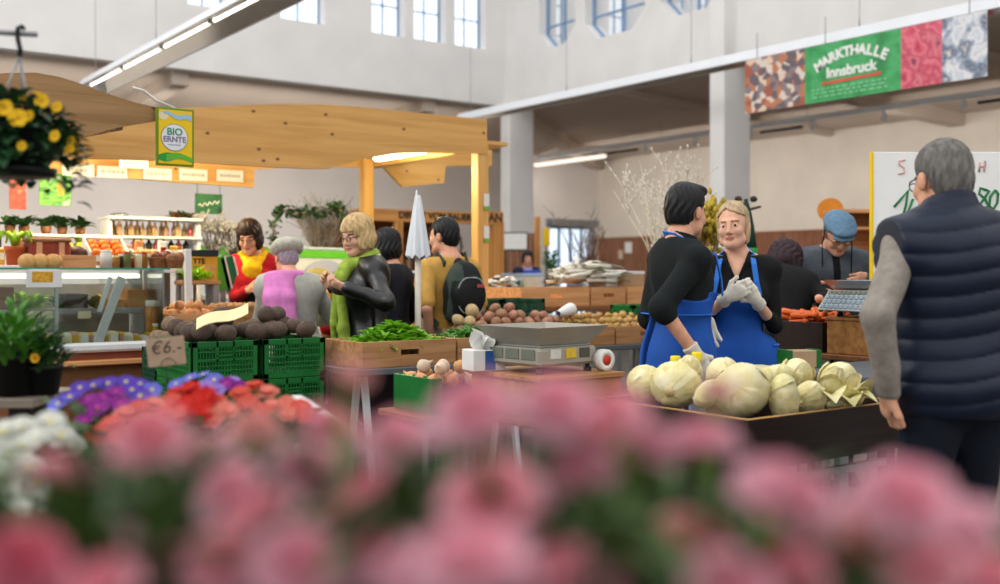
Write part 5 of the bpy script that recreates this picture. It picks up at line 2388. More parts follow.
# tissue box
p = W(483, 367, 4.33)
p = Vector((C0.x + .02, C0.y + .36, .942))
p = W(483.5, 368, 4.42)
root = empty('tissue_box', (p.x, p.y, .942), -.15, 'white and blue tissue box with a tissue pulled up, beside the scale', 'box')
mb = MB()
mb.lh((-.075, -.055, 0), (.075, .055, .088), .003)
mb.build('carton', M_paper, root)
mb = MB()
mb.lh((-.02, -.0565, .004), (.028, -.0548, .084))
mb.build('blue_print', mat('carton_blue', '2c5a9c', .6, .1, 30), root)
mb = MB()
rg = random.Random(3)
for i in range(7):
    a = i * .9
    mb.leaf((.01 * math.cos(a), .01 * math.sin(a), .085), (math.cos(a) * .5, math.sin(a) * .5, 1), (math.sin(a), -math.cos(a), .2), .085 + .02 * math.sin(i), .07, .3)
mb.build('tissue', M_paper, root)
# onion crate
q = W(424, 378, 4.55)
crate('small_green_crate', (q.x, q.y - .06, .74), (min(q.x + .30, C0.x - .07), q.y + .26, q.z), M_gplastic, 'low green crate of onions in front of the salad crate', hole=False, wall=.01)
table('low_stand', (q.x - .06, q.y - .10, 0), (min(q.x + .32, C0.x - .06), q.y + .30, .738), .03, M_brownwood, 'low brown stand under the onion crate')

# ---------------------------------------------------------------- cabbage bin and the table beyond
BX, BY = 2.79, 2.383
r = empty('cabbage_bin', (BX, BY, 0), 0, 'dark brown plywood bin full of pale cabbages', 'bin')
L, D = .91, .80
for (a, b) in (((0, 0), (L, .018)), ((0, D - .018), (L, D)), ((0, .018), (.018, D - .018)), ((L - .018, .018), (L, D - .018))):
    mb = MB()
    mb.lh((a[0], a[1], .67), (b[0], b[1], .848), .001)
    s_ = mb.build('side_panel', M_darkply, r)
    mb = MB()
    mb.lh((a[0], a[1], .848), (b[0], b[1], .8505), 0)
    mb.build('raw_edge', M_plyedge, s_)
mb = MB()
mb.lh((.018, .018, .68), (L - .018, D - .018, .70))
mb.build('base', M_darkply, r)
mb = MB()
mb.lh((.06, D - .09, .30), (L - .06, D - .075, .665), .001)
mb.build('rear_panel', M_darkply, r)  # dark sheet added for the shade under the bin
for a in (.04, L - .04):
    for b in (.05, D - .05):
        mb = MB()
        mb.lh((a - .025, b - .025, 0), (a + .025, b + .025, .68), .003)
        mb.build('leg', M_darkmetal, r)
mb = MB()
mb.lh((.02, .03, .600), (L - .02, .055, .628), .002)
mb.build('stretcher', M_greymetal, r)
plastic_crate('green_plastic_crate', (BX + .15, BY + .12, .001), (BX + .72, BY + .48, .24), M_gplastic, 'green plastic crate on the floor under the cabbage bin')

table('side_table', (BX + L + .03, 2.15, 0), (5.15, 3.06, .925), .03, M_slate, 'table with a dark grey sheet behind the cabbages')
# carrot crate, box and scale at the far side
table('side_stand', (4.58, 3.08, 0), (5.20, 3.78, .93), .03, M_brownwood, 'brown stand under the carrot crate and the far scale')
crate('carrot_crate', (4.62, 3.45, .931), (4.95, 3.76, 1.09), M_darkply, 'dark wooden crate of carrots in front of the bending person', hole=False)
root = empty('wooden_box', (4.62, 3.09, .931), 0, 'brown wooden box carrying the far scale', 'box')
mb = MB()
mb.lh((0, 0, 0), (.36, .33, .175), .003)
mb.build('box_body', M_boxwood, root)
mb = MB()
mb.lh((-.008, -.008, .175), (.368, .338, .19), .002)
mb.build('lid_board', M_boxwood, root)
scale((4.83, 3.255, 1.122), math.radians(-12), 'pale grey scale with key panel on the brown box by the man in the cap', M_scale2, True)
plastic_crate('green_plastic_crate', (5.10, 3.80, .90), (5.40, 4.02, 1.10), M_gplastic, 'green plastic crate behind the carrots')
table('plank_stand', (5.08, 3.79, 0), (5.42, 4.04, .898), .03, M_brownwood, 'plank stand under the green crate behind the carrots')
q = W(799, 366, 4.75)
root = empty('small_carton', (q.x, q.y, .926), -.4, 'small tan carton with green ends on the dark grey table', 'box')
mb = MB()
mb.lh((-.07, -.05, 0), (.07, .05, .075), .002)
mb.build('carton', M_card, root)
for s in (-1, 1):
    mb = MB()
    mb.lh((s * .071 - .012, -.052, 0), (s * .071 + .012, .052, .078), .001)
    mb.build('green_end', M_gplastic, root)
rg = random.Random(8)
for i, (px, py, lb) in enumerate(((830, 349, 'white sheet of paper on the far edge of the dark grey table'), (852, 352, 'white sheet of paper nearest the man in the vest\'s sleeve'), (762, 369, 'pale yellow paper sheet behind the cabbages'))):
    q = WH(px, py, .926)
    mb = MB()
    n = 6
    vs = [(-.105 + .21 * i2 / n, -.15 + .3 * j / n, .002 + .006 * math.sin(i2 * 1.1 + j * .7 + i) ** 2) for i2 in range(n + 1) for j in range(n + 1)]
    fs = [(a * (n + 1) + b, (a + 1) * (n + 1) + b, (a + 1) * (n + 1) + b + 1, a * (n + 1) + b + 1) for a in range(n) for b in range(n)]
    mb.add(vs, fs, True)
    mb.build('paper_sheet', M_paper if i < 2 else mat('cream_paper', 'e3d9a8', .8, .04, 10), None, (min(q.x, 5.0), min(max(q.y, 2.35), 3.15), .926), .5 + i, label=lb, cat='paper')

# ---------------------------------------------------------------- closed parasol
p = W(418, 330, 6.25)
root = empty('closed_parasol', (p.x, p.y, 0), 0, 'closed white parasol on a pale pole beside the man with the backpack', 'parasol')
za, zb = W(418, 257, 6.25).z, W(418, 190, 6.25).z
mb = MB()
mb.tube([(0, 0, .04), (0, 0, zb - .04)], .019, 10)
mb.build('pole', mat('pale_wood_pole', 'cfc6b8', .5, .06, 12), root)
mb = MB()
n, vs, fs = 32, [], []
for j in range(13):
    t = j / 12
    R_ = .014 + .050 * (1 - t) ** .8
    for k in range(n):
        a = 2 * PI * k / n
        g = R_ * (1 + .22 * math.cos(a * 8 + t * 1.5) * (1 - .5 * t))
        vs.append((g * math.cos(a), g * math.sin(a), za + (zb - .03 - za) * t + .012 * math.cos(a * 8) * (1 - t)))
for j in range(12):
    for k in range(n):
        a, b = j * n + k, j * n + (k + 1) % n
        fs.append((a, b, b + n, a + n))
mb.add(vs, fs, True)
mb.build('folded_canopy', mat('white_parasol_cloth', 'dfe2e8', .7, .03, 9), root)
for k in range(2):
    mb = MB()
    mb.tube([(.012 * (2 * k - 1), 0, zb - .10), (.010 * (2 * k - 1), 0, zb + .0 - .03 * k)], [.014, .003], 8)
    mb.build('rib_tip', M_wplastic, root)
mb = MB()
mb.lathe([(.13, 0), (.13, .03), (.05, .05), (.03, .12)], 20)
mb.build('foot', M_greymetal, root)
# ================================================================ produce
RG = random.Random(11)


def wob(seed, amp=.06, fr=2.2):
    r = random.Random(seed)
    ph = [r.uniform(0, 6) for _ in range(6)]
    return lambda u: 1 + amp * (math.sin(u.x * fr + ph[0]) + math.sin(u.y * fr * 1.3 + ph[1]) + math.sin(u.z * fr * 1.1 + ph[2])) * .6


def proto_mesh(name, r, m, seed, amp=.06, n=12, k=8, fr=2.2):
    mb = MB()
    mb.ell((0, 0, 0), r, n, k, f=wob(seed, amp, fr))
    return mb.mesh(name, m)


def heap(name, meshes, spots, label, cat, group, tilt=.6, scale=(.82, 1.02)):
    out = []
    for (x, y, z) in spots:
        o = bpy.data.objects.new(name, RG.choice(meshes))
        COL.objects.link(o)
        o.location = (x, y, z)
        s = RG.uniform(*scale)
        o.scale = (s, s, s)
        o.rotation_euler = (RG.uniform(-tilt, tilt), RG.uniform(-tilt, tilt), RG.uniform(0, 6.28))
        setp(o, label, cat, group)
        out.append(o)
    return out


def grid_spots(x0, x1, y0, y1, z, sp, jit=.25, inset=0.0):
    out = []
    nx, ny = max(1, int((x1 - x0 - inset * 2) / sp)), max(1, int((y1 - y0 - inset * 2) / sp))
    for i in range(nx):
        for j in range(ny):
            out.append((x0 + inset + (i + .5) * (x1 - x0 - 2 * inset) / nx + RG.uniform(-jit, jit) * sp * .6,
                        y0 + inset + (j + .5) * (y1 - y0 - 2 * inset) / ny + RG.uniform(-jit, jit) * sp * .6, z + RG.uniform(-.12, .12) * sp))
    return out


# ---- potatoes
M_redp = mat('red_potato_skin', 'a87a62', .7, .2, 22, rnd=.18, hue=.012, bump=.1)
M_yelp = mat('yellow_potato_skin', 'c09a5c', .7, .18, 22, rnd=.15, hue=.01, bump=.1)
M_cel = mat('celeriac_skin', 'c9b184', .8, .16, 22, rnd=.1, bump=.3)
redp = [proto_mesh('red_potato', (.048, .037, .034), M_redp, s, .08) for s in (1, 2, 3)]
yelp = [proto_mesh('yellow_potato', (.029, .024, .022), M_yelp, s, .07) for s in (4, 5, 6)]
rim = .985
sp = grid_spots(3.74, 4.27, 5.33, 5.71, rim - .005, .078) + grid_spots(3.79, 4.25, 5.38, 5.66, rim + .045, .082) + grid_spots(3.86, 4.22, 5.40, 5.64, rim + .095, .085) + grid_spots(3.95, 4.16, 5.44, 5.60, rim + .14, .088)
sp = [s for s in sp if not (s[0] < 3.88 and s[1] > 5.48 and s[2] > rim + .02)]
heap('red_potato', redp, sp, 'red skinned potato heaped in the crate just behind the scale tray', 'potato', 'red potatoes behind the scale')
sp = grid_spots(4.32, 4.60, 5.33, 5.71, rim - .005, .078) + grid_spots(4.31, 4.52, 5.38, 5.64, rim + .045, .082) + grid_spots(4.30, 4.44, 5.42, 5.60, rim + .09, .085)
heap('red_potato', redp, sp, 'red skinned potato lying beside the yellow ones in the middle crate', 'potato', 'red potatoes in the middle crate')
sp = grid_spots(4.60, 4.85, 5.33, 5.71, rim + .0, .05) + grid_spots(4.58, 4.85, 5.38, 5.66, rim + .035, .055) + grid_spots(4.56, 4.83, 5.42, 5.62, rim + .07, .06)
heap('yellow_potato', yelp, sp, 'small yellow potato in the middle crate beside the red ones', 'potato', 'yellow potatoes in the middle crate')
sp = grid_spots(4.89, 5.42, 5.33, 5.71, rim + .0, .052) + grid_spots(4.90, 5.3, 5.38, 5.66, rim + .035, .055) + grid_spots(4.90, 5.2, 5.42, 5.60, rim + .07, .06)
heap('yellow_potato', yelp, sp, 'small yellow potato heaped in the crate beside the young man', 'potato', 'yellow potatoes by the young man')
cel = [proto_mesh('celeriac', (.048, .046, .043), M_cel, s, .09) for s in (7, 8)]
heap('celeriac', cel, [(3.80, 5.52, rim + .055), (3.79, 5.64, rim + .06), (3.90, 5.66, rim + .07), (3.86, 5.58, rim + .125)], 'pale tan celeriac at the back of the red potatoes', 'celeriac', 'celeriac behind the red potatoes')
root = empty('paper_bag', (4.50, 5.42, rim + .075), .4, 'white paper scoop lying on the red potatoes', 'bag')
mb = MB()
mb.tube([(-.09, 0, .02), (.0, 0, .03), (.10, 0, .045)], [.02, .035, .045], 12, cap=False)
mb.build('scoop_sleeve', M_paper, root)
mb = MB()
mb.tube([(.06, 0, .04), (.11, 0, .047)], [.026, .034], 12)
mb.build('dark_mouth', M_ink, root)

# ---- black radishes on the green crates
M_rad = mat('black_radish_rind', '5c4b41', .75, .22, 20, rnd=.22, bump=.25)
M_rad2 = mat('brown_beet_rind', '86705c', .8, .22, 20, rnd=.2, bump=.25)
rad = [proto_mesh('black_radish', (.058, .055, .052), M_rad, s, .05, 14, 10) for s in (1, 2, 3)]
top = 1.015
sp = grid_spots(1.81, 2.51, 5.01, 5.53, top + .04, .118, .2)
sp += [(2.02, 5.16, top + .11), (2.28, 5.2, top + .115), (2.40, 5.34, top + .11), (2.10, 5.36, top + .11)]
heap('black_radish', rad, sp, 'round black radish heaped on the green plastic crates', 'radish', 'black radishes on the green crates', scale=(.78, 1.1))
rad2 = [proto_mesh('brown_beet', (.058, .06, .052), M_rad2, s, .07, 14, 10) for s in (4, 5)]
heap('brown_beet', rad2, [(1.91, 5.63, .985), (2.02, 5.63, .99), (1.92, 5.76, .985), (2.03, 5.76, .985), (1.93, 5.88, .985), (2.05, 5.88, .985), (1.97, 5.80, 1.065)],
     'brown round beet heaped behind the price card', 'beet', 'brown beets behind the price card')
A = W(196, 332, 5.05)
root = empty('paper_sheet', A, -YAW + .25, 'pale yellow paper leaning across the black radishes', 'paper')
mb = MB()
n = 8
vs = [(.245 * i / n, .06 * j / 3 + .02, .012 + .075 * i / n + .05 * j / 3 + .01 * math.sin(i * .8)) for i in range(n + 1) for j in range(4)]
vs += [(a, b, c - .003) for a, b, c in vs]
m4 = (n + 1) * 4
fs = [(i * 4 + j, (i + 1) * 4 + j, (i + 1) * 4 + j + 1, i * 4 + j + 1) for i in range(n) for j in range(3)]
fs += [tuple(q + m4 for q in f)[::-1] for f in fs]
mb.add(vs, fs, True)
mb.build('sheet', mat('cream_paper', 'e3d9a8', .8, .04, 10), root)

# ---- lettuce and salad
M_let = mat('lettuce_green', '7cb82c', .5, .22, 30, trans=.25)
M_sal = mat('salad_green', '5c9440', .5, .28, 40, trans=.25)


def leafpile(name, x0, x1, y0, y1, z, hgt, n, L, w, m, label, par=None):
    mb = MB()
    cx, cy = (x0 + x1) / 2, (y0 + y1) / 2
    for i in range(n):
        x, y = RG.uniform(x0, x1), RG.uniform(y0, y1)
        d = math.hypot((x - cx) / (x1 - x0), (y - cy) / (y1 - y0)) * 2
        zz = z + hgt * max(0, 1 - d * d) * RG.uniform(.3, 1)
        a = RG.uniform(0, 6.28)
        mb.leaf((x, y, zz), (math.cos(a), math.sin(a), RG.uniform(-.2, .9)), (0, 0, 1), L * RG.uniform(.6, 1.2), w * RG.uniform(.7, 1.3), RG.uniform(.1, .5), fold=.25)
    o = mb.build(name, m, None)
    setp(o, label, 'salad', None, 'stuff')
    return o


leafpile('lettuce_heap', ax + .10, ax + .52, ay + .04, ay + .38, .955, .11, 520, .075, .05, M_let, 'bright green lettuce heaped in the crate beside the green plastic crates')
leafpile('salad_heap', ax + .63, ax + 1.14, ay + .04, ay + .39, .96, .07, 520, .075, .04, M_sal, 'mixed green salad leaves in the crate beside the scale')

# ---- onions in the low green crate
M_oni = mat('onion_skin', 'd39a66', .45, .15, 14, rnd=.15, hue=.012)
M_onw = mat('pale_onion_skin', 'd9bfa6', .45, .12, 14, rnd=.1)


def onion_mesh(m, s=1.0):
    mb = MB()
    mb.lathe([(0, -.032 * s), (.018 * s, -.030 * s), (.034 * s, -.012 * s), (.036 * s, .006 * s), (.022 * s, .026 * s), (.007 * s, .036 * s), (.003 * s, .052 * s), (0, .054 * s)], 14)
    return mb.mesh('onion', m)


om = [onion_mesh(M_oni), onion_mesh(M_onw)]
q0 = W(424, 378, 4.55)
heap('onion', om, grid_spots(q0.x + .01, q0.x + .29, q0.y - .05, q0.y + .25, q0.z - .015, .075) + grid_spots(q0.x + .04, q0.x + .26, q0.y - .02, q0.y + .2, q0.z + .03, .09),
     'onion in the low green crate below the salad', 'onion', 'onions in the low green crate', tilt=1.2)

# ---- carrots
M_car = mat('carrot_orange', 'd9652a', .5, .12, 20, rnd=.12)
mb = MB()
mb.lathe([(0, 0), (.006, .01), (.013, .08), (.016, .13), (.012, .142), (.004, .146), (0, .146)], 10)
cm = mb.mesh('carrot', M_car)
for i in range(44):
    o = bpy.data.objects.new('carrot', cm)
    COL.objects.link(o)
    o.location = (RG.uniform(4.70, 4.88), RG.uniform(3.54, 3.68), 1.08 + RG.uniform(0, .05))
    o.rotation_euler = (PI / 2 + RG.uniform(-.25, .25), RG.uniform(-.2, .2), RG.choice((0, PI)) + RG.uniform(-.9, .9))
    setp(o, 'orange carrot in the dark crate by the bending person', 'carrot', 'carrots in the dark crate')
mb = MB()
mb.lathe([(.022, 0), (.03, .004), (.034, .11), (.031, .11), (.027, .01), (0, .008)], 14)
p = W(818, 319, 5.5)
o = mb.build('clear_cup', glass('cup_plastic', 'eef2f4', .3), None, (4.87, 3.50, 1.10), label='clear plastic cup beside the carrots', cat='cup')

# ---- cabbages
M_cab = mat('cabbage_leaf', 'f5edc6', .5, .10, 16, rnd=.08, hue=.008, bump=.6, bscale=22, col2='e6daa0', trans=.08)
M_cabd = mat('cabbage_outer_leaf', 'f1e8b8', .5, .14, 18, rnd=.10, hue=.01, bump=.6, bscale=26, col2='d9cd88', trans=.1)


def cabbage(seed, r=(.10, .09, .08), leaves=4, frill=.0, n=26):
    rg = random.Random(seed)
    root = empty('cabbage')
    mb = MB()
    w = wob(seed, .04, 3)

    def veins(u):
        a = math.atan2(u.y, u.x)
        return w(u) * (1 + .034 * math.sin(a * 9 + 2 * math.sin(u.z * 3)) * (1 - u.z * u.z) + .016 * math.sin(a * 23 + u.z * 9))
    mb.ell((0, 0, 0), r, n, 16, f=veins)
    mb.build('head', M_cab, root)
    for l in range(leaves):
        a0 = l * 2 * PI / leaves + rg.uniform(-.4, .4)
        mb = MB()
        N, M_ = 14, 10
        vs = []
        span = rg.uniform(1.3, 1.9)
        for i in range(N + 1):
            for j in range(M_ + 1):
                v = j / M_
                th = PI * (.98 - v * rg.uniform(.70, .705))
                wd = span * math.sin(PI * (.12 + .80 * v)) ** .7
                a = a0 + (i / N - .5) * wd
                e = abs(i / N - .5) * 2
                g = 1.035 + .02 * math.sin(i * 1.7 + l) * v + (frill * v * v * (.35 + .25 * math.sin(i * 2.3 + j))) + .05 * max(0, e - .7) + .025 * math.cos((i / N - .5) * 30) * v * .4
                vs.append((r[0] * g * math.sin(th) * math.cos(a), r[1] * g * math.sin(th) * math.sin(a), r[2] * g * math.cos(th)))
        fs = [(i * (M_ + 1) + j, (i + 1) * (M_ + 1) + j, (i + 1) * (M_ + 1) + j + 1, i * (M_ + 1) + j + 1) for i in range(N) for j in range(M_)]
        mb.add(vs, fs, True)
        mb.build('outer_leaf', M_cabd, root)
    mb = MB()
    mb.tube([(0, 0, -r[2] * .95), (0, 0, -r[2] * 1.12)], [.022, .018], 10)
    mb.build('stalk', M_cel, root)
    return root


protos = [cabbage(1), cabbage(2, (.115, .09, .085), 5), cabbage(3, (.10, .085, .10), 4, .25), cabbage(4, (.12, .085, .075), 4)]
cabs = [  # photo column, row, depth, prototype, size, turn (pitch, roll, yaw), label
    (621, 386, 4.02, 1, .80, (1.2, .2, .4), 'pale cabbage at the far corner of the bin, nearest the scale'),
    (660, 386, 3.92, 0, .96, (1.3, .1, 2.0), 'big smooth pale cabbage in front of the first yellow capped bottle'),
    (688, 372, 4.05, 3, .62, (.4, .9, 1.0), 'small cabbage between the two yellow capped bottles'),
    (698, 394, 3.80, 3, .56, (1.0, .5, 3.0), 'narrow cabbage standing beside the big smooth one at the bin edge'),
    (722, 374, 4.12, 3, .80, (.8, .1, 4.0), 'flattish cabbage behind the big veined one'),
    (741, 390, 3.84, 0, 1.12, (.75, .25, 4.3), 'largest veined cabbage at the front corner of the bin'),
    (775, 380, 4.10, 3, .70, (.5, .6, 1.4), 'cabbage half hidden behind the largest veined one'),
    (796, 400, 3.78, 3, .74, (1.1, 1.4, .5), 'cabbage with a bruised olive side on the near bin edge'),
    (797, 374, 4.10, 2, .62, (.2, -.3, 2.4), 'upright cabbage with an open leaf at the back of the bin'),
    (838, 383, 4.06, 2, .84, (.3, .2, .2), 'frilly topped cabbage standing beside the man in the vest'),
    (829, 401, 3.84, 1, .66, (1.2, .7, 1.0), 'small cabbage leaning on the rim below the frilly topped one'),
    (860, 400, 3.98, 3, .62, (.9, .4, 2.0), 'low cabbage at the end of the bin by the grey sleeve'),
]
used = set()
for (px, py, z, pi, s, rot, lb) in cabs:
    if pi in used: o = copy_tree(protos[pi])
    else:
        o = protos[pi]
        used.add(pi)
    p = W(px, py, z)
    o.location = (min(max(p.x, BX + .09), BX + .82), max(p.y, BY + .09), p.z)
    o.scale = (s, s, s)
    o.rotation_euler = rot
    setp(o, lb, 'cabbage', 'cabbages in the dark bin')
for i, (px, py, z, s) in enumerate(((862, 392, 3.95, .11), (848, 402, 3.85, .10), (872, 402, 3.9, .09))):
    mb = MB()
    p = W(px, py, z)
    for k in range(3):
        mb.leaf((0, 0, -.02 + .008 * k), (math.cos(k + i), math.sin(k + i), .35), (0, 0, 1), s * 1.3, s * 1.2, .5, seg=6, fold=.3)
    mb.build('loose_leaf', M_cabd, None, (min(p.x, BX + .86), max(p.y, BY + .06), p.z), i, label='loose pale cabbage leaves on the bin end by the grey sleeve', cat='leaf', group='loose cabbage leaves')

# bottles with yellow caps
for px, py, z, lb in ((675.5, 361, 4.16, 'clear bottle with yellow cap behind the big smooth cabbage'), (697, 357, 4.22, 'clear bottle with yellow cap just below the white glove')):
    p = W(px, py, z)
    base = .702
    H = p.z + .02 - base
    x_, y_ = p.x, min(p.y, BY + .80)
    r = empty('bottle', (x_, y_, base), 0, lb, 'bottle')
    mb = MB()
    mb.lathe([(0, 0), (.030, .002), (.032, .02), (.032, H - .10), (.024, H - .07), (.016, H - .045), (.016, H - .035)], 18)
    mb.build('body', mat('clear_bottle', 'b9c3c6', .15, .06, 20, spec=.7), r)
    mb = MB()
    mb.lathe([(.019, H - .038), (.0205, H - .034), (.0205, H - .004), (.018, H), (0, H)], 18)
    mb.build('cap', mat('yellow_cap', 'e8d21c', .4, .03, 9), r)
    mb = MB()
    mb.lathe([(.0325, .05), (.0325, H - .12)], 18, cap=False)
    mb.build('label_band', mat('white_blue_label', '9fb4cc', .5, .2, 60), r)

# ---- leeks on the orange crates
M_leekw = mat('leek_white', 'e6e1d2', .5, .06, 14, rnd=.06)
M_leekg = mat('leek_green', '8fae62', .5, .15, 14)
M_root = mat('leek_root', '9a8568', .8, .2, 30)


def leek():
    r = empty('leek')
    mb = MB()
    mb.tube([(0, 0, 0), (.15, 0, .004), (.30, 0, .0)], [.017, .0155, .017], 10)
    mb.build('shaft', M_leekw, r)
    for k in range(4):
        mb = MB()
        mb.leaf((.26, 0, 0), (1, .22 * (k - 1.5), .05 * k), (0, 0, 1), .17, .04, .1, seg=4)
        mb.build('leaf', M_leekw if k != 1 else M_leekg, r)
    mb = MB()
    for k in range(8):
        a = k * .8
        mb.tube([(0, 0, 0), (-.02, .010 * math.cos(a), .010 * math.sin(a)), (-.04, .022 * math.cos(a), .02 * math.sin(a))], .0018, 4)
    mb.build('roots', M_root, r)
    return r


lk = leek()
for i in range(56):
    o = lk if i == 0 else copy_tree(lk)
    X_, Y_ = RG.uniform(5.22, 5.66), RG.uniform(6.36, 6.62)
    h = .03 + .15 * max(0, 1 - ((X_ - 5.55) / .42) ** 2) * RG.uniform(.1, 1)
    o.location = (X_, Y_, 1.235 + h)
    o.rotation_euler = (0, RG.uniform(-.16, .03), .35 + RG.uniform(-.5, .6))
    setp(o, 'white leek piled on the orange wood crates', 'leek', 'leeks on the orange crates')
for k, (px, w, h, m, lb) in enumerate(((628, .12, .11, M_paper, 'white carton at the end of the leek pile'), (655, .16, .10, M_card, 'brown carton behind the young man\'s shoulder'))):
    p = W(px, 286, 8.5)
    r = empty('carton', (p.x, 6.5, 1.2365), .1, lb, 'box')
    mb = MB()
    mb.lh((-w, -.1, 0), (w, .1, h), .003)
    mb.build('carton', m, r)
    mb = MB()
    mb.lh((-w - .004, -.104, h), (w + .004, .104, h + .03), .003)
    mb.build('lid', M_paper, r)

# ================================================================ the deli counter's goods
M_bun = mat('bread_crust', 'c79a5c', .6, .18, 14, rnd=.1, bump=.2)
M_terra = mat('terracotta', 'b9552e', .7, .1, 12)
M_kraft = mat('kraft_box', 'bd8a58', .8, .08, 12)
M_leaf = mat('dark_leaf', '33582c', .5, .25, 20, trans=.15)
M_lime = mat('lime_leaf', '9ccb2a', .5, .2, 20, trans=.2)


def on(px, Y, z): return (WY(px, 273, Y).x, Y, z)


GT = ht_ + .009
# three rolls in a row and the card under them
bun = [proto_mesh('bread_roll', (.055, .048, .045), M_bun, s, .05) for s in (1, 2)]
for px, lb in ((27, 'round bread roll over the yellow card, nearest the black flower pots'), (40, 'middle one of three round bread rolls over the yellow card'), (53, 'round bread roll over the yellow card, on the price tag side')):
    o = bpy.data.objects.new('bread_roll', bun[0])
    COL.objects.link(o)
    o.location = on(px, DY + .06, GT + .036)
    setp(o, lb, 'bread', 'three bread rolls')
A, B = WY(26, 287.5, DY - .03), WY(62, 270, DY - .03)
r = empty('price_holder', (A.x, DY - .03, A.z), 0, 'white card holder with a yellow card hung on the counter glass', 'sign')
w_, h_ = B.x - A.x, B.z - A.z
mb = MB()
mb.lh((0, -.004, 0), (w_, .004, h_), .001)
mb.lh((w_ * .1, .0, h_), (w_ * .9, .05, h_ + .004))
mb.build('holder', M_wplastic, r)
mb = MB()
mb.lh((w_ * .16, -.006, h_ * .30), (w_ * .74, -.004, h_ * .9))
mb.build('yellow_card', mat('yellow_card', 'd9a63c', .7, .2, 40), r)
# things standing on the counter glass
a = on(62, DY + .10, GT)
crate('bread_tray', (a[0], DY + .08, GT), (on(100, DY, 0)[0], DY + .34, GT + .075), M_crateo, 'low wooden tray on the counter glass beside the rolls', hole=False, wall=.01)


def jar(px, Y, z, r, h, col, lid, label, group=None, name='jar'):
    o = empty(name, on(px, Y, z), 0, label, 'jar', group)
    mb = MB()
    mb.lathe([(0, 0), (r, .002), (r, h * .8), (r * .85, h * .86), (r * .85, h * .88)], 14)
    mb.build('body', col, o)
    mb = MB()
    mb.lathe([(r * .9, h * .86), (r * .92, h * .87), (r * .92, h), (0, h)], 14)
    mb.build('lid', lid, o)
    return o


cols = [mat('jar_amber', '9a6a2c', .25, .15, 20), mat('jar_dark', '3a2a22', .25, .15, 20), mat('jar_olive', '6d7440', .25, .15, 20), mat('jar_red', '8f2e24', .25, .15, 20), mat('jar_cream', 'd2bf98', .3, .1, 20)]
lids = [mat('lid_gold', 'c2a052', .35, .05, 9, metal=.6), mat('lid_white', 'dadad6', .4, .03, 9), mat('lid_red', 'a33428', .4, .05, 9)]
o = jar(106, DY + .22, GT, .035, .11, mat('milk_white', 'dcdad2', .4, .03, 9), lids[1], 'white crock on the counter glass between tray and jars', name='crock')
for i in range(6):
    jar(116 + 5.6 * i, DY + .12 + .10 * (i % 2), GT, .022, .07 + .015 * (i % 3), cols[i % 5], lids[i % 3], 'small preserve jar on the counter glass', 'jars on the counter glass')


def basket(px, Y, z, r, h, fill, label):
    o = empty('wicker_basket', on(px, Y, z), 0, label, 'basket')
    mb = MB()
    prof = []
    for k in range(13):
        t = k / 12
        prof.append((r * (.78 + .22 * t) + .004 * (k % 2), h * t))
    mb.lathe([(0, 0)] + prof + [(r * .9, h * .8), (0, h * .8)], 22)
    mb.build('woven_body', mat('wicker', '8b5a34', .7, .25, 60, bump=.5, bscale=90), o)
    mb = MB()
    for k in range(14):
        a, q = RG.uniform(0, 6.28), r * .7 * math.sqrt(RG.random())
        mb.ell((q * math.cos(a), q * math.sin(a), h * .95 + RG.uniform(0, .02)), RG.uniform(.02, .032), 8, 6)
    f = mb.build('filling', fill, o)
    f['kind'] = 'stuff'
    return o


basket(160, DY + .24, GT, .075, .07, mat('dark_red_fruit', '6d2a22', .5, .2, 20), 'wicker basket of dark red fruit on the counter glass')
basket(175, DY + .16, GT, .055, .06, mat('nut_brown', '8a5c3a', .6, .2, 20), 'small wicker basket of nuts at the end of the counter glass')

# packages, greens and crates inside the counter
deck = hb_ + .002
M_pk = [mat('pack_cream', 'd8cba8', .5, .1, 20), mat('pack_yellow', 'd2a63c', .5, .1, 20), mat('pack_white', 'dcd9d0', .5, .05, 20), mat('pack_rose', 'c99a8c', .5, .1, 20)]
for i in range(26):
    px = -40 + i * 7.6
    if px > 150: break
    mb = MB()
    hh = RG.uniform(.05, .085)
    mb.box((0, 0, hh / 2), (.055, .11, hh), .012)
    mb.box((0, -.056, hh / 2), (.04, .003, hh * .6), .001, mi=1)
    mb.build('wrapped_cheese', [M_pk[i % 4], M_pk[(i + 2) % 4]], None, on(px, DY + .14 + .03 * (i % 2), deck), RG.uniform(-.2, .2), label='wrapped piece of cheese lying in the front of the deli counter', cat='cheese', group='wrapped cheeses in the counter')
for px, lb in ((34, 'stacked pale cheese on the counter deck above the black flower pots'),):
    r = empty('cheese_stack', on(px, DY + .22, deck), 0, lb, 'cheese')
    for k in range(3):
        mb = MB()
        mb.lathe([(0, .045 * k), (.07 - .012 * k, .045 * k), (.072 - .012 * k, .045 * k + .02), (.066 - .012 * k, .045 * k + .043), (0, .045 * k + .044)], 18)
        mb.build('cheese_wheel', M_pk[(k * 2) % 4], r)
hs2 = hs + .001


def bunch(px, Y, z, n, L, m, label, cat='vegetable', sp=.05):
    mb = MB()
    for i in range(n):
        a = RG.uniform(0, 6.28)
        mb.leaf((RG.uniform(-sp, sp), RG.uniform(-sp, sp), RG.uniform(0, .02)), (math.cos(a) * .8, math.sin(a) * .8, RG.uniform(.2, 1.2)), (0, 0, 1), L * RG.uniform(.6, 1.2), L * .4, .3, fold=.2)
    return mb.build('leafy_bunch', m, None, on(px, Y, z), label=label, cat=cat)


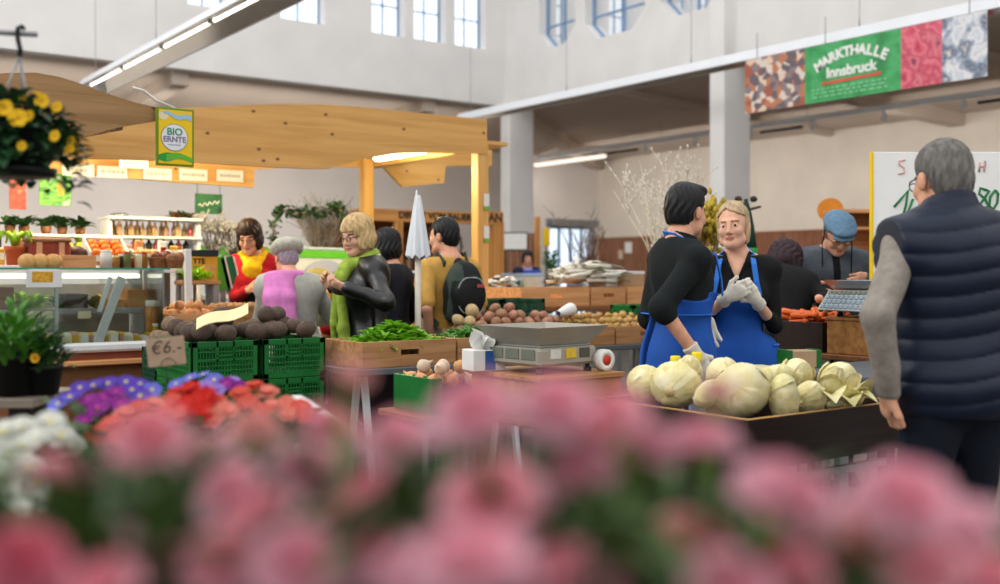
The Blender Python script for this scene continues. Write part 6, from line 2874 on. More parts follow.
bunch(30, DY + .42, hs2, 60, .11, M_lime, 'yellow green leafy bunch on the inner counter shelf above the black pots', sp=.07)
bunch(62, DY + .40, hs2, 40, .09, mat('fresh_green', '3f9a3a', .5, .2, 20), 'fresh green leafy bunch on the inner counter shelf behind the post', sp=.04)
bunch(93, DY + .42, hs2, 36, .09, mat('yellow_green', 'a8a83c', .5, .25, 20), 'yellowish bunch on the inner counter shelf next to the white brackets', sp=.04)
for (p0, p1, h, m, lb) in ((66, 88, .085, M_darkply, 'dark tray on the inner counter shelf, between the two leafy bunches'), (128, 156, .11, M_kraft, 'brown carton on the inner counter shelf near the glass end'), (-15, 14, .13, M_brownwood, 'brown crate on the inner counter shelf behind the black pots'),
                          (102, 124, .05, M_kraft, 'flat brown tray on the inner counter shelf behind the brackets')):
    a, b = on(p0, DY + .3, hs2), on(p1, DY + .3, hs2)
    crate('small_tray', (a[0], DY + .30, hs2), (b[0], DY + .56, hs2 + h), m, lb, cat='tray', hole=False, wall=.008)
o = jar(150, DY + .2, deck, .03, .26, mat('juice_orange', 'c98a52', .3, .2, 20), lids[1], 'tall orange bottle inside the counter near the glass end', name='bottle')
o = jar(159, DY + .24, deck, .024, .22, mat('bottle_green', '2f6a2c', .2, .1, 20), lids[0], 'green bottle inside the counter at the glass end', name='bottle')
o = jar(155, DY + .09, deck, .018, .12, mat('mustard', 'cf9a1c', .3, .1, 20), lids[1], 'small mustard jar behind the price card', name='jar')

# ---- display bench behind the counter
BH = 1.40
table('display_bench', (WY(-70, 273, 7.4).x, 7.30, 0), (WY(186, 273, 7.4).x, 7.70, BH), .05, M_wplastic, 'white display bench behind the deli counter', M_greymetal)
r = empty('potted_plant', on(15, 7.45, BH), 0, 'lime green plant in an orange terracotta pot behind the rolls', 'plant')
mb = MB()
mb.lathe([(0, 0), (.048, 0), (.062, .10), (.068, .10), (.068, .125), (.055, .125), (.05, .11), (0, .105)], 18)
mb.build('pot', M_terra, r)
mb = MB()
for k in range(7):
    a = k * .9
    mb.tube([(0, 0, .1), (.03 * math.cos(a), .03 * math.sin(a), .19), (.09 * math.cos(a), .09 * math.sin(a), .22), (.13 * math.cos(a), .13 * math.sin(a), .15)], [.012, .012, .012, .006], 8)
mb.build('arching_leaves', M_lime, r)
r = empty('hamper', on(47, 7.46, BH), 0, 'red brown wooden hamper with two pale straps behind the counter', 'hamper')
mb = MB()
mb.lh((-.13, -.1, 0), (.13, .1, .15), .01)
mb.build('chest', mat('hamper_red', '8a3a2a', .5, .15, 14), r)
for s in (-1, 1):
    mb = MB()
    mb.lh((s * .07 - .018, -.104, -.0), (s * .07 + .018, .104, .154), .002)
    mb.build('strap', mat('pale_strap', 'cf9a78', .6, .06, 14), r)
mb = MB()
mb.lh((-.135, -.105, .15), (.135, .105, .185), .012)
mb.build('lid', M_brownwood, r)
r = empty('dark_loaf', on(76, 7.44, BH), 0, 'dark round loaf on a pale blue tray behind the counter', 'bread')
mb = MB()
mb.ell((0, 0, .075), (.075, .075, .06), 18, 12, f=wob(3, .05))
mb.build('loaf', mat('dark_crust', '4a2c28', .6, .25, 20, bump=.3), r)
mb = MB()
mb.lh((-.11, -.1, 0), (.11, .1, .018), .004)
mb.build('tray', mat('pale_blue_tray', 'a9c2d9', .4, .05, 9), r)
# carton of oranges, tipped forward
a = on(104, 7.48, BH)
r = empty('brown_carton', (a[0], a[1], BH), 0, 'brown carton under the orange crate behind the counter', 'box')
mb = MB()
mb.lh((-.13, -.12, 0), (.13, .12, .07), .004)
mb.build('carton', M_kraft, r)
mb = MB()
mb.lh((-.06, -.123, .02), (.06, -.1195, .05))
mb.build('dark_slot', M_ink, r)
r = empty('orange_carton', (a[0], a[1] - .02, BH + .075), 0, 'white edged carton of oranges tipped towards the aisle', 'box')
r.rotation_euler = (.5, 0, 0)
for lo, hi in (((-.13, -.11, 0), (.13, .11, .01)), ((-.13, -.11, .01), (-.122, .11, .08)), ((.122, -.11, .01), (.13, .11, .08)), ((-.122, -.11, .01), (.122, -.102, .05)), ((-.122, .102, .01), (.122, .11, .08))):
    mb = MB()
    mb.lh(lo, hi, .001)
    mb.build('carton_side', M_paper, r)
M_or = mat('orange_peel', 'e8741c', .45, .08, 30, rnd=.1, bump=.15, bscale=120)
orm = proto_mesh('orange', (.036, .036, .034), M_or, 1, .01, 14, 10)
Rt = Matrix.Rotation(.5, 3, 'X')
for i in range(3):
    for j in range(3):
        o = bpy.data.objects.new('orange', orm)
        COL.objects.link(o)
        d = Rt @ Vector((-.078 + .078 * i, -.066 + .066 * j, .047))
        o.location = (a[0] + d.x, a[1] - .02 + d.y, BH + .075 + d.z)
        setp(o, 'orange in the white edged carton behind the counter', 'orange', 'oranges in the tipped carton')
r = empty('bread_bowl', on(146, 7.45, BH), 0, 'white bowl of pale rolls behind the jars', 'bowl')
mb = MB()
mb.lathe([(0, .0), (.07, .0), (.13, .075), (.137, .08), (.128, .08), (.07, .01), (0, .01)], 22)
mb.build('bowl', M_wplastic, r)
mb = MB()
for k in range(9):
    t = k * 2.4
    q = .028 * math.sqrt(k)
    mb.ell((q * math.cos(t), q * math.sin(t), .095 - .1 * q), (.038, .030, .026), 10, 7)
f = mb.build('rolls', M_bun, r)
f['kind'] = 'stuff'
o = jar(172, 7.45, BH, .05, .11, mat('milk_white', 'dcdad2', .4, .03, 9), lids[1], 'white crock on the display bench near the white post', name='crock')
o = jar(128, 7.42, BH, .03, .12, cols[2], lids[1], 'olive jar on the display bench before the bottle shelf')
o = jar(122, 7.52, BH, .03, .14, cols[4], lids[0], 'cream jar on the display bench next to the orange carton')

for i in range(17):
    hh = RG.uniform(.10, .19)
    mb = MB()
    mb.box((0, 0, hh / 2), (.06, .035, hh), .006)
    mb.box((0, -.018, hh * .55), (.045, .003, hh * .4), .001, mi=1)
    mb.build('packet', [[M_paper, M_pk[1], M_pk[3], M_kraft, cols[2]][i % 5], [cols[3], M_paper, M_leaf][i % 3]], None, on(-12 + 11.6 * i, 7.64, BH), RG.uniform(-.3, .3), label='upright packet along the rear edge of the display bench', cat='packet', group='packets on the display bench')

# ---- shelf unit with bottles
SY = 8.30
z1, z2, z3 = WY(170, 250, SY).z, WY(170, 237, SY).z, WY(170, 218.5, SY).z
sa, sb = WY(-60, 273, SY).x, WY(197, 273, SY).x
r = empty('bottle_shelf', ((sa + sb) / 2, SY, 0), 0, 'white shelf unit of bottles and plants behind the display bench', 'shelf')
hx = (sb - sa) / 2
for i, z in enumerate((.7, z1, z2)):
    mb = MB()
    mb.lh((-hx, -.12, z - .02), (hx, .16, z), .003)
    mb.build('shelf_board', M_wplastic, r)
mb = MB()
mb.lh((WY(104, 273, SY).x - (sa + sb) / 2, -.14, z3 - .022), (hx, .18, z3), .003)
mb.build('top_board', M_wplastic, r)
for x in (-hx + .02, WY(104, 273, SY).x - (sa + sb) / 2 + .02, hx - .02):
    mb = MB()
    mb.lh((x - .015, -.10, 0), (x + .015, .14, z3 - .022 if x > -hx + .1 else z2 - .02), .003)
    mb.build('upright', M_wplastic, r)


def bottle(px, Y, z, rr, h, m, capm, label, group):
    o = empty('bottle', on(px, Y, z), 0, label, 'bottle', group)
    mb = MB()
    mb.lathe([(0, 0), (rr, .002), (rr, h * .55), (rr * .45, h * .72), (rr * .38, h * .92)], 12)
    mb.build('body', m, o)
    mb = MB()
    mb.lathe([(rr * .45, h * .9), (rr * .45, h), (0, h)], 10)
    mb.build('cap', capm, o)
    return o


tanb = mat('tan_bottle', 'c9a578', .25, .1, 20, rnd=.25, hue=.02)
pinkb = mat('rose_bottle', 'b9605c', .25, .1, 20, rnd=.2)
darkb = mat('dark_bottle', '2c2a22', .2, .1, 20)
for i in range(22):
    px = 108 + 5.9 * i + RG.uniform(-1.2, 1.2)
    if px > 194: break
    bottle(px, SY - .02 + .05 * (i % 2), z2, .019 + RG.uniform(0, .006), .10 + RG.uniform(0, .045), pinkb if 186 < px < 202 else tanb, lids[(i // 2) % 3], 'small bottle on the upper shelf behind the display bench', 'bottles on the upper shelf')
for i in range(8):
    px = 134 + 7.4 * i
    bottle(px, SY - .03, z1, .026, .085, darkb if i % 3 else pinkb, lids[i % 2], 'dark bottle on the lower shelf behind the display bench', 'bottles on the lower shelf')
r = empty('dried_bouquet', on(181, SY, z3), 0, 'brown and green dried bouquet on top of the bottle shelf', 'bouquet')
mb = MB()
for k in range(70):
    a = RG.uniform(0, 6.28)
    mb.leaf((RG.uniform(-.07, .07), RG.uniform(-.04, .04), .0), (math.cos(a), math.sin(a) * .6, RG.uniform(.2, 1.1)), (0, 0, 1), RG.uniform(.05, .10), .035, .2, mi=0 if k % 2 else 1)
mb.build('dried_leaves', [mat('dried_brown', '7a4a2c', .8, .25, 20), M_leaf], r)
r = empty('low_dish', on(119, SY, z3), 0, 'low green leaf dish on top of the bottle shelf', 'dish')
mb = MB()
mb.lathe([(0, 0), (.05, 0), (.075, .02), (.07, .02), (.04, .006), (0, .006)], 18)
mb.build('dish', M_greymetal, r)
mb = MB()
for k in range(26):
    a = RG.uniform(0, 6.28)
    mb.leaf((0, 0, .01), (math.cos(a), math.sin(a), RG.uniform(0, .5)), (0, 0, 1), .06, .03, .2)
mb.build('leaves', M_leaf, r)


def small_plant(px, Y, z, rr, L, n, m, label, potm, group=None):
    o = empty('potted_plant', on(px, Y, z), 0, label, 'plant', group)
    mb = MB()
    mb.lathe([(0, 0), (rr * .75, 0), (rr, rr * 1.5), (rr * .85, rr * 1.5), (rr * .8, rr * 1.3), (0, rr * 1.3)], 14)
    mb.build('pot', potm, o)
    mb = MB()
    for k in range(n):
        a = RG.uniform(0, 6.28)
        mb.leaf((RG.uniform(-.5, .5) * rr, RG.uniform(-.5, .5) * rr, rr * 1.3), (math.cos(a), math.sin(a), RG.uniform(.2, 1.4)), (0, 0, 1), L * RG.uniform(.6, 1.2), L * .42, .3)
    mb.build('leaves', m, o)
    return o


for px, lb in ((10, 'dark leafy pot plant on the shelf by the red poster'), (24, 'dark leafy pot plant on the shelf below the gap between the posters'), (46, 'dark leafy pot plant in front of the green poster'), (62, 'dark leafy pot plant in front of the green poster\'s far edge'), (80, 'trailing dark leafy plant beside the bottle shelf\'s top board')):
    small_plant(px, SY, z2, .04, .12, 44, M_leaf, lb, M_brownwood)
M_lemon = mat('lemon_lime', 'b9c23c', .5, .15, 20, rnd=.15)
lm = proto_mesh('lime', (.034, .028, .028), M_lemon, 2, .03)
heap('lime', [lm], grid_spots(WY(45, 273, SY).x, WY(100, 273, SY).x, SY - .1, SY + .05, z1 + .028, .065) + grid_spots(WY(50, 273, SY).x, WY(92, 273, SY).x, SY - .09, SY + .03, z1 + .075, .07), 'yellow green lime heaped on the shelf behind the hamper', 'lime', 'limes on the shelf')
for i in range(6):
    o = jar(-30 + i * 9 if i < 4 else 104 + 9 * (i - 4), SY - .02, z1, .03, .10, cols[(i * 2) % 5], lids[i % 3], 'preserve jar on the lower shelf end by the posters', 'jars on the lower shelf')

# ---- table of nuts and onions before the seller in red
TH = .95
table('nut_table', (2.20, 6.62, 0), (3.05, 7.04, TH), .035, M_brownwood, 'brown table of nut and onion crates in front of the person in red')
crate('wooden_crate', (2.24, 6.64, TH + .001), (2.58, 6.98, 1.09), M_crateo, 'orange wood crate of onions beside the white leaning post', hole=False)
crate('wooden_crate', (2.60, 6.66, TH + .001), (3.02, 7.0, 1.13), M_crate, 'wooden crate of nuts under the hand of the person in red', hole=False)
heap('onion', [om[0]], grid_spots(2.26, 2.56, 6.66, 6.96, 1.085, .075) + grid_spots(2.29, 2.53, 6.69, 6.93, 1.13, .085), 'golden onion in the crate beside the white leaning post', 'onion', 'golden onions by the white post', tilt=1.2)
M_nut = mat('walnut_shell', 'b98c60', .7, .2, 30, rnd=.18, bump=.4)
nm = proto_mesh('walnut', (.026, .022, .021), M_nut, 3, .06, 9, 6, 5)
heap('walnut', [nm], grid_spots(2.62, 3.0, 6.68, 6.98, 1.125, .050), 'walnut in the crate under the hand of the person in red', 'nut', 'walnuts in the crate', tilt=3)
A = WY(209, 325, 6.61)
r = empty('price_card', (A.x, 6.625, TH + .01), 0, 'white price card leaning on the nut crate front', 'sign')
mb = MB()
mb.lh((0, -.003, 0), (.17, .003, .075), .001)
mb.build('card', M_paper, r)
bunch(196, 7.25, 1.30, 60, .10, M_lime, 'green leafy vegetables in front of the yellow poster', sp=.08)
table('greens_stand', (WY(176, 273, 7.25).x, 7.12, 0), (WY(214, 273, 7.25).x, 7.29, 1.298), .03, M_crate, 'narrow wooden stand of green vegetables below the yellow poster', M_greymetal, inset=.03)

# yellow poster board with a dark head band
A, B = WY(191, 282, 7.36), WY(217.5, 250.5, 7.36)
r = empty('yellow_poster_board', (A.x, 7.36, 0), 0, 'yellow poster board with dark head band next to the person in red', 'sign')
w_, z0, z9 = B.x - A.x, A.z, B.z
mb = MB()
mb.lh((0, 0, z0), (w_, .02, z9), .002)
mb.build('board', mat('poster_amber', 'd99a26', .5, .12, 14), r)
mb = MB()
mb.lh((-.005, -.006, z9 - .045), (w_ + .005, .024, z9 + .004), .002)
mb.build('head_band', mat('dark_blue_band', '1f2a30', .5, .06, 9), r)
lettering('TTE', .052, M_ink, r, Vector((A.x + w_ * .30, 7.357, z9 - .080)), (1, 0, 0), (0, 0, 1), .002, .002)
mb = MB()
mb.lh((w_ * .52, -.0015, z0 + .03), (w_ * .9, 0, z9 - .10))
mb.build('printed_picture', patches('pink_picture', ['d9a06a', 'c98a6a', 'd9a63c', 'c2745c'], 14), r)
mb = MB()
mb.lh((w_ * .08, -.0015, z0 + .05), (w_ * .26, 0, z0 + .12))
mb.build('green_mark', mat('poster_green', '6d9a3a', .5, .1, 14), r)
for x in (.02, w_ - .04):
    mb = MB()
    mb.lh((x, .002, 0), (x + .02, .018, z0))
    mb.build('leg', M_greymetal, r)
# two green boards leaning beside it
for k, (px, lb, c) in enumerate(((222, 'bright green leaning board with white edge beside the yellow poster', '4f9a2c'), (231, 'dark green leaning board with white edge beside the person in red', '1f6a44'))):
    p = WY(px, 288, 7.6)
    r = empty('leaning_board', (p.x, 7.62, 0), 0, lb, 'sign')
    za, zb = WY(px, 290, 7.6).z, WY(px, 257, 7.6).z
    mb = MB()
    mb.bar((.03, 0, za), (-.03, 0, zb), .10, .012, .002, up=(0, 1, 0))
    mb.build('board', mat('leaning_green_%d' % k, c, .5, .08, 9), r)
    mb = MB()
    mb.bar((.086, -.008, za), (.026, -.008, zb), .012, .012, .002, up=(0, 1, 0))
    mb.build('white_edge', M_wplastic, r)
    mb = MB()
    mb.lh((.0, .005, 0), (.04, .03, za + .03))
    mb.build('prop', M_greymetal, r)

# curved white counter with a green band behind the seller
cz0 = 9.0
pts = []
for i in range(25):
    t = i / 24
    px = 190 + 160 * t
    z = cz0 + 1.2 * (t - .35) ** 2
    hh = 244.5 + 6 * t + (10 * (t - .8) ** 2 * 0)
    p = W(px, hh, z)
    pts.append(p)
r = empty('curved_counter', (pts[12].x, pts[12].y, 0), 0, 'curved white counter with a bright green band behind the person in red', 'counter')
Nn = -FW
mb = MB()
mb.strip([p for p in pts], [Vector((p.x, p.y, 0)) for p in pts], .04, FW)
mb.build('white_front', mat('bright_white_laminate', 'eaeeec', .4, .02, 6), r, local=False)
mb = MB()
mb.strip([p + Nn * .012 + Vector((0, 0, -.012)) for p in pts], [p + Nn * .012 + Vector((0, 0, -.075)) for p in pts], .01, FW)
mb.build('green_band', mat('bright_green_band', '6fd03a', .5, .04, 6), r, local=False)
mb = MB()
mb.strip([p + Nn * .02 + Vector((0, 0, .02)) for p in pts], [p + Nn * .02 for p in pts], .30, FW)
mb.build('worktop', mat('pale_blue_top', 'cfe6ea', .3, .02, 6), r, local=False)
# oval white sign between the coat and the scarf
p = W(325, 277, 8.0)
r = empty('oval_sign', (p.x, p.y, 0), -YAW, 'oval white sign with a yellow patch between the pale coat and the green scarf', 'sign')
mb = MB()
ov = [(.17 * math.cos(2 * PI * i / 30), .13 * math.sin(2 * PI * i / 30)) for i in range(30)]
frs = ((0, 0, p.z), (1, 0, 0), (0, 0, 1), (0, -1, 0))
mb.prism(ov, 0, .012, frs)
mb.build('oval_panel', M_wplastic, r)
mb = MB()
mb.prism([(-.05 + .09 * math.cos(2 * PI * i / 20), .03 + .04 * math.sin(2 * PI * i / 20)) for i in range(20)], .0121, .014, frs)
mb.build('yellow_patch', mat('pale_yellow_print', 'ecd77a', .5, .1, 14), r)
mb = MB()
mb.prism([(.125 + .028 * math.cos(2 * PI * i / 16), .0 + .04 * math.sin(2 * PI * i / 16)) for i in range(16)], .0121, .014, frs)
mb.build('red_spot', mat('orange_red_print', 'd9542c', .5, .1, 14), r)
mb = MB()
mb.lh((-.015, .002, 0), (.015, .02, p.z - .08))
mb.build('stem', M_greymetal, r)
# red bag of yellow peppers
p = W(334, 326, 7.5)
r = empty('red_bag', (p.x, p.y, 0), -YAW, 'red bag of yellow peppers on a stool between the two customers', 'bag')
zz = W(334, 298, 7.5).z
z0 = W(334, 334, 7.5).z
mb = MB()
mb.lh((-.10, -.08, 0), (.10, .08, z0 - .001), .01)
st = mb.build('stool', M_brownwood, None, (p.x, p.y, 0), -YAW, label='brown block stool under the red bag', cat='stool')
mb = MB()
mb.lathe([(0, z0), (.09, z0 + .002), (.105, z0 + .06), (.10, zz), (.108, zz + .004), (.095, zz - .006), (.09, zz - .03), (0, zz - .03)], 20)
mb.build('bag', mat('red_cloth', 'c2182c', .6, .08, 12), r)
for k in range(6):
    mb = MB()
    a = k * 1.05
    mb.ell((.055 * math.cos(a), .055 * math.sin(a), zz + .02 + .02 * (k % 2)), (.034, .034, .045), 12, 8, f=lambda u: 1 + .06 * math.cos(4 * math.atan2(u.y, u.x)))
    mb.build('pepper', mat('pepper_yellow', 'e0a01c', .3, .12, 12), r)
# ================================================================ flowers
M_stem = mat('flower_stem', '5f7f3a', .5, .15, 20)
M_calyx = mat('calyx_green', '6f8f3c', .5, .15, 20)
M_fol = mat('flower_foliage', '3d5726', .5, .3, 20, trans=.15)
M_pot = mat('black_plastic_pot', '17181a', .4, .08, 10)


def petal(mb, c, d, up, L, w, ruf=.0, n=5, mi=None, cup=.3, seed=0):
    """a rounded petal, wide at the tip, with a ruffled edge"""
    c, d, up = Vector(c), Vector(d).normalized(), Vector(up)
    sd = d.cross(up)
    sd = sd.normalized() if sd.length > 1e-5 else d.orthogonal().normalized()
    nn = sd.cross(d)
    vs, fs = [], []
    R_ = 4
    for i in range(R_ + 1):
        t = i / R_
        ww = w * (.18 + .82 * math.sin(PI * .5 * min(1, t * 1.25)) * (1 if t < .8 else 1 - (t - .8) * 1.6))
        for j in range(n + 1):
            s = j / n * 2 - 1
            h = cup * L * t * t + ruf * L * t * t * math.sin(j * 2.6 + seed)
            vs.append(c + d * (L * t * (1 - .12 * s * s * t)) + sd * (ww * .5 * s) + nn * (h - .12 * w * (1 - s * s) * t))
    for i in range(R_):
        for j in range(n):
            a = i * (n + 1) + j
            fs.append((a, a + 1, a + n + 2, a + n + 1))
    mb.add(vs, fs, True, mi)


def carnation_mesh(seed, r, m, open_=1.0):
    rg = random.Random(seed)
    mb = MB()
    for ring, (n, el, L) in enumerate(((8, .12, 1.0), (8, .5, .95), (7, .85, .85), (5, 1.2, .7))):
        for k in range(n):
            a = 2 * PI * (k + .5 * ring) / n + rg.uniform(-.15, .15)
            e = el + rg.uniform(-.1, .1) + (1 - open_) * .6
            d = (math.cos(a) * math.cos(e), math.sin(a) * math.cos(e), math.sin(e))
            petal(mb, (0, 0, -.2 * r), d, (-math.cos(a) * .3, -math.sin(a) * .3, 1), r * L * 1.08, r * .95, .14, 6, mi=ring // 2, cup=.1, seed=k + ring)
    return mb.mesh('bloom', m)


def calyx_mesh(r):
    mb = MB()
    mb.lathe([(0, -.95 * r), (.16 * r, -.93 * r), (.30 * r, -.62 * r), (.27 * r, -.18 * r), (.36 * r, -.04 * r)], 12, cap=False)
    return mb.mesh('calyx', M_calyx)


def pink(i, a, b):
    return [mat('carnation_pink_%d' % i, a, .6, .10, 60, trans=.25), mat('carnation_heart_%d' % i, b, .6, .10, 60, trans=.25)]


PK = [pink(0, 'f6c4d2', 'f0aabb'), pink(1, 'f4b8c4', 'ec98a6'), pink(2, 'f4beba', 'eea6a4'), pink(3, 'e48a9e', 'de7488'), pink(4, 'f6d0d6', 'f0c0c8')]
BR = .0225
bm_ = [[carnation_mesh(10 * i + s, BR, PK[i]) for s in (1, 2)] for i in range(5)]
bud = [carnation_mesh(90 + i, BR * .62, PK[i], .1) for i in range(5)]
cal = calyx_mesh(BR)
cals = calyx_mesh(BR * .62)
# photo column, row, depth, colour, size (0 = bud)
BL = [(148, 437, .60, 1, 1), (62, 474, .58, 1, .9), (22, 562, .50, 3, 1), (203, 452, .66, 0, .9), (255, 428, .68, 2, .8), (232, 492, .60, 0, .95), (258, 520, .56, 1, .95),
      (308, 470, .62, 0, 1), (333, 524, .58, 2, .8), (332, 428, .66, 1, .85), (396, 440, .62, 0, .95), (370, 492, .60, 1, .8), (120, 548, .55, 4, 0), (166, 566, .55, 1, .7), (226, 562, .52, 1, .95),
      (300, 566, .50, 0, 1.1), (350, 382, .60, 2, 0), (474, 412, .56, 0, 1.1), (556, 408, .58, 0, 1.05), (604, 424, .58, 1, 1.15), (642, 446, .60, 0, 1.0),
      (702, 443, .60, 0, .95), (578, 474, .58, 0, 1.0), (492, 504, .52, 1, 1.2), (470, 566, .46, 0, 1.3), (556, 574, .50, 1, .95), (628, 552, .56, 1, .9), (692, 548, .54, 2, 1.1),
      (718, 398, .60, 2, 0), (718, 392, .70, 1, .55), (788, 500, .52, 0, 1.25), (846, 545, .54, 2, 1.15), (866, 512, .58, 0, .8), (906, 502, .52, 0, 1.15), (948, 532, .54, 0, 1.05), (925, 572, .5, 1, .9),
      (988, 520, .56, 4, 0), (790, 578, .5, 1, .9), (414, 490, .6, 4, 0), (380, 560, .52, 1, .9), (420, 584, .48, 0, 1), (728, 590, .48, 0, 1), (600, 590, .5, 0, .95), (100, 590, .5, 1, .9), (990, 585, .5, 1, .9)]
PB = [(-40, .60), (100, .60), (245, .62), (385, .60), (520, .55), (650, .58), (790, .56), (930, .55), (1050, .58)]
plbl = ['carnation plant at the edge under the white primulas', 'carnation plant with the large bloom below the purple primulas', 'carnation plant in front of the coral flowers',
        'carnation plant with the tall bud before the green crates', 'carnation plant with the blooms below the onion crate', 'carnation plant whose blooms hide the near corner of the bin platform',
        'carnation plant in front of the cabbage bin corner', 'carnation plant in front of the legs of the man in the vest', 'carnation plant at the edge beyond the man in the vest']
bench_h = .86
plants = []
for i, (px, z) in enumerate(PB):
    p = W(px, 273, z)
    r = empty('carnation_plant', (p.x, p.y, bench_h + .001), 0, 'pink ' + plbl[i], 'flower', 'pink carnation plants on the near bench')
    mb = MB()
    mb.lathe([(0, 0), (.038, 0), (.050, .09), (.054, .09), (.054, .105), (.046, .105), (.044, .092), (0, .09)], 18)
    mb.build('pot', M_pot, r)
    mb = MB()
    rg = random.Random(50 + i)
    for k in range(430):
        a, q = rg.uniform(0, 6.28), .095 * math.sqrt(rg.random())
        hz = rg.uniform(.10, .37 if i < 6 else .32) - q * .5
        mb.leaf((q * math.cos(a), q * math.sin(a), hz), (math.cos(a) * .7, math.sin(a) * .7, rg.uniform(.1, 1.3)), (0, 0, 1), rg.uniform(.05, .10), .013, rg.uniform(.1, .6), seg=3)
    mb.build('foliage', M_fol, r)
    plants.append((px, z, r))
rg = random.Random(77)
for (px, py, z, c, s) in BL:
    P = W(px, py, z)
    base = min(plants, key=lambda t: (t[2].location.x - P.x) ** 2 + (t[2].location.y - P.y) ** 2)[2]
    d = P - base.location
    me = bud[c] if s == 0 else rg.choice(bm_[c])
    o = link('bloom', me, base)
    o.location = d
    sc = s if s > 0 else 1.0
    o.scale = (sc, sc, sc)
    tilt = Vector((rg.uniform(-.4, .4), rg.uniform(-.4, .4), 1)) - FW * .35
    o.rotation_euler = tilt.to_track_quat('Z', 'Y').to_euler()
    k = link('calyx', cals if s == 0 else cal, o)
    mb = MB()
    e = d - tilt.normalized() * BR * sc * .8
    q = Vector((d.x * .25, d.y * .25, .10))
    mid = (e + q) / 2 + Vector((rg.uniform(-.01, .01), rg.uniform(-.01, .01), 0)) - tilt.normalized() * .02
    mb.tube([q, mid, e], .0022, 6)
    mb.build('stem', M_stem, base)
pa, pb = W(-90, 273, .62), W(1090, 273, .62)
c = (pa + pb) / 2
r = empty('flower_bench', (c.x, c.y, 0), -YAW, 'wooden bench under the pink carnations', 'bench')
mb = MB()
mb.lh((-.46, -.14, bench_h - .03), (.46, .16, bench_h), .004)
mb.build('bench_top', M_crate, r)
for a in (-.42, .42):
    for b in (-.1, .12):
        mb = MB()
        mb.lh((a - .02, b - .02, 0), (a + .02, b + .02, bench_h - .03), .002)
        mb.build('leg', M_crate, r)


# ---- primulas and coral flowers on the second table
def primula_mesh(m, r, heart, double=False):
    mb = MB()
    for ring in range(2 if double else 1):
        n = 6
        for k in range(n):
            a = 2 * PI * (k + .5 * ring) / n
            e = .15 + .55 * ring
            petal(mb, (0, 0, 0), (math.cos(a) * math.cos(e), math.sin(a) * math.cos(e), math.sin(e)), (0, 0, 1), r * (1 - .22 * ring), r * 1.05, .10, 6, mi=0, cup=.05, seed=k)
    mb.ell((0, 0, .06 * r), (r * .22, r * .22, r * .10), 8, 5, mi=1)
    return mb.mesh('bloom', [m, heart])


heart = mat('flower_heart', 'e0d050', .6, .1, 40)
PM = {k: primula_mesh(mat('petal_' + k, c, .6, .08, 40, trans=.2), r, heart if k in ('white', 'violet', 'blue') else mat('heart_' + k, h, .6, .1, 40), db)
      for k, c, h, r, db in (('white', 'e4e4dc', '', .026, True), ('violet', '5a3fb0', '', .022, False), ('blue', '6d6fd0', '', .022, False), ('magenta', '8a1f8a', 'c04090', .022, False),
                             ('red', 'd42a20', 'b01810', .026, True), ('coral', 'e0604c', 'd04a40', .026, True), ('salmon', 'e88a78', 'd86a60', .024, True), ('lilac', 'a07fd0', '6a4fb0', .02, False))}
FT = .84


def flower_pot(px, z, label, blooms, group, spread=.085, foln=60, L=.09):
    """one pot with its blooms placed (photo column, row, depth, colour)"""
    p = W(px, 273, z)
    r = empty('potted_flower', (p.x, p.y, FT + .001), 0, label, 'flower', group)
    mb = MB()
    mb.lathe([(0, 0), (.042, 0), (.055, .08), (.059, .08), (.059, .092), (.05, .092), (.048, .082), (0, .08)], 16)
    mb.build('pot', M_pot, r)
    rg = random.Random(int(px * 7 + z * 100))
    hz = [W(b[0], b[1], b[2]).z - FT for b in blooms]
    top = sum(hz) / len(hz) - .02
    mb = MB()
    for k in range(foln):
        a, q = rg.uniform(0, 6.28), spread * math.sqrt(rg.random())
        mb.leaf((q * math.cos(a), q * math.sin(a), .07 + (top - .09) * rg.random()), (math.cos(a), math.sin(a), rg.uniform(.1, 1.0)), (0, 0, 1), L * rg.uniform(.6, 1.1), L * .5, .35)
    mb.build('foliage', M_fol, r)
    st = MB()
    for (bx_, by_, bz_, col) in blooms:
        P = W(bx_, by_, bz_) - r.location
        o = link('bloom', PM[col], r)
        o.location = P
        t = Vector((P.x * 2 + rg.uniform(-.3, .3), P.y * 2 + rg.uniform(-.3, .3), .9)) - FW * .55
        o.rotation_euler = (t.to_track_quat('Z', 'Y')).to_euler()
        s = rg.uniform(.9, 1.2)
        o.scale = (s, s, s)
        st.tube([(P.x * .2, P.y * .2, .085), (P.x * .75, P.y * .75, .085 + (P.z - .085) * .6), P], .0022, 5)
    st.build('stems', M_stem, r)


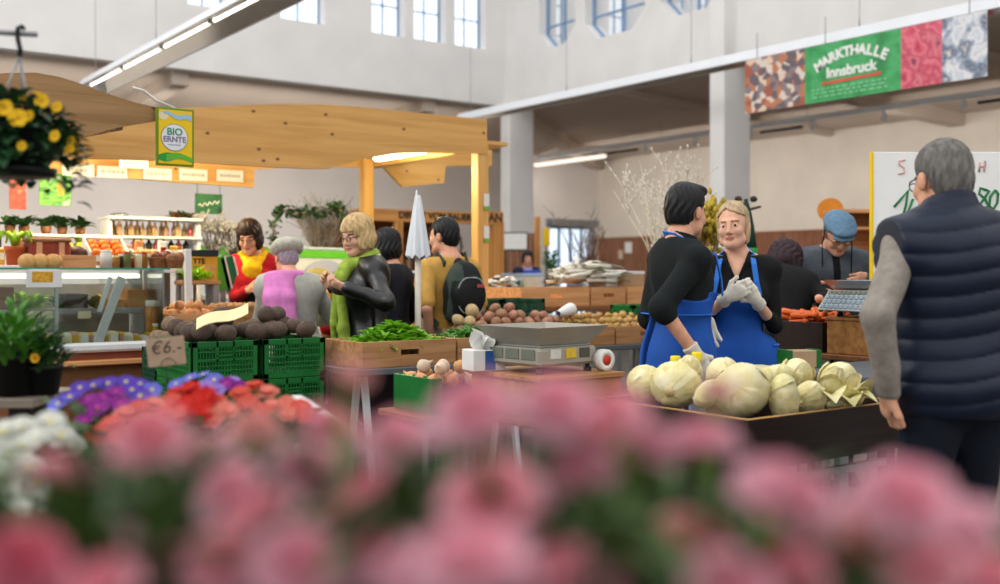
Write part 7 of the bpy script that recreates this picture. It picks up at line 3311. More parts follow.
flower_pot(14, 1.72, 'white primulas in a pot, the clump below the plank shelf', [(4, 432, 1.7, 'white'), (20, 428, 1.72, 'white'), (34, 440, 1.68, 'white'), (8, 452, 1.66, 'white'), (50, 422, 1.75, 'white'), (60, 436, 1.7, 'white'),
           (22, 446, 1.64, 'white'), (70, 446, 1.72, 'white'), (-8, 440, 1.7, 'white'), (44, 432, 1.8, 'white')], 'white primulas')
flower_pot(8, 1.50, 'white primulas in a pot nearest the carnations', [(5, 478, 1.5, 'white'), (2, 500, 1.46, 'white'), (26, 468, 1.5, 'white'), (36, 484, 1.5, 'white'), (14, 512, 1.42, 'white'), (48, 500, 1.5, 'white'), (-10, 470, 1.52, 'white'), (58, 478, 1.56, 'white')], 'white primulas')
flower_pot(105, 2.35, 'violet and magenta primulas in a pot beside the white ones', [(70, 397, 2.3, 'violet'), (80, 388, 2.4, 'violet'), (93, 386, 2.42, 'violet'), (88, 400, 2.3, 'magenta'), (104, 398, 2.3, 'magenta'), (116, 392, 2.32, 'magenta'), (120, 404, 2.28, 'magenta'),
           (108, 384, 2.44, 'violet'), (126, 382, 2.44, 'violet'), (140, 384, 2.42, 'violet'), (152, 390, 2.4, 'blue'), (140, 396, 2.34, 'violet'), (84, 420, 2.24, 'magenta'), (58, 404, 2.28, 'blue'), (98, 408, 2.26, 'magenta'), (132, 390, 2.36, 'violet')], 'violet primulas', .10)
flower_pot(205, 2.75, 'pale blue and lilac primulas in a pot behind the red flowers', [(176, 384, 2.75, 'blue'), (190, 378, 2.8, 'blue'), (203, 375, 2.82, 'blue'), (214, 380, 2.78, 'blue'), (206, 386, 2.7, 'lilac'), (186, 390, 2.7, 'blue'), (226, 384, 2.7, 'magenta'), (240, 388, 2.7, 'magenta'), (234, 380, 2.78, 'lilac'),
           (218, 390, 2.66, 'lilac')], 'lilac primulas', .10)
flower_pot(190, 2.30, 'bright red double flowers in a pot before the pale blue primulas', [(176, 394, 2.3, 'red'), (190, 390, 2.32, 'red'), (204, 398, 2.26, 'red'), (186, 406, 2.24, 'red'), (200, 412, 2.2, 'red'), (216, 404, 2.26, 'coral'), (170, 404, 2.26, 'coral'), (180, 416, 2.2, 'coral'), (212, 418, 2.2, 'salmon'), (226, 410, 2.24, 'salmon')], 'coral flowers')
flower_pot(132, 2.10, 'coral double flowers in a pot in front of the violet primulas', [(112, 424, 2.08, 'coral'), (126, 414, 2.12, 'salmon'), (140, 408, 2.14, 'coral'), (154, 404, 2.16, 'salmon'), (120, 436, 2.04, 'coral'), (146, 420, 2.08, 'salmon'), (100, 436, 2.06, 'coral'), (162, 416, 2.1, 'coral'), (134, 430, 2.05, 'salmon'), (156, 434, 2.02, 'coral')], 'coral flowers')
flower_pot(268, 2.45, 'salmon and coral double flowers in a pot nearest the green crates', [(240, 394, 2.45, 'coral'), (254, 388, 2.5, 'coral'), (268, 393, 2.48, 'salmon'), (248, 404, 2.4, 'coral'), (272, 406, 2.4, 'salmon'), (286, 404, 2.42, 'salmon'), (300, 408, 2.4, 'coral'), (262, 412, 2.36, 'coral'), (288, 414, 2.36, 'salmon'),
           (306, 416, 2.36, 'coral')], 'coral flowers')
c1, c2 = W(-20, 273, 1.4), W(300, 273, 2.95)
r = empty('flower_table', (0, 0, 0), 0, 'table of potted primulas and coral flowers', 'table')
mb = MB()
cs = [W(-60, 273, 1.36), W(330, 273, 2.25), W(330, 273, 3.0), W(-40, 273, 2.75)]
mb.add([(q.x, q.y, FT - .03) for q in cs] + [(q.x, q.y, FT) for q in cs], [(3, 2, 1, 0), (4, 5, 6, 7)] + [(i, (i + 1) % 4, (i + 1) % 4 + 4, i + 4) for i in range(4)])
mb.build('tabletop', M_darkply, r)
for q in cs:
    cc = sum(cs, Vector()) / 4
    q2 = q + (cc - q) * .12
    mb = MB()
    mb.lh((q2.x - .02, q2.y - .02, 0), (q2.x + .02, q2.y + .02, FT - .03))
    mb.build('leg', M_darkmetal, r)
A, B = W(296, 398, 2.75), W(337, 422, 2.35)
mb = MB()
mb.bar(A, B, .03, .015, .003)
for q in (A, B):
    mb.bar((q.x, q.y, FT), q, .012, .012)
mb.build('white_edging', M_wplastic, r, local=False)

# ---- plank shelf with two black pots of greenery
a = W(0, 393, 3.05)
r = empty('plank_shelf', (a.x, a.y, 0), -YAW, 'grey brown plank shelf holding two black pots', 'shelf')
mb = MB()
mb.lh((-.45, -.16, a.z - .025), (.165, .16, a.z), .003)
mb.build('plank', wood('grey_plank', '8d8174', '6e6357', 0, 4, .7), r)
for x in (-.38, .10):
    mb = MB()
    mb.lh((x - .03, -.10, 0), (x + .03, .10, a.z - .025), .003)
    mb.build('support', M_darkply, r)
for px, z, hgt, lb, n, L in ((14, 3.0, .155, 'large bright green bush in a black pot on the plank shelf', 240, .06), (42, 3.02, .10, 'smaller dark pansy plant in a black pot at the end of the plank shelf', 120, .05)):
    p = W(px, 273, z)
    r = empty('potted_plant', (p.x, p.y, a.z + .001), 0, lb, 'plant')
    k = 1.0 if n > 200 else .72
    mb = MB()
    mb.lathe([(0, 0), (.062 * k, 0), (.078 * k, .10 * k), (.083 * k, .10 * k), (.083 * k, .115 * k), (.07 * k, .115 * k), (.066 * k, .10 * k), (0, .10 * k)], 18)
    mb.build('pot', M_pot, r)
    mb = MB()
    rg = random.Random(n)
    for i in range(n):
        a2, q = rg.uniform(0, 6.28), .10 * k * math.sqrt(rg.random())
        mb.leaf((q * math.cos(a2), q * math.sin(a2), .09 * k + hgt * rg.random() * (1 - (q / .13) ** 2)), (math.cos(a2) * .8, math.sin(a2) * .8, rg.uniform(.2, 1.4)), (0, 0, 1), L * rg.uniform(.6, 1.2), L * .35, .3)
    mb.build('leaves', mat('bush_green', '4f8a2c', .5, .3, 20, trans=.2) if n > 200 else M_leaf, r)
    if n < 200:
        o = link('flower', primula_mesh(mat('pansy_yellow', 'd9a01c', .6, .1, 40), .014, M_ink), r)
        o.location = W(35, 358, 2.92) - r.location
        o.rotation_euler = (-FW).to_track_quat('Z', 'Y').to_euler()

# ---- hanging basket of yellow pansies
hz = 2.6
hk = W(20, 36, hz)
c0 = W(8, 146, hz)
r = empty('hanging_basket', (c0.x, c0.y, c0.z), 0, 'black hanging basket of yellow pansies on a dark hook', 'basket')
mb = MB()
mb.lathe([(0, -.055), (.09, -.055), (.125, .0), (.135, .03), (.14, .03), (.14, .042), (.125, .042), (.12, .02), (0, .015)], 22)
mb.lathe([(.0, -.075), (.11, -.075), (.115, -.055), (0, -.055)], 22)
mb.build('basket_pot', M_pot, r)
mb = MB()
rg = random.Random(31)
for i in range(760):
    a2, q = rg.uniform(0, 6.28), .165 * math.sqrt(rg.random())
    zz = .03 + .10 * (1 - (q / .17) ** 2) * rg.random() - (.16 * max(0, q - .11) / .05) * rg.random()
    mb.leaf((q * math.cos(a2), q * math.sin(a2), zz), (math.cos(a2), math.sin(a2), rg.uniform(-.5, 1.0)), (0, 0, 1), .045 * rg.uniform(.6, 1.2), .028, .3)
mb.build('foliage', mat('basket_leaf', '2c5230', .5, .3, 20, trans=.1), r)
pan = primula_mesh(mat('pansy_gold', 'f0c21c', .6, .08, 40, trans=.2), .026, mat('pansy_eye', 'c9861c', .6, .1, 40))
pan2 = primula_mesh(mat('pansy_maroon', '3c1220', .6, .1, 40), .02, heart)
for (px, py, z, k, s) in ((5, 108, 2.46, 0, 1.0), (18, 118, 2.45, 0, 1.1), (29, 116, 2.48, 0, .7), (14, 99, 2.54, 0, .7), (42, 101, 2.52, 0, .9), (37, 98, 2.58, 0, .8), (57, 107, 2.54, 0, .7), (27, 99, 2.6, 0, .6), (55, 136, 2.48, 0, .7), (71, 141, 2.56, 0, .6), (70, 149, 2.55, 0, .6), (22, 146, 2.45, 0, .6),
                          (13, 93, 2.56, 1, .9), (33, 99, 2.54, 1, .9), (7, 97, 2.56, 1, .8), (22, 106, 2.5, 1, .7), (61, 110, 2.56, 1, .6)):
    o = link('flower', (pan, pan2)[k], r)
    o.location = W(px, py, z) - r.location
    o.scale = (s * .8,) * 3
    o.rotation_euler = (-FW + Vector((rg.uniform(-.3, .3), rg.uniform(-.3, .3), rg.uniform(0, .5)))).to_track_quat('Z', 'Y').to_euler()
for (px, py) in ((-6, 96), (31, 98), (24, 94)):
    mb = MB()
    mb.tube([W(20, 55, hz), W(px, py + 26, hz + (.06 if px == 24 else 0))], .0028, 5)
    mb.build('hanger_wire', M_greymetal, r, local=False)
mb = MB()
pts = [W(20 - 3.5 * math.sin(t * 1.5), 36 + (20 * t), hz) for t in np.linspace(0, 1, 8)]
pts = [W(24, 29, hz), W(22, 26.5, hz), W(18, 28, hz), W(17.5, 33, hz), W(18, 40, hz), W(20, 48, hz), W(20, 56, hz)]
mb.tube(pts, .006, 6)
mb.build('hook', M_darkmetal, r, local=False)
mb = MB()
mb.tube([W(37, 34.5, hz + .012), W(-130, 25, hz + .012)], .007, 8)
o = mb.build('rail', M_greymetal, None)
setp(o, 'thin grey rail from which the pansy basket hangs', 'rail')
o.name = 'hanging_rail'
q = W(-125, 25, hz + .03)
mb = MB()
mb.lh((q.x - .02, q.y - .02, 0), (q.x + .02, q.y + .02, q.z + .03), .002)
p_ = mb.build('rail_post', M_greymetal, o, local=False)

# ---- price card on a wire
p = W(166, 352, 2.95)
r = empty('price_card', (p.x, p.y, FT + .001), -YAW, 'brown card marked six euros on a wire among the flowers', 'sign')
w_, h_ = .107, .080
Rr = Matrix.Rotation(math.radians(6), 3, 'Y')
zc = p.z - FT
mb = MB()
mb.box((0, 0, zc), (w_, .003, h_), .001, rot=Matrix.Rotation(math.radians(-6), 3, 'Y'))
mb.build('card', mat('pinkish_card', 'b59a82', .8, .05, 30), r)
mb = MB()
mb.tube([(0, .004, 0), (0, .004, zc)], .0018, 5)
mb.build('wire', M_darkmetal, r)
U2 = RT * math.cos(math.radians(6)) + Vector((0, 0, math.sin(math.radians(6))))
V2 = Vector((0, 0, math.cos(math.radians(6)))) - RT * math.sin(math.radians(6))
lettering('€6.-', .050, M_ink, r, p + V2 * .012 - FW * .0025, U2, V2, .001, -.0004, .25, 1.05)
mb = MB()
pts = [p - FW * .003 + V2 * (-.040 + .022 * math.sin(t)) + U2 * (.022 * math.cos(t) + .004) for t in np.linspace(.1, PI - .1, 12)]
mb.tube(pts, .0009, 5)
mb.build('drawn_arc', M_ink, r, local=False)
# ================================================================ signs and the back of the hall
def hung(name, px0, px1, py0, py1, Y, m, label, hang=None):
    A, B = WY(px0, py1, Y), WY(px1, py0, Y)
    r = empty(name, (A.x, Y, A.z), 0, label, 'poster')
    mb = MB()
    mb.lh((0, -.006, 0), (B.x - A.x, .006, B.z - A.z), .001)
    mb.build('print', m, r)
    if hang:
        for q in (.08, .92):
            mb = MB()
            mb.tube([((B.x - A.x) * q, 0, B.z - A.z), ((B.x - A.x) * q, 0, hang - A.z)], .003, 5)
            mb.build('hanger', M_greymetal, r)
    return r, A, B


hung('poster', 9.5, 26, 175, 209, RY + .052, patches('red_poster_print', ['c9402c', 'd9603c', 'b8302a', 'e0a06a'], 9, .5, (1, 1, 2)), 'narrow red and orange poster hanging below the basket', 2.40)
r, A, B = hung('poster', 39, 71, 173, 205, RY + .052, patches('green_poster_print', ['2f8a3a', '58a848', '8cc45a', '3a9a4a', 'd8e4c0'], 8, .5, (1, 1, 1.5)), 'square bright green poster hanging over the potted plants', 2.40)
mb = MB()
mb.xf = Matrix.Translation((A.x, A.y, A.z))
mb.prism([((B.x - A.x) * (.68 + .14 * math.cos(2 * PI * i / 16)), (B.z - A.z) * (.52 + .24 * math.sin(2 * PI * i / 16))) for i in range(16)], .0061, .0075, ((0, 0, 0), (1, 0, 0), (0, 0, 1), (0, -1, 0)))
mb.build('pale_figure', mat('straw_print', 'c9b85a', .5, .15, 20), r, local=False)
r, A, B = hung('poster', 195, 222, 194.5, 213.5, RY + .052, patches('dark_green_print', ['1f5a3c', '2c6a44', '3a7a4a', '1a4a34'], 7, .5), 'dark green sign with a slanting white flourish above the bottle shelf', 2.40)
mb = MB()
pts = [Vector((A.x + (B.x - A.x) * (.12 + .76 * t), A.y - .008, A.z + (B.z - A.z) * (.40 + .22 * t + .07 * math.sin(t * 26)))) for t in np.linspace(0, 1, 40)]
mb.tube(pts, .006, 5)
mb.build('white_flourish', M_ltr, r, local=False)


def twigs(name, px, z, zb, n, H, sp, m, label, cat='branches', buds=None, budr=.008, curve=.2, r0=.006, side=3, vase=None, bs=.03):
    """a bunch of branches standing in a vase"""
    p = W(px, 273, z)
    r = empty(name, (p.x, p.y, zb), 0, label, cat)
    rg = random.Random(int(px * 3 + z * 10))
    mb, b2 = MB(), MB()
    for i in range(n):
        a, q = rg.uniform(0, 6.28), sp * math.sqrt(rg.random())
        h = H * rg.uniform(.7, 1)
        tip = Vector((q * math.cos(a), q * math.sin(a), h))
        mid = Vector((tip.x * .35, tip.y * .35, h * .5)) + Vector((rg.uniform(-1, 1), rg.uniform(-1, 1), 0)) * curve * .08
        b0 = Vector((rg.uniform(-bs, bs), rg.uniform(-bs, bs), .0))
        mb.tube([b0, mid, tip], [r0, r0 * .75, r0 * .35], 5)
        for k in range(side):
            t = rg.uniform(.35, .95)
            c = mid.lerp(tip, t) if t > .5 else b0.lerp(mid, t * 2)
            e = c + Vector((rg.uniform(-1, 1), rg.uniform(-1, 1), rg.uniform(.3, 1.3))) * H * .16
            mb.tube([c, e], [r0 * .5, r0 * .25], 4)
            if buds:
                for w in range(3):
                    b2.ell(c.lerp(e, .3 + .33 * w), (budr, budr, budr * 1.6), 6, 4)
    mb.build('branches', m, r)
    if buds: b2.build('buds', buds, r)['kind'] = 'stuff'
    mb = MB()
    mb.lathe([(0, -.22), (bs + .04, -.22), (bs * 1.3 + .045, 0), (bs * 1.3 + .035, .02), (bs * 1.3 + .02, .02), (bs + .02, -.18), (0, -.18)], 16)
    mb.build('vase', vase or M_greymetal, r)
    return r


def block(px, z, zt, w, d, label, m=None):
    p = W(px, 273, z)
    return table('plinth', (p.x - w / 2, p.y - d / 2, 0), (p.x + w / 2, p.y + d / 2, zt), .04, m or M_wplastic, label, M_greymetal, inset=.05, cat='table')


M_cat = mat('catkin_twig', '6f6660', .8, .2, 20)
M_wil = mat('willow_bark', '9c8870', .8, .2, 20)
M_bwhite = mat('white_branch', 'd0c6b4', .8, .12, 20)
M_bud = mat('silver_catkin', 'b9b6b2', .8, .08, 30)
zz = 1.28
block(322, 10.4, zz - .222, .5, .5, 'pale plinth under the big willow bunch')
twigs('willow_bunch', 322, 10.4, zz, 110, .80, .32, M_wil, 'big bunch of tan willow twigs behind the green scarf', buds=M_bud, budr=.006, r0=.006, bs=.17)
block(224, 8.75, 1.17, .42, .26, 'pale plinth under the silver catkins')
twigs('catkin_bunch', 214, 8.75, 1.395, 26, .42, .18, M_cat, 'bunch of silver catkin twigs beside the dark bob', buds=M_bud, budr=.009, r0=.004, side=4)
twigs('catkin_bunch', 235, 8.78, 1.395, 24, .40, .16, M_cat, 'second bunch of silver catkin twigs right behind the dark bob', buds=M_bud, budr=.009, r0=.004, side=4)
# ivy arch
za = WY(300, 273, 1).z
gp = [W(px, py, 9.8) for px, py in ((272, 262), (273, 240), (274, 222), (279, 212), (287, 210), (296, 216), (303, 213), (312, 211), (321, 216), (330, 210), (338, 207), (345, 218), (347, 232))]
r = empty('ivy_arch', (gp[6].x, gp[6].y, 0), 0, 'dark ivy garland trained along a bent wire above the willow', 'garland')
mb = MB()
mb.tube([Vector((gp[0].x, gp[0].y, 0))] + gp + [Vector((gp[-1].x, gp[-1].y, 0))], .012, 6)
mb.build('wire_frame', M_wil, r, local=False)
mb = MB()
rg = random.Random(12)
for i in range(len(gp) - 1):
    for k in range(26):
        c = gp[i].lerp(gp[i + 1], rg.random()) + Vector((rg.uniform(-1, 1), rg.uniform(-1, 1), rg.uniform(-1, 1))) * .04
        mb.leaf(c, (rg.uniform(-1, 1), rg.uniform(-1, 1), rg.uniform(-.6, 1)), (0, 0, 1), rg.uniform(.04, .07), .04, .2, fold=.2)
mb.build('ivy_leaves', mat('ivy_leaf', '3f6432', .5, .3, 10), r, local=False)

# white catkin branches, forsythia and the dark parasol behind the workers
block(666, 8.3, .95, .4, .4, 'pale plinth under the tall white branches behind the young man')
twigs('white_branches', 663, 8.3, 1.175, 20, 1.10, .42, M_bwhite, 'tall spray of white branches behind the young man\'s head', r0=.007, side=5, buds=mat('white_catkin', 'ddd8cc', .8, .06, 30), budr=.008)
block(704, 7.0, .90, .4, .4, 'pale plinth under the yellow green twigs')
twigs('forsythia_bunch', 705, 7.0, 1.125, 34, .72, .17, mat('olive_twig', '7a6a2c', .8, .2, 20), 'yellow green flowering twigs between the two blue aprons', buds=mat('forsythia_yellow', 'b8a03a', .7, .2, 20), budr=.015, r0=.004, side=5)
p = W(746, 273, 8.2)
r = empty('dark_parasol', (p.x, p.y, 0), 0, 'folded dark green parasol on a stand behind the blond worker', 'parasol')
zt_, zm = W(746, 199, 8.2).z, W(746, 250, 8.2).z
mb = MB()
mb.tube([(0, 0, 0), (0, 0, zt_)], .016, 8)
mb.build('pole', M_darkmetal, r)
mb = MB()
mb.lathe([(.085, zm), (.07, zm + .14), (.045, zt_ - .12), (.02, zt_ - .03), (0, zt_ - .02)], 14)
mb.build('folded_canopy', mat('bottle_green_cloth', '1c3a30', .7, .15, 12), r)
mb = MB()
for s in (-1, 1):
    mb.tube([Vector((0, 0, zt_ - .09)), RT * (.115 * s) + Vector((0, 0, zt_ - .06))], [.014, .010], 6)
    mb.ell(RT * (.10 * s * .6) + Vector((0, 0, zt_ + .0)), (.03, .03, .025), 8, 6)
mb.build('crank_arm', mat('dark_bronze', '3a2c28', .5, .1, 12), r)
mb = MB()
mb.lathe([(.09, zm - .10), (.088, zm + .01), (.07, zm + .03)], 14)
mb.build('green_hem', mat('vivid_green_cloth', '2f9a3a', .7, .08, 12), r)
mb = MB()
mb.lathe([(.22, 0), (.22, .04), (.04, .08), (.03, .3)], 18)
mb.build('foot', M_greymetal, r)
# brown twigs before the door
block(592, 11.8, 1.0, .5, .5, 'pale plinth under the brown twigs before the sliding door')
twigs('brown_twigs', 590, 11.8, 1.225, 46, .62, .24, mat('brown_twig', '6a4c38', .8, .2, 20), 'bunch of bare brown twigs before the sliding door', r0=.005)
twigs('bare_branches', 574, 11.0, 1.3, 8, .75, .30, mat('grey_twig', '7a7470', .8, .2, 20), 'few thin grey branches crossing the sliding door', r0=.005)
block(574, 11.0, 1.075, .3, .3, 'small pale plinth under the thin grey branches')

# notices on the boarded wall
for k, (a, b, c, d, lb) in enumerate(((625, 632, 242, 253, 'white notice pinned on the brown boards, the larger of two'), (618.5, 623, 250, 259, 'small pale notice lower down on the brown boards'))):
    A, B = WX(a, d, OX - .05), WX(b, c, OX - .05)
    mb = MB()
    mb.lh((A.x - .008, B.y, A.z), (A.x, A.y, B.z), .001)
    mb.build('notice', M_paper if k == 0 else mat('pale_notice', 'c9b8a0', .8, .05, 9), None, label=lb, cat='notice')

# price board behind the man in the vest
z = 6.1
p = W(942, 273, z)
w_, zt_, zb_ = .80, W(0, 152, z).z, 1.02
r = empty('price_board', (p.x, p.y, 0), -YAW, 'large white price board with green handwritten figures behind the vest', 'sign')
mb = MB()
mb.lh((-w_ / 2, 0, zb_), (w_ / 2, .02, zt_), .002)
mb.build('board', mat('white_board', 'ededea', .5, .02, 5), r)
mb = MB()
mb.lh((-w_ / 2 - .014, -.006, zb_ + .15), (-w_ / 2, .026, zt_), .002)
mb.build('yellow_edge', M_sy, r)
for s in (-1, 1):
    mb = MB()
    mb.lh((s * .3 - .02, .02, 0), (s * .3 + .02, .05, zt_ - .1), .003)
    mb.build('leg', M_greymetal, r)
    mb = MB()
    mb.bar((s * .3, .04, 1.2), (s * .3, .40, 0), .03, .03)
    mb.build('rear_strut', M_greymetal, r)
M_mk = mat('green_marker', '2f7a4a', .7, .05, 20)
M_mr = mat('faint_red_marker', 'd9a8a0', .7, .05, 20)


def stroke(name, pts, m, t=.008):
    mb = MB()
    mb.tube([Vector(((px - 942) / FPX * z, -.002, EYE + (HORIZON - py) / FPX * z)) for px, py in pts], t, 5)
    mb.build(name, m, r)


stroke('digit_one', [(894, 207), (901, 199), (908, 190), (906, 205), (901, 224)], M_mk)
stroke('digit_four', [(913, 199), (909, 210), (905, 222), (911, 218), (914, 213), (913, 224), (910, 232)], M_mk)
stroke('digit_eight', [(986, 190), (980, 188), (979, 194), (985, 199), (988, 206), (983, 210), (980, 204), (985, 197), (989, 191), (986, 190)], M_mk)
stroke('digit_nought', [(995, 190), (990, 197), (989, 206), (993, 209), (997, 203), (998, 194), (995, 190)], M_mk)
stroke('letter_s', [(905, 160), (899, 161), (899, 165), (904, 168), (904, 173), (898, 174)], M_mr, .005)
stroke('letter_h', [(980, 162), (979, 172), (980, 167), (985, 166), (985, 161), (984, 172)], M_mr, .005)
# orange disc sign and the wooden cabinet
p = W(830, 273, 11.0)
r = empty('orange_disc', (p.x, p.y, 0), -YAW, 'round orange disc on a pole above the blue flat cap', 'sign')
zc = W(0, 210, 11.0).z
mb = MB()
mb.prism([(.135 * math.cos(2 * PI * i / 28), .125 * math.sin(2 * PI * i / 28)) for i in range(28)], 0, .02, ((0, 0, zc), (1, 0, 0), (0, 0, 1), (0, -1, 0)))
mb.build('disc', mat('orange_enamel', 'e08a2c', .5, .06, 6), r)
mb = MB()
mb.tube([(0, .015, 0), (0, .015, zc)], .014, 8)
mb.build('pole', M_greymetal, r)
p = W(862, 273, 10.0)
r = empty('wooden_cabinet', (p.x, p.y, 0), -YAW, 'open orange wooden cabinet beside the price board', 'cabinet')
z0, z9 = 0, W(0, 213, 10).z
for nm, lo, hi in (('side', (-.24, 0, 0), (-.21, .35, z9)), ('side', (.21, 0, 0), (.24, .35, z9)), ('top', (-.26, -.02, z9), (.26, .37, z9 + .035)), ('back', (-.21, .33, 0), (.21, .35, z9)), ('shelf', (-.21, .02, z9 - .16), (.21, .33, z9 - .13)), ('shelf', (-.21, .02, z9 - .55), (.21, .33, z9 - .52)), ('shelf', (-.21, .02, .05), (.21, .33, .08))):
    mb = MB()
    mb.lh(lo, hi, .003)
    mb.build(nm, M_crateo, r)

# ---- wooden farm stall far behind
Y = 12.0
A, B = WY(366, 223, Y), WY(497, 210, Y)
r = empty('farm_stall', ((A.x + B.x) / 2, Y, 0), 0, 'far wooden farm stall with a lettered beam', 'stall')
M_stall = wood('orange_stall_wood', 'cf9450', 'b0743a', 0, 2.5, .55)
M_stallv = wood('orange_stall_post', 'cf9450', 'b0743a', 2, 2.5, .55)
zb_, zt_ = WY(440, 223, Y).z, WY(440, 211, Y).z
mb = MB()
mb.lh((A.x, Y, zb_), (B.x, Y + .06, zt_), .004)
mb.build('beam', M_stall, r, local=False)
mb = MB()
mb.lh((A.x, Y + .06, zt_ - .03), (B.x, Y + 1.5, zt_), .004)
mb.build('roof_board', M_stall, r, local=False)
for px, yy in ((368, Y + .03), (398, Y + .03), (495, Y + .03), (396, Y + 1.45), (500, Y + 1.45)):
    q = WY(px, 273, yy)
    mb = MB()
    mb.lh((q.x - .05, yy - .05, 0), (q.x + .05, yy + .05, zb_ if yy < Y + 1 else zt_ - .03), .004)
    mb.build('post', M_stallv, r, local=False)
mb = MB()
x = A.x
while x < B.x:
    mb.lh((x, Y + 1.4, 0), (x + .135, Y + 1.43, zt_ - .03))
    x += .14
mb.build('back_boards', wood('dark_stall_board', '8a5530', '6e4224', 2, 3, .6), r, local=False)
mb = MB()
mb.lh((A.x + .1, Y + .1, .9), (B.x - .1, Y + .6, .95), .004)
mb.build('counter_board', M_stall, r, local=False)
c = WY(437, 216.5, Y)
lettering('DIREKT VOM BAUERN', .125, M_ink, r, (c.x + .03, Y - .004, c.z), (1, 0, 0), (0, 0, 1), .006, .004, sx=1.02)
c = WY(491.5, 218, Y - .3)
r2 = empty('beam_sign', (c.x, Y - .3, 0), 0, 'short lettered board beyond the canopy post', 'sign')
mb = MB()
mb.lh((-.14, -.01, c.z - .10), (.20, .02, c.z + .09), .003)
mb.build('board', M_stall, r2)
lettering('FAN', .165, M_ink, r2, (c.x + .02, Y - .314, c.z), (1, 0, 0), (0, 0, 1), .004, .004)
mb = MB()
mb.lh((-.03, .02, 0), (.03, .05, c.z), .003)
mb.build('post', M_stallv, r2)
for k, (px, py) in enumerate(((409, 243), (431, 243), (452, 245))):
    c = WY(px, py, Y + .45)
    r3 = empty('twig_wreath', (c.x, Y + .45, .952), 0, ('dark twig wreath beside the closed parasol in the far stall', 'dark twig wreath just past the parasol in the far stall', 'twig wreath behind the head of the man with the backpack')[k], 'wreath')
    mb = MB()
    rg = random.Random(k)
    R_ = .17
    for j in range(60):
        a0 = rg.uniform(0, 6.28)
        mb.tube([Vector((math.cos(a) * R_ * rg.uniform(.85, 1.1), rg.uniform(-.03, .03), c.z - .952 + math.sin(a) * R_ * 1.25 * rg.uniform(.9, 1.1))) for a in (a0, a0 + .5, a0 + 1.0)], .006, 4)
    mb.build('twig_ring', M_wil if k else mat('dark_twig', '3a2c22', .8, .2, 20), r3)
    mb = MB()
    mb.lh((-.02, -.02, 0), (.02, .02, c.z - .952 - R_ * 1.1))
    mb.build('stand', M_wil, r3)

# ---- greens stall between the two customers and the parasol
GH = 1.17
q0 = W(392, 273, 8.9)
table('greens_table', (q0.x - .25, q0.y - .1, 0), (q0.x + .62, q0.y + .55, 1.02), .04, M_dgplastic, 'dark green table behind the closed parasol', M_greymetal)
q = W(410, 273, 8.85)
leafpile('lettuce_heap', q.x - .22, q.x + .22, q.y - .02, q.y + .28, 1.04, .13, 160, .12, .08, M_sal, 'dark green lettuces on the table behind the closed parasol')
for k, (px, z, zb_, w, h, m, lb) in enumerate(((414, 10.1, 1.20, .11, .24, M_kraft, 'tan wooden box under the white lid behind the parasol'),)):
    p = W(px, 273, z)
    r = empty('lidded_box', (p.x, p.y, 0), -YAW, lb, 'box')
    mb = MB()
    mb.lh((-w, -.1, 0), (w, .1, zb_ + h * .5), .004)
    mb.build('box_body', m, r)
    mb = MB()
    mb.box((-.0, 0, zb_ + h * .5 + .04), (.34, .3, .02), .003, rot=(0, -.12, 0))
    mb.build('white_lid', M_paper, r)
    mb = MB()
    mb.box((-.0, -.151, zb_ + h * .5 + .025), (.30, .004, .016), 0)
    mb.build('blue_edge', mat('blue_edge', '3a62b0', .5, .05, 9), r)
p = W(409, 273, 8.2)
r = empty('teal_tray', (p.x, p.y, 0), -YAW, 'teal tray of pale onions on a low stand behind the parasol', 'tray')
zt_ = W(0, 303, 8.2).z
mb = MB()
mb.lh((-.17, -.10, zt_ - .07), (.17, .10, zt_), .01)
mb.build('tray', mat('teal_plastic', '1f6a5c', .4, .06, 9), r)
for s in (-1, 1):
    mb = MB()
    mb.lh((s * .13 - .02, -.05, 0), (s * .13 + .02, .05, zt_ - .07))
    mb.build('leg', M_greymetal, r)
oz = [(p.x + RG.uniform(-.12, .12), p.y + RG.uniform(-.06, .06), zt_ + .03) for _ in range(9)]
heap('onion', [om[1]], oz, 'pale onion on the teal tray behind the parasol', 'onion', 'pale onions on the teal tray')
# white daisies and green crates beyond the potatoes
p = W(493, 273, 9.2)
r = empty('daisy_bucket', (p.x, p.y, 0), 0, 'bucket of white daisies beside the canopy post', 'flower')
zt_ = W(0, 298, 9.2).z
mb = MB()
mb.lathe([(0, zt_ - .28), (.10, zt_ - .28), (.13, zt_), (.12, zt_), (.1, zt_ - .2), (0, zt_ - .2)], 16)
mb.lathe([(.1, 0), (.1, zt_ - .281)], 12)
mb.build('bucket', M_dgplastic, r)
mb = MB()
for k in range(46):
    a, q = RG.uniform(0, 6.28), .2 * math.sqrt(RG.random())
    mb.ell((q * math.cos(a), q * math.sin(a), zt_ + .05 + RG.uniform(0, .14)), (.032, .032, .014), 8, 5, mi=0 if k % 7 else 1)
f = mb.build('blossoms', [mat('daisy_white', 'e8e6e4', .7, .04, 20), mat('daisy_dark', '3c4a60', .7, .1, 20)], r)
f['kind'] = 'stuff'
mb = MB()
for k in range(40):
    a, q = RG.uniform(0, 6.28), .18 * math.sqrt(RG.random())
    mb.leaf((q * math.cos(a), q * math.sin(a), zt_ - .02), (math.cos(a), math.sin(a), 1), (0, 0, 1), .14, .04, .3)
mb.build('leaves', M_sal, r)
p = W(505, 273, 7.36)
plastic_crate('green_plastic_crate', (p.x - .1, p.y - .1, .99), (p.x + .28, p.y + .2, 1.17), M_dgplastic, 'dark teal plastic crate between the red potatoes and the leek crates')
table('crate_stand', (p.x - .12, p.y - .12, 0), (p.x + .30, p.y + .22, .988), .03, M_brownwood, 'brown stand under the dark teal crate')
p = W(643, 273, 8.0)
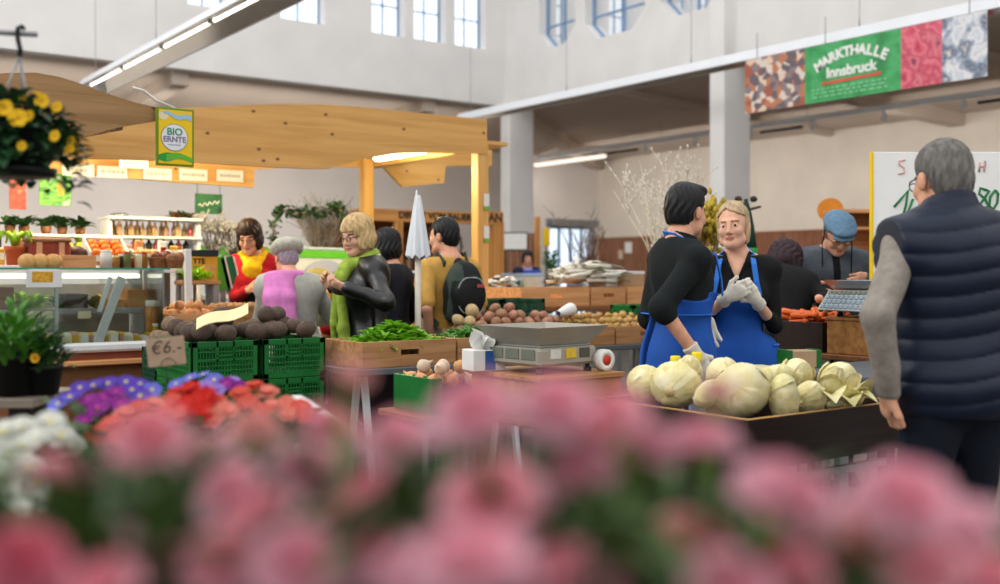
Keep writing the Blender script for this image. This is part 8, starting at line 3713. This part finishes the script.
plastic_crate('green_plastic_crate', (p.x - .2, p.y - .1, .98), (p.x + .16, p.y + .15, 1.11), M_gplastic, 'bright green plastic crate just behind the yellow potatoes')
table('crate_stand', (p.x - .22, p.y - .12, 0), (p.x + .18, p.y + .17, .978), .03, M_brownwood, 'brown stand under the bright green crate')

# ---- far small counter, notice board and booth
p = W(524, 273, 15.2)
r = empty('far_counter', (p.x, p.y, 0), -YAW, 'small far white counter with a basket before the notice board', 'counter')
zt_ = W(0, 273.5, 15.2).z
mb = MB()
mb.lh((-.30, 0, 0), (.28, .4, zt_ - .03), .004)
mb.build('counter_body', M_wplastic, r)
mb = MB()
mb.lh((-.33, -.03, zt_ - .03), (.31, .43, zt_), .004)
mb.build('counter_top', mat('pale_blue_counter', 'b9c6de', .4, .04, 9), r)
mb = MB()
mb.lh((-.02, -.031, zt_ - .30), (.24, -.001, zt_ - .06), .006)
mb.build('basket_front', mat('cream_basket', 'd0c0a4', .7, .12, 40), r)
mb = MB()
mb.lh((-.29, -.02, zt_ - .42), (-.22, 0, zt_ - .05), .003)
mb.build('wood_panel', M_crateo, r)
mb = MB()
for k in range(50):
    mb.leaf((RG.uniform(-.2, -.04), -.03, zt_ - RG.uniform(.1, .45)), (RG.uniform(-1, 1), -.6, RG.uniform(-.5, 1)), (0, 0, 1), .09, .05, .2)
mb.build('hanging_greens', M_sal, r)
mb = MB()
mb.lh((.0, .12, zt_), (.24, .26, zt_ + .05), .004)
mb.build('blue_box', mat('royal_blue_plastic', '2450a8', .4, .05, 9), r)
p = W(515.5, 273, 18.2)
r = empty('notice_board', (p.x, p.y, 0), -YAW, 'framed white notice board in front of the far column', 'sign')
za, zb_ = W(0, 251, 18.2).z, W(0, 232, 18.2).z
mb = MB()
mb.lh((-.215, 0, za), (.215, .03, zb_), .004)
mb.build('frame', M_darkmetal, r)
mb = MB()
mb.lh((-.195, -.006, za + .03), (.195, .0, zb_ - .025))
mb.build('white_panel', M_paper, r)
for s in (-1, 1):
    mb = MB()
    mb.lh((s * .19 - .02, .0, 0), (s * .19 + .02, .03, za), .002)
    mb.build('leg', M_darkmetal, r)
p = W(512, 273, 18.8)
r = empty('boarded_booth', (p.x, p.y, 0), -YAW, 'red brown boarded booth front around the far column', 'booth')
mb = MB()
x = -.62
zt_ = W(0, 233, 18.8).z
while x < .45:
    mb.lh((x, 0, 0), (x + .115, .03, zt_), .003)
    x += .12
mb.build('boards', M_wains, r)
mb = MB()
mb.lh((.40, -.06, 0), (.50, .04, W(0, 217, 18.8).z), .004)
mb.build('orange_post', M_stallv, r)
mb = MB()
mb.tube([(-.62, -.05, 0), (-.62, -.05, W(0, 228, 18.8).z)], .03, 8)
mb.build('steel_post', M_greymetal, r)
A = W(546.5, 246, 19.2)
r = empty('yellow_notice', (A.x, A.y, 0), -YAW, 'tall yellow notice by the sliding door', 'sign')
mb = MB()
mb.lh((-.065, 0, A.z), (.065, .02, W(0, 228, 19.2).z), .003)
mb.build('panel', M_sy, r)
mb = MB()
mb.lh((-.02, .02, 0), (.02, .04, A.z + .2))
mb.build('stem', M_greymetal, r)
p = W(551, 273, 18.6)
r = empty('green_column_plant', (p.x, p.y, 0), 0, 'tall narrow green plant below the yellow notice', 'plant')
mb = MB()
mb.lathe([(0, 0), (.13, 0), (.16, .3), (.13, .3), (0, .25)], 14)
mb.build('pot', M_dgplastic, r)
mb = MB()
zt_ = W(0, 247, 18.6).z
for k in range(220):
    a, q = RG.uniform(0, 6.28), .09 * math.sqrt(RG.random())
    mb.leaf((q * math.cos(a), q * math.sin(a), RG.uniform(.3, zt_ - .08)), (math.cos(a), math.sin(a), RG.uniform(-.2, 1)), (0, 0, 1), .14, .08, .2)
mb.build('leaves', mat('vivid_leaf', '3f8a34', .5, .25, 10), r)
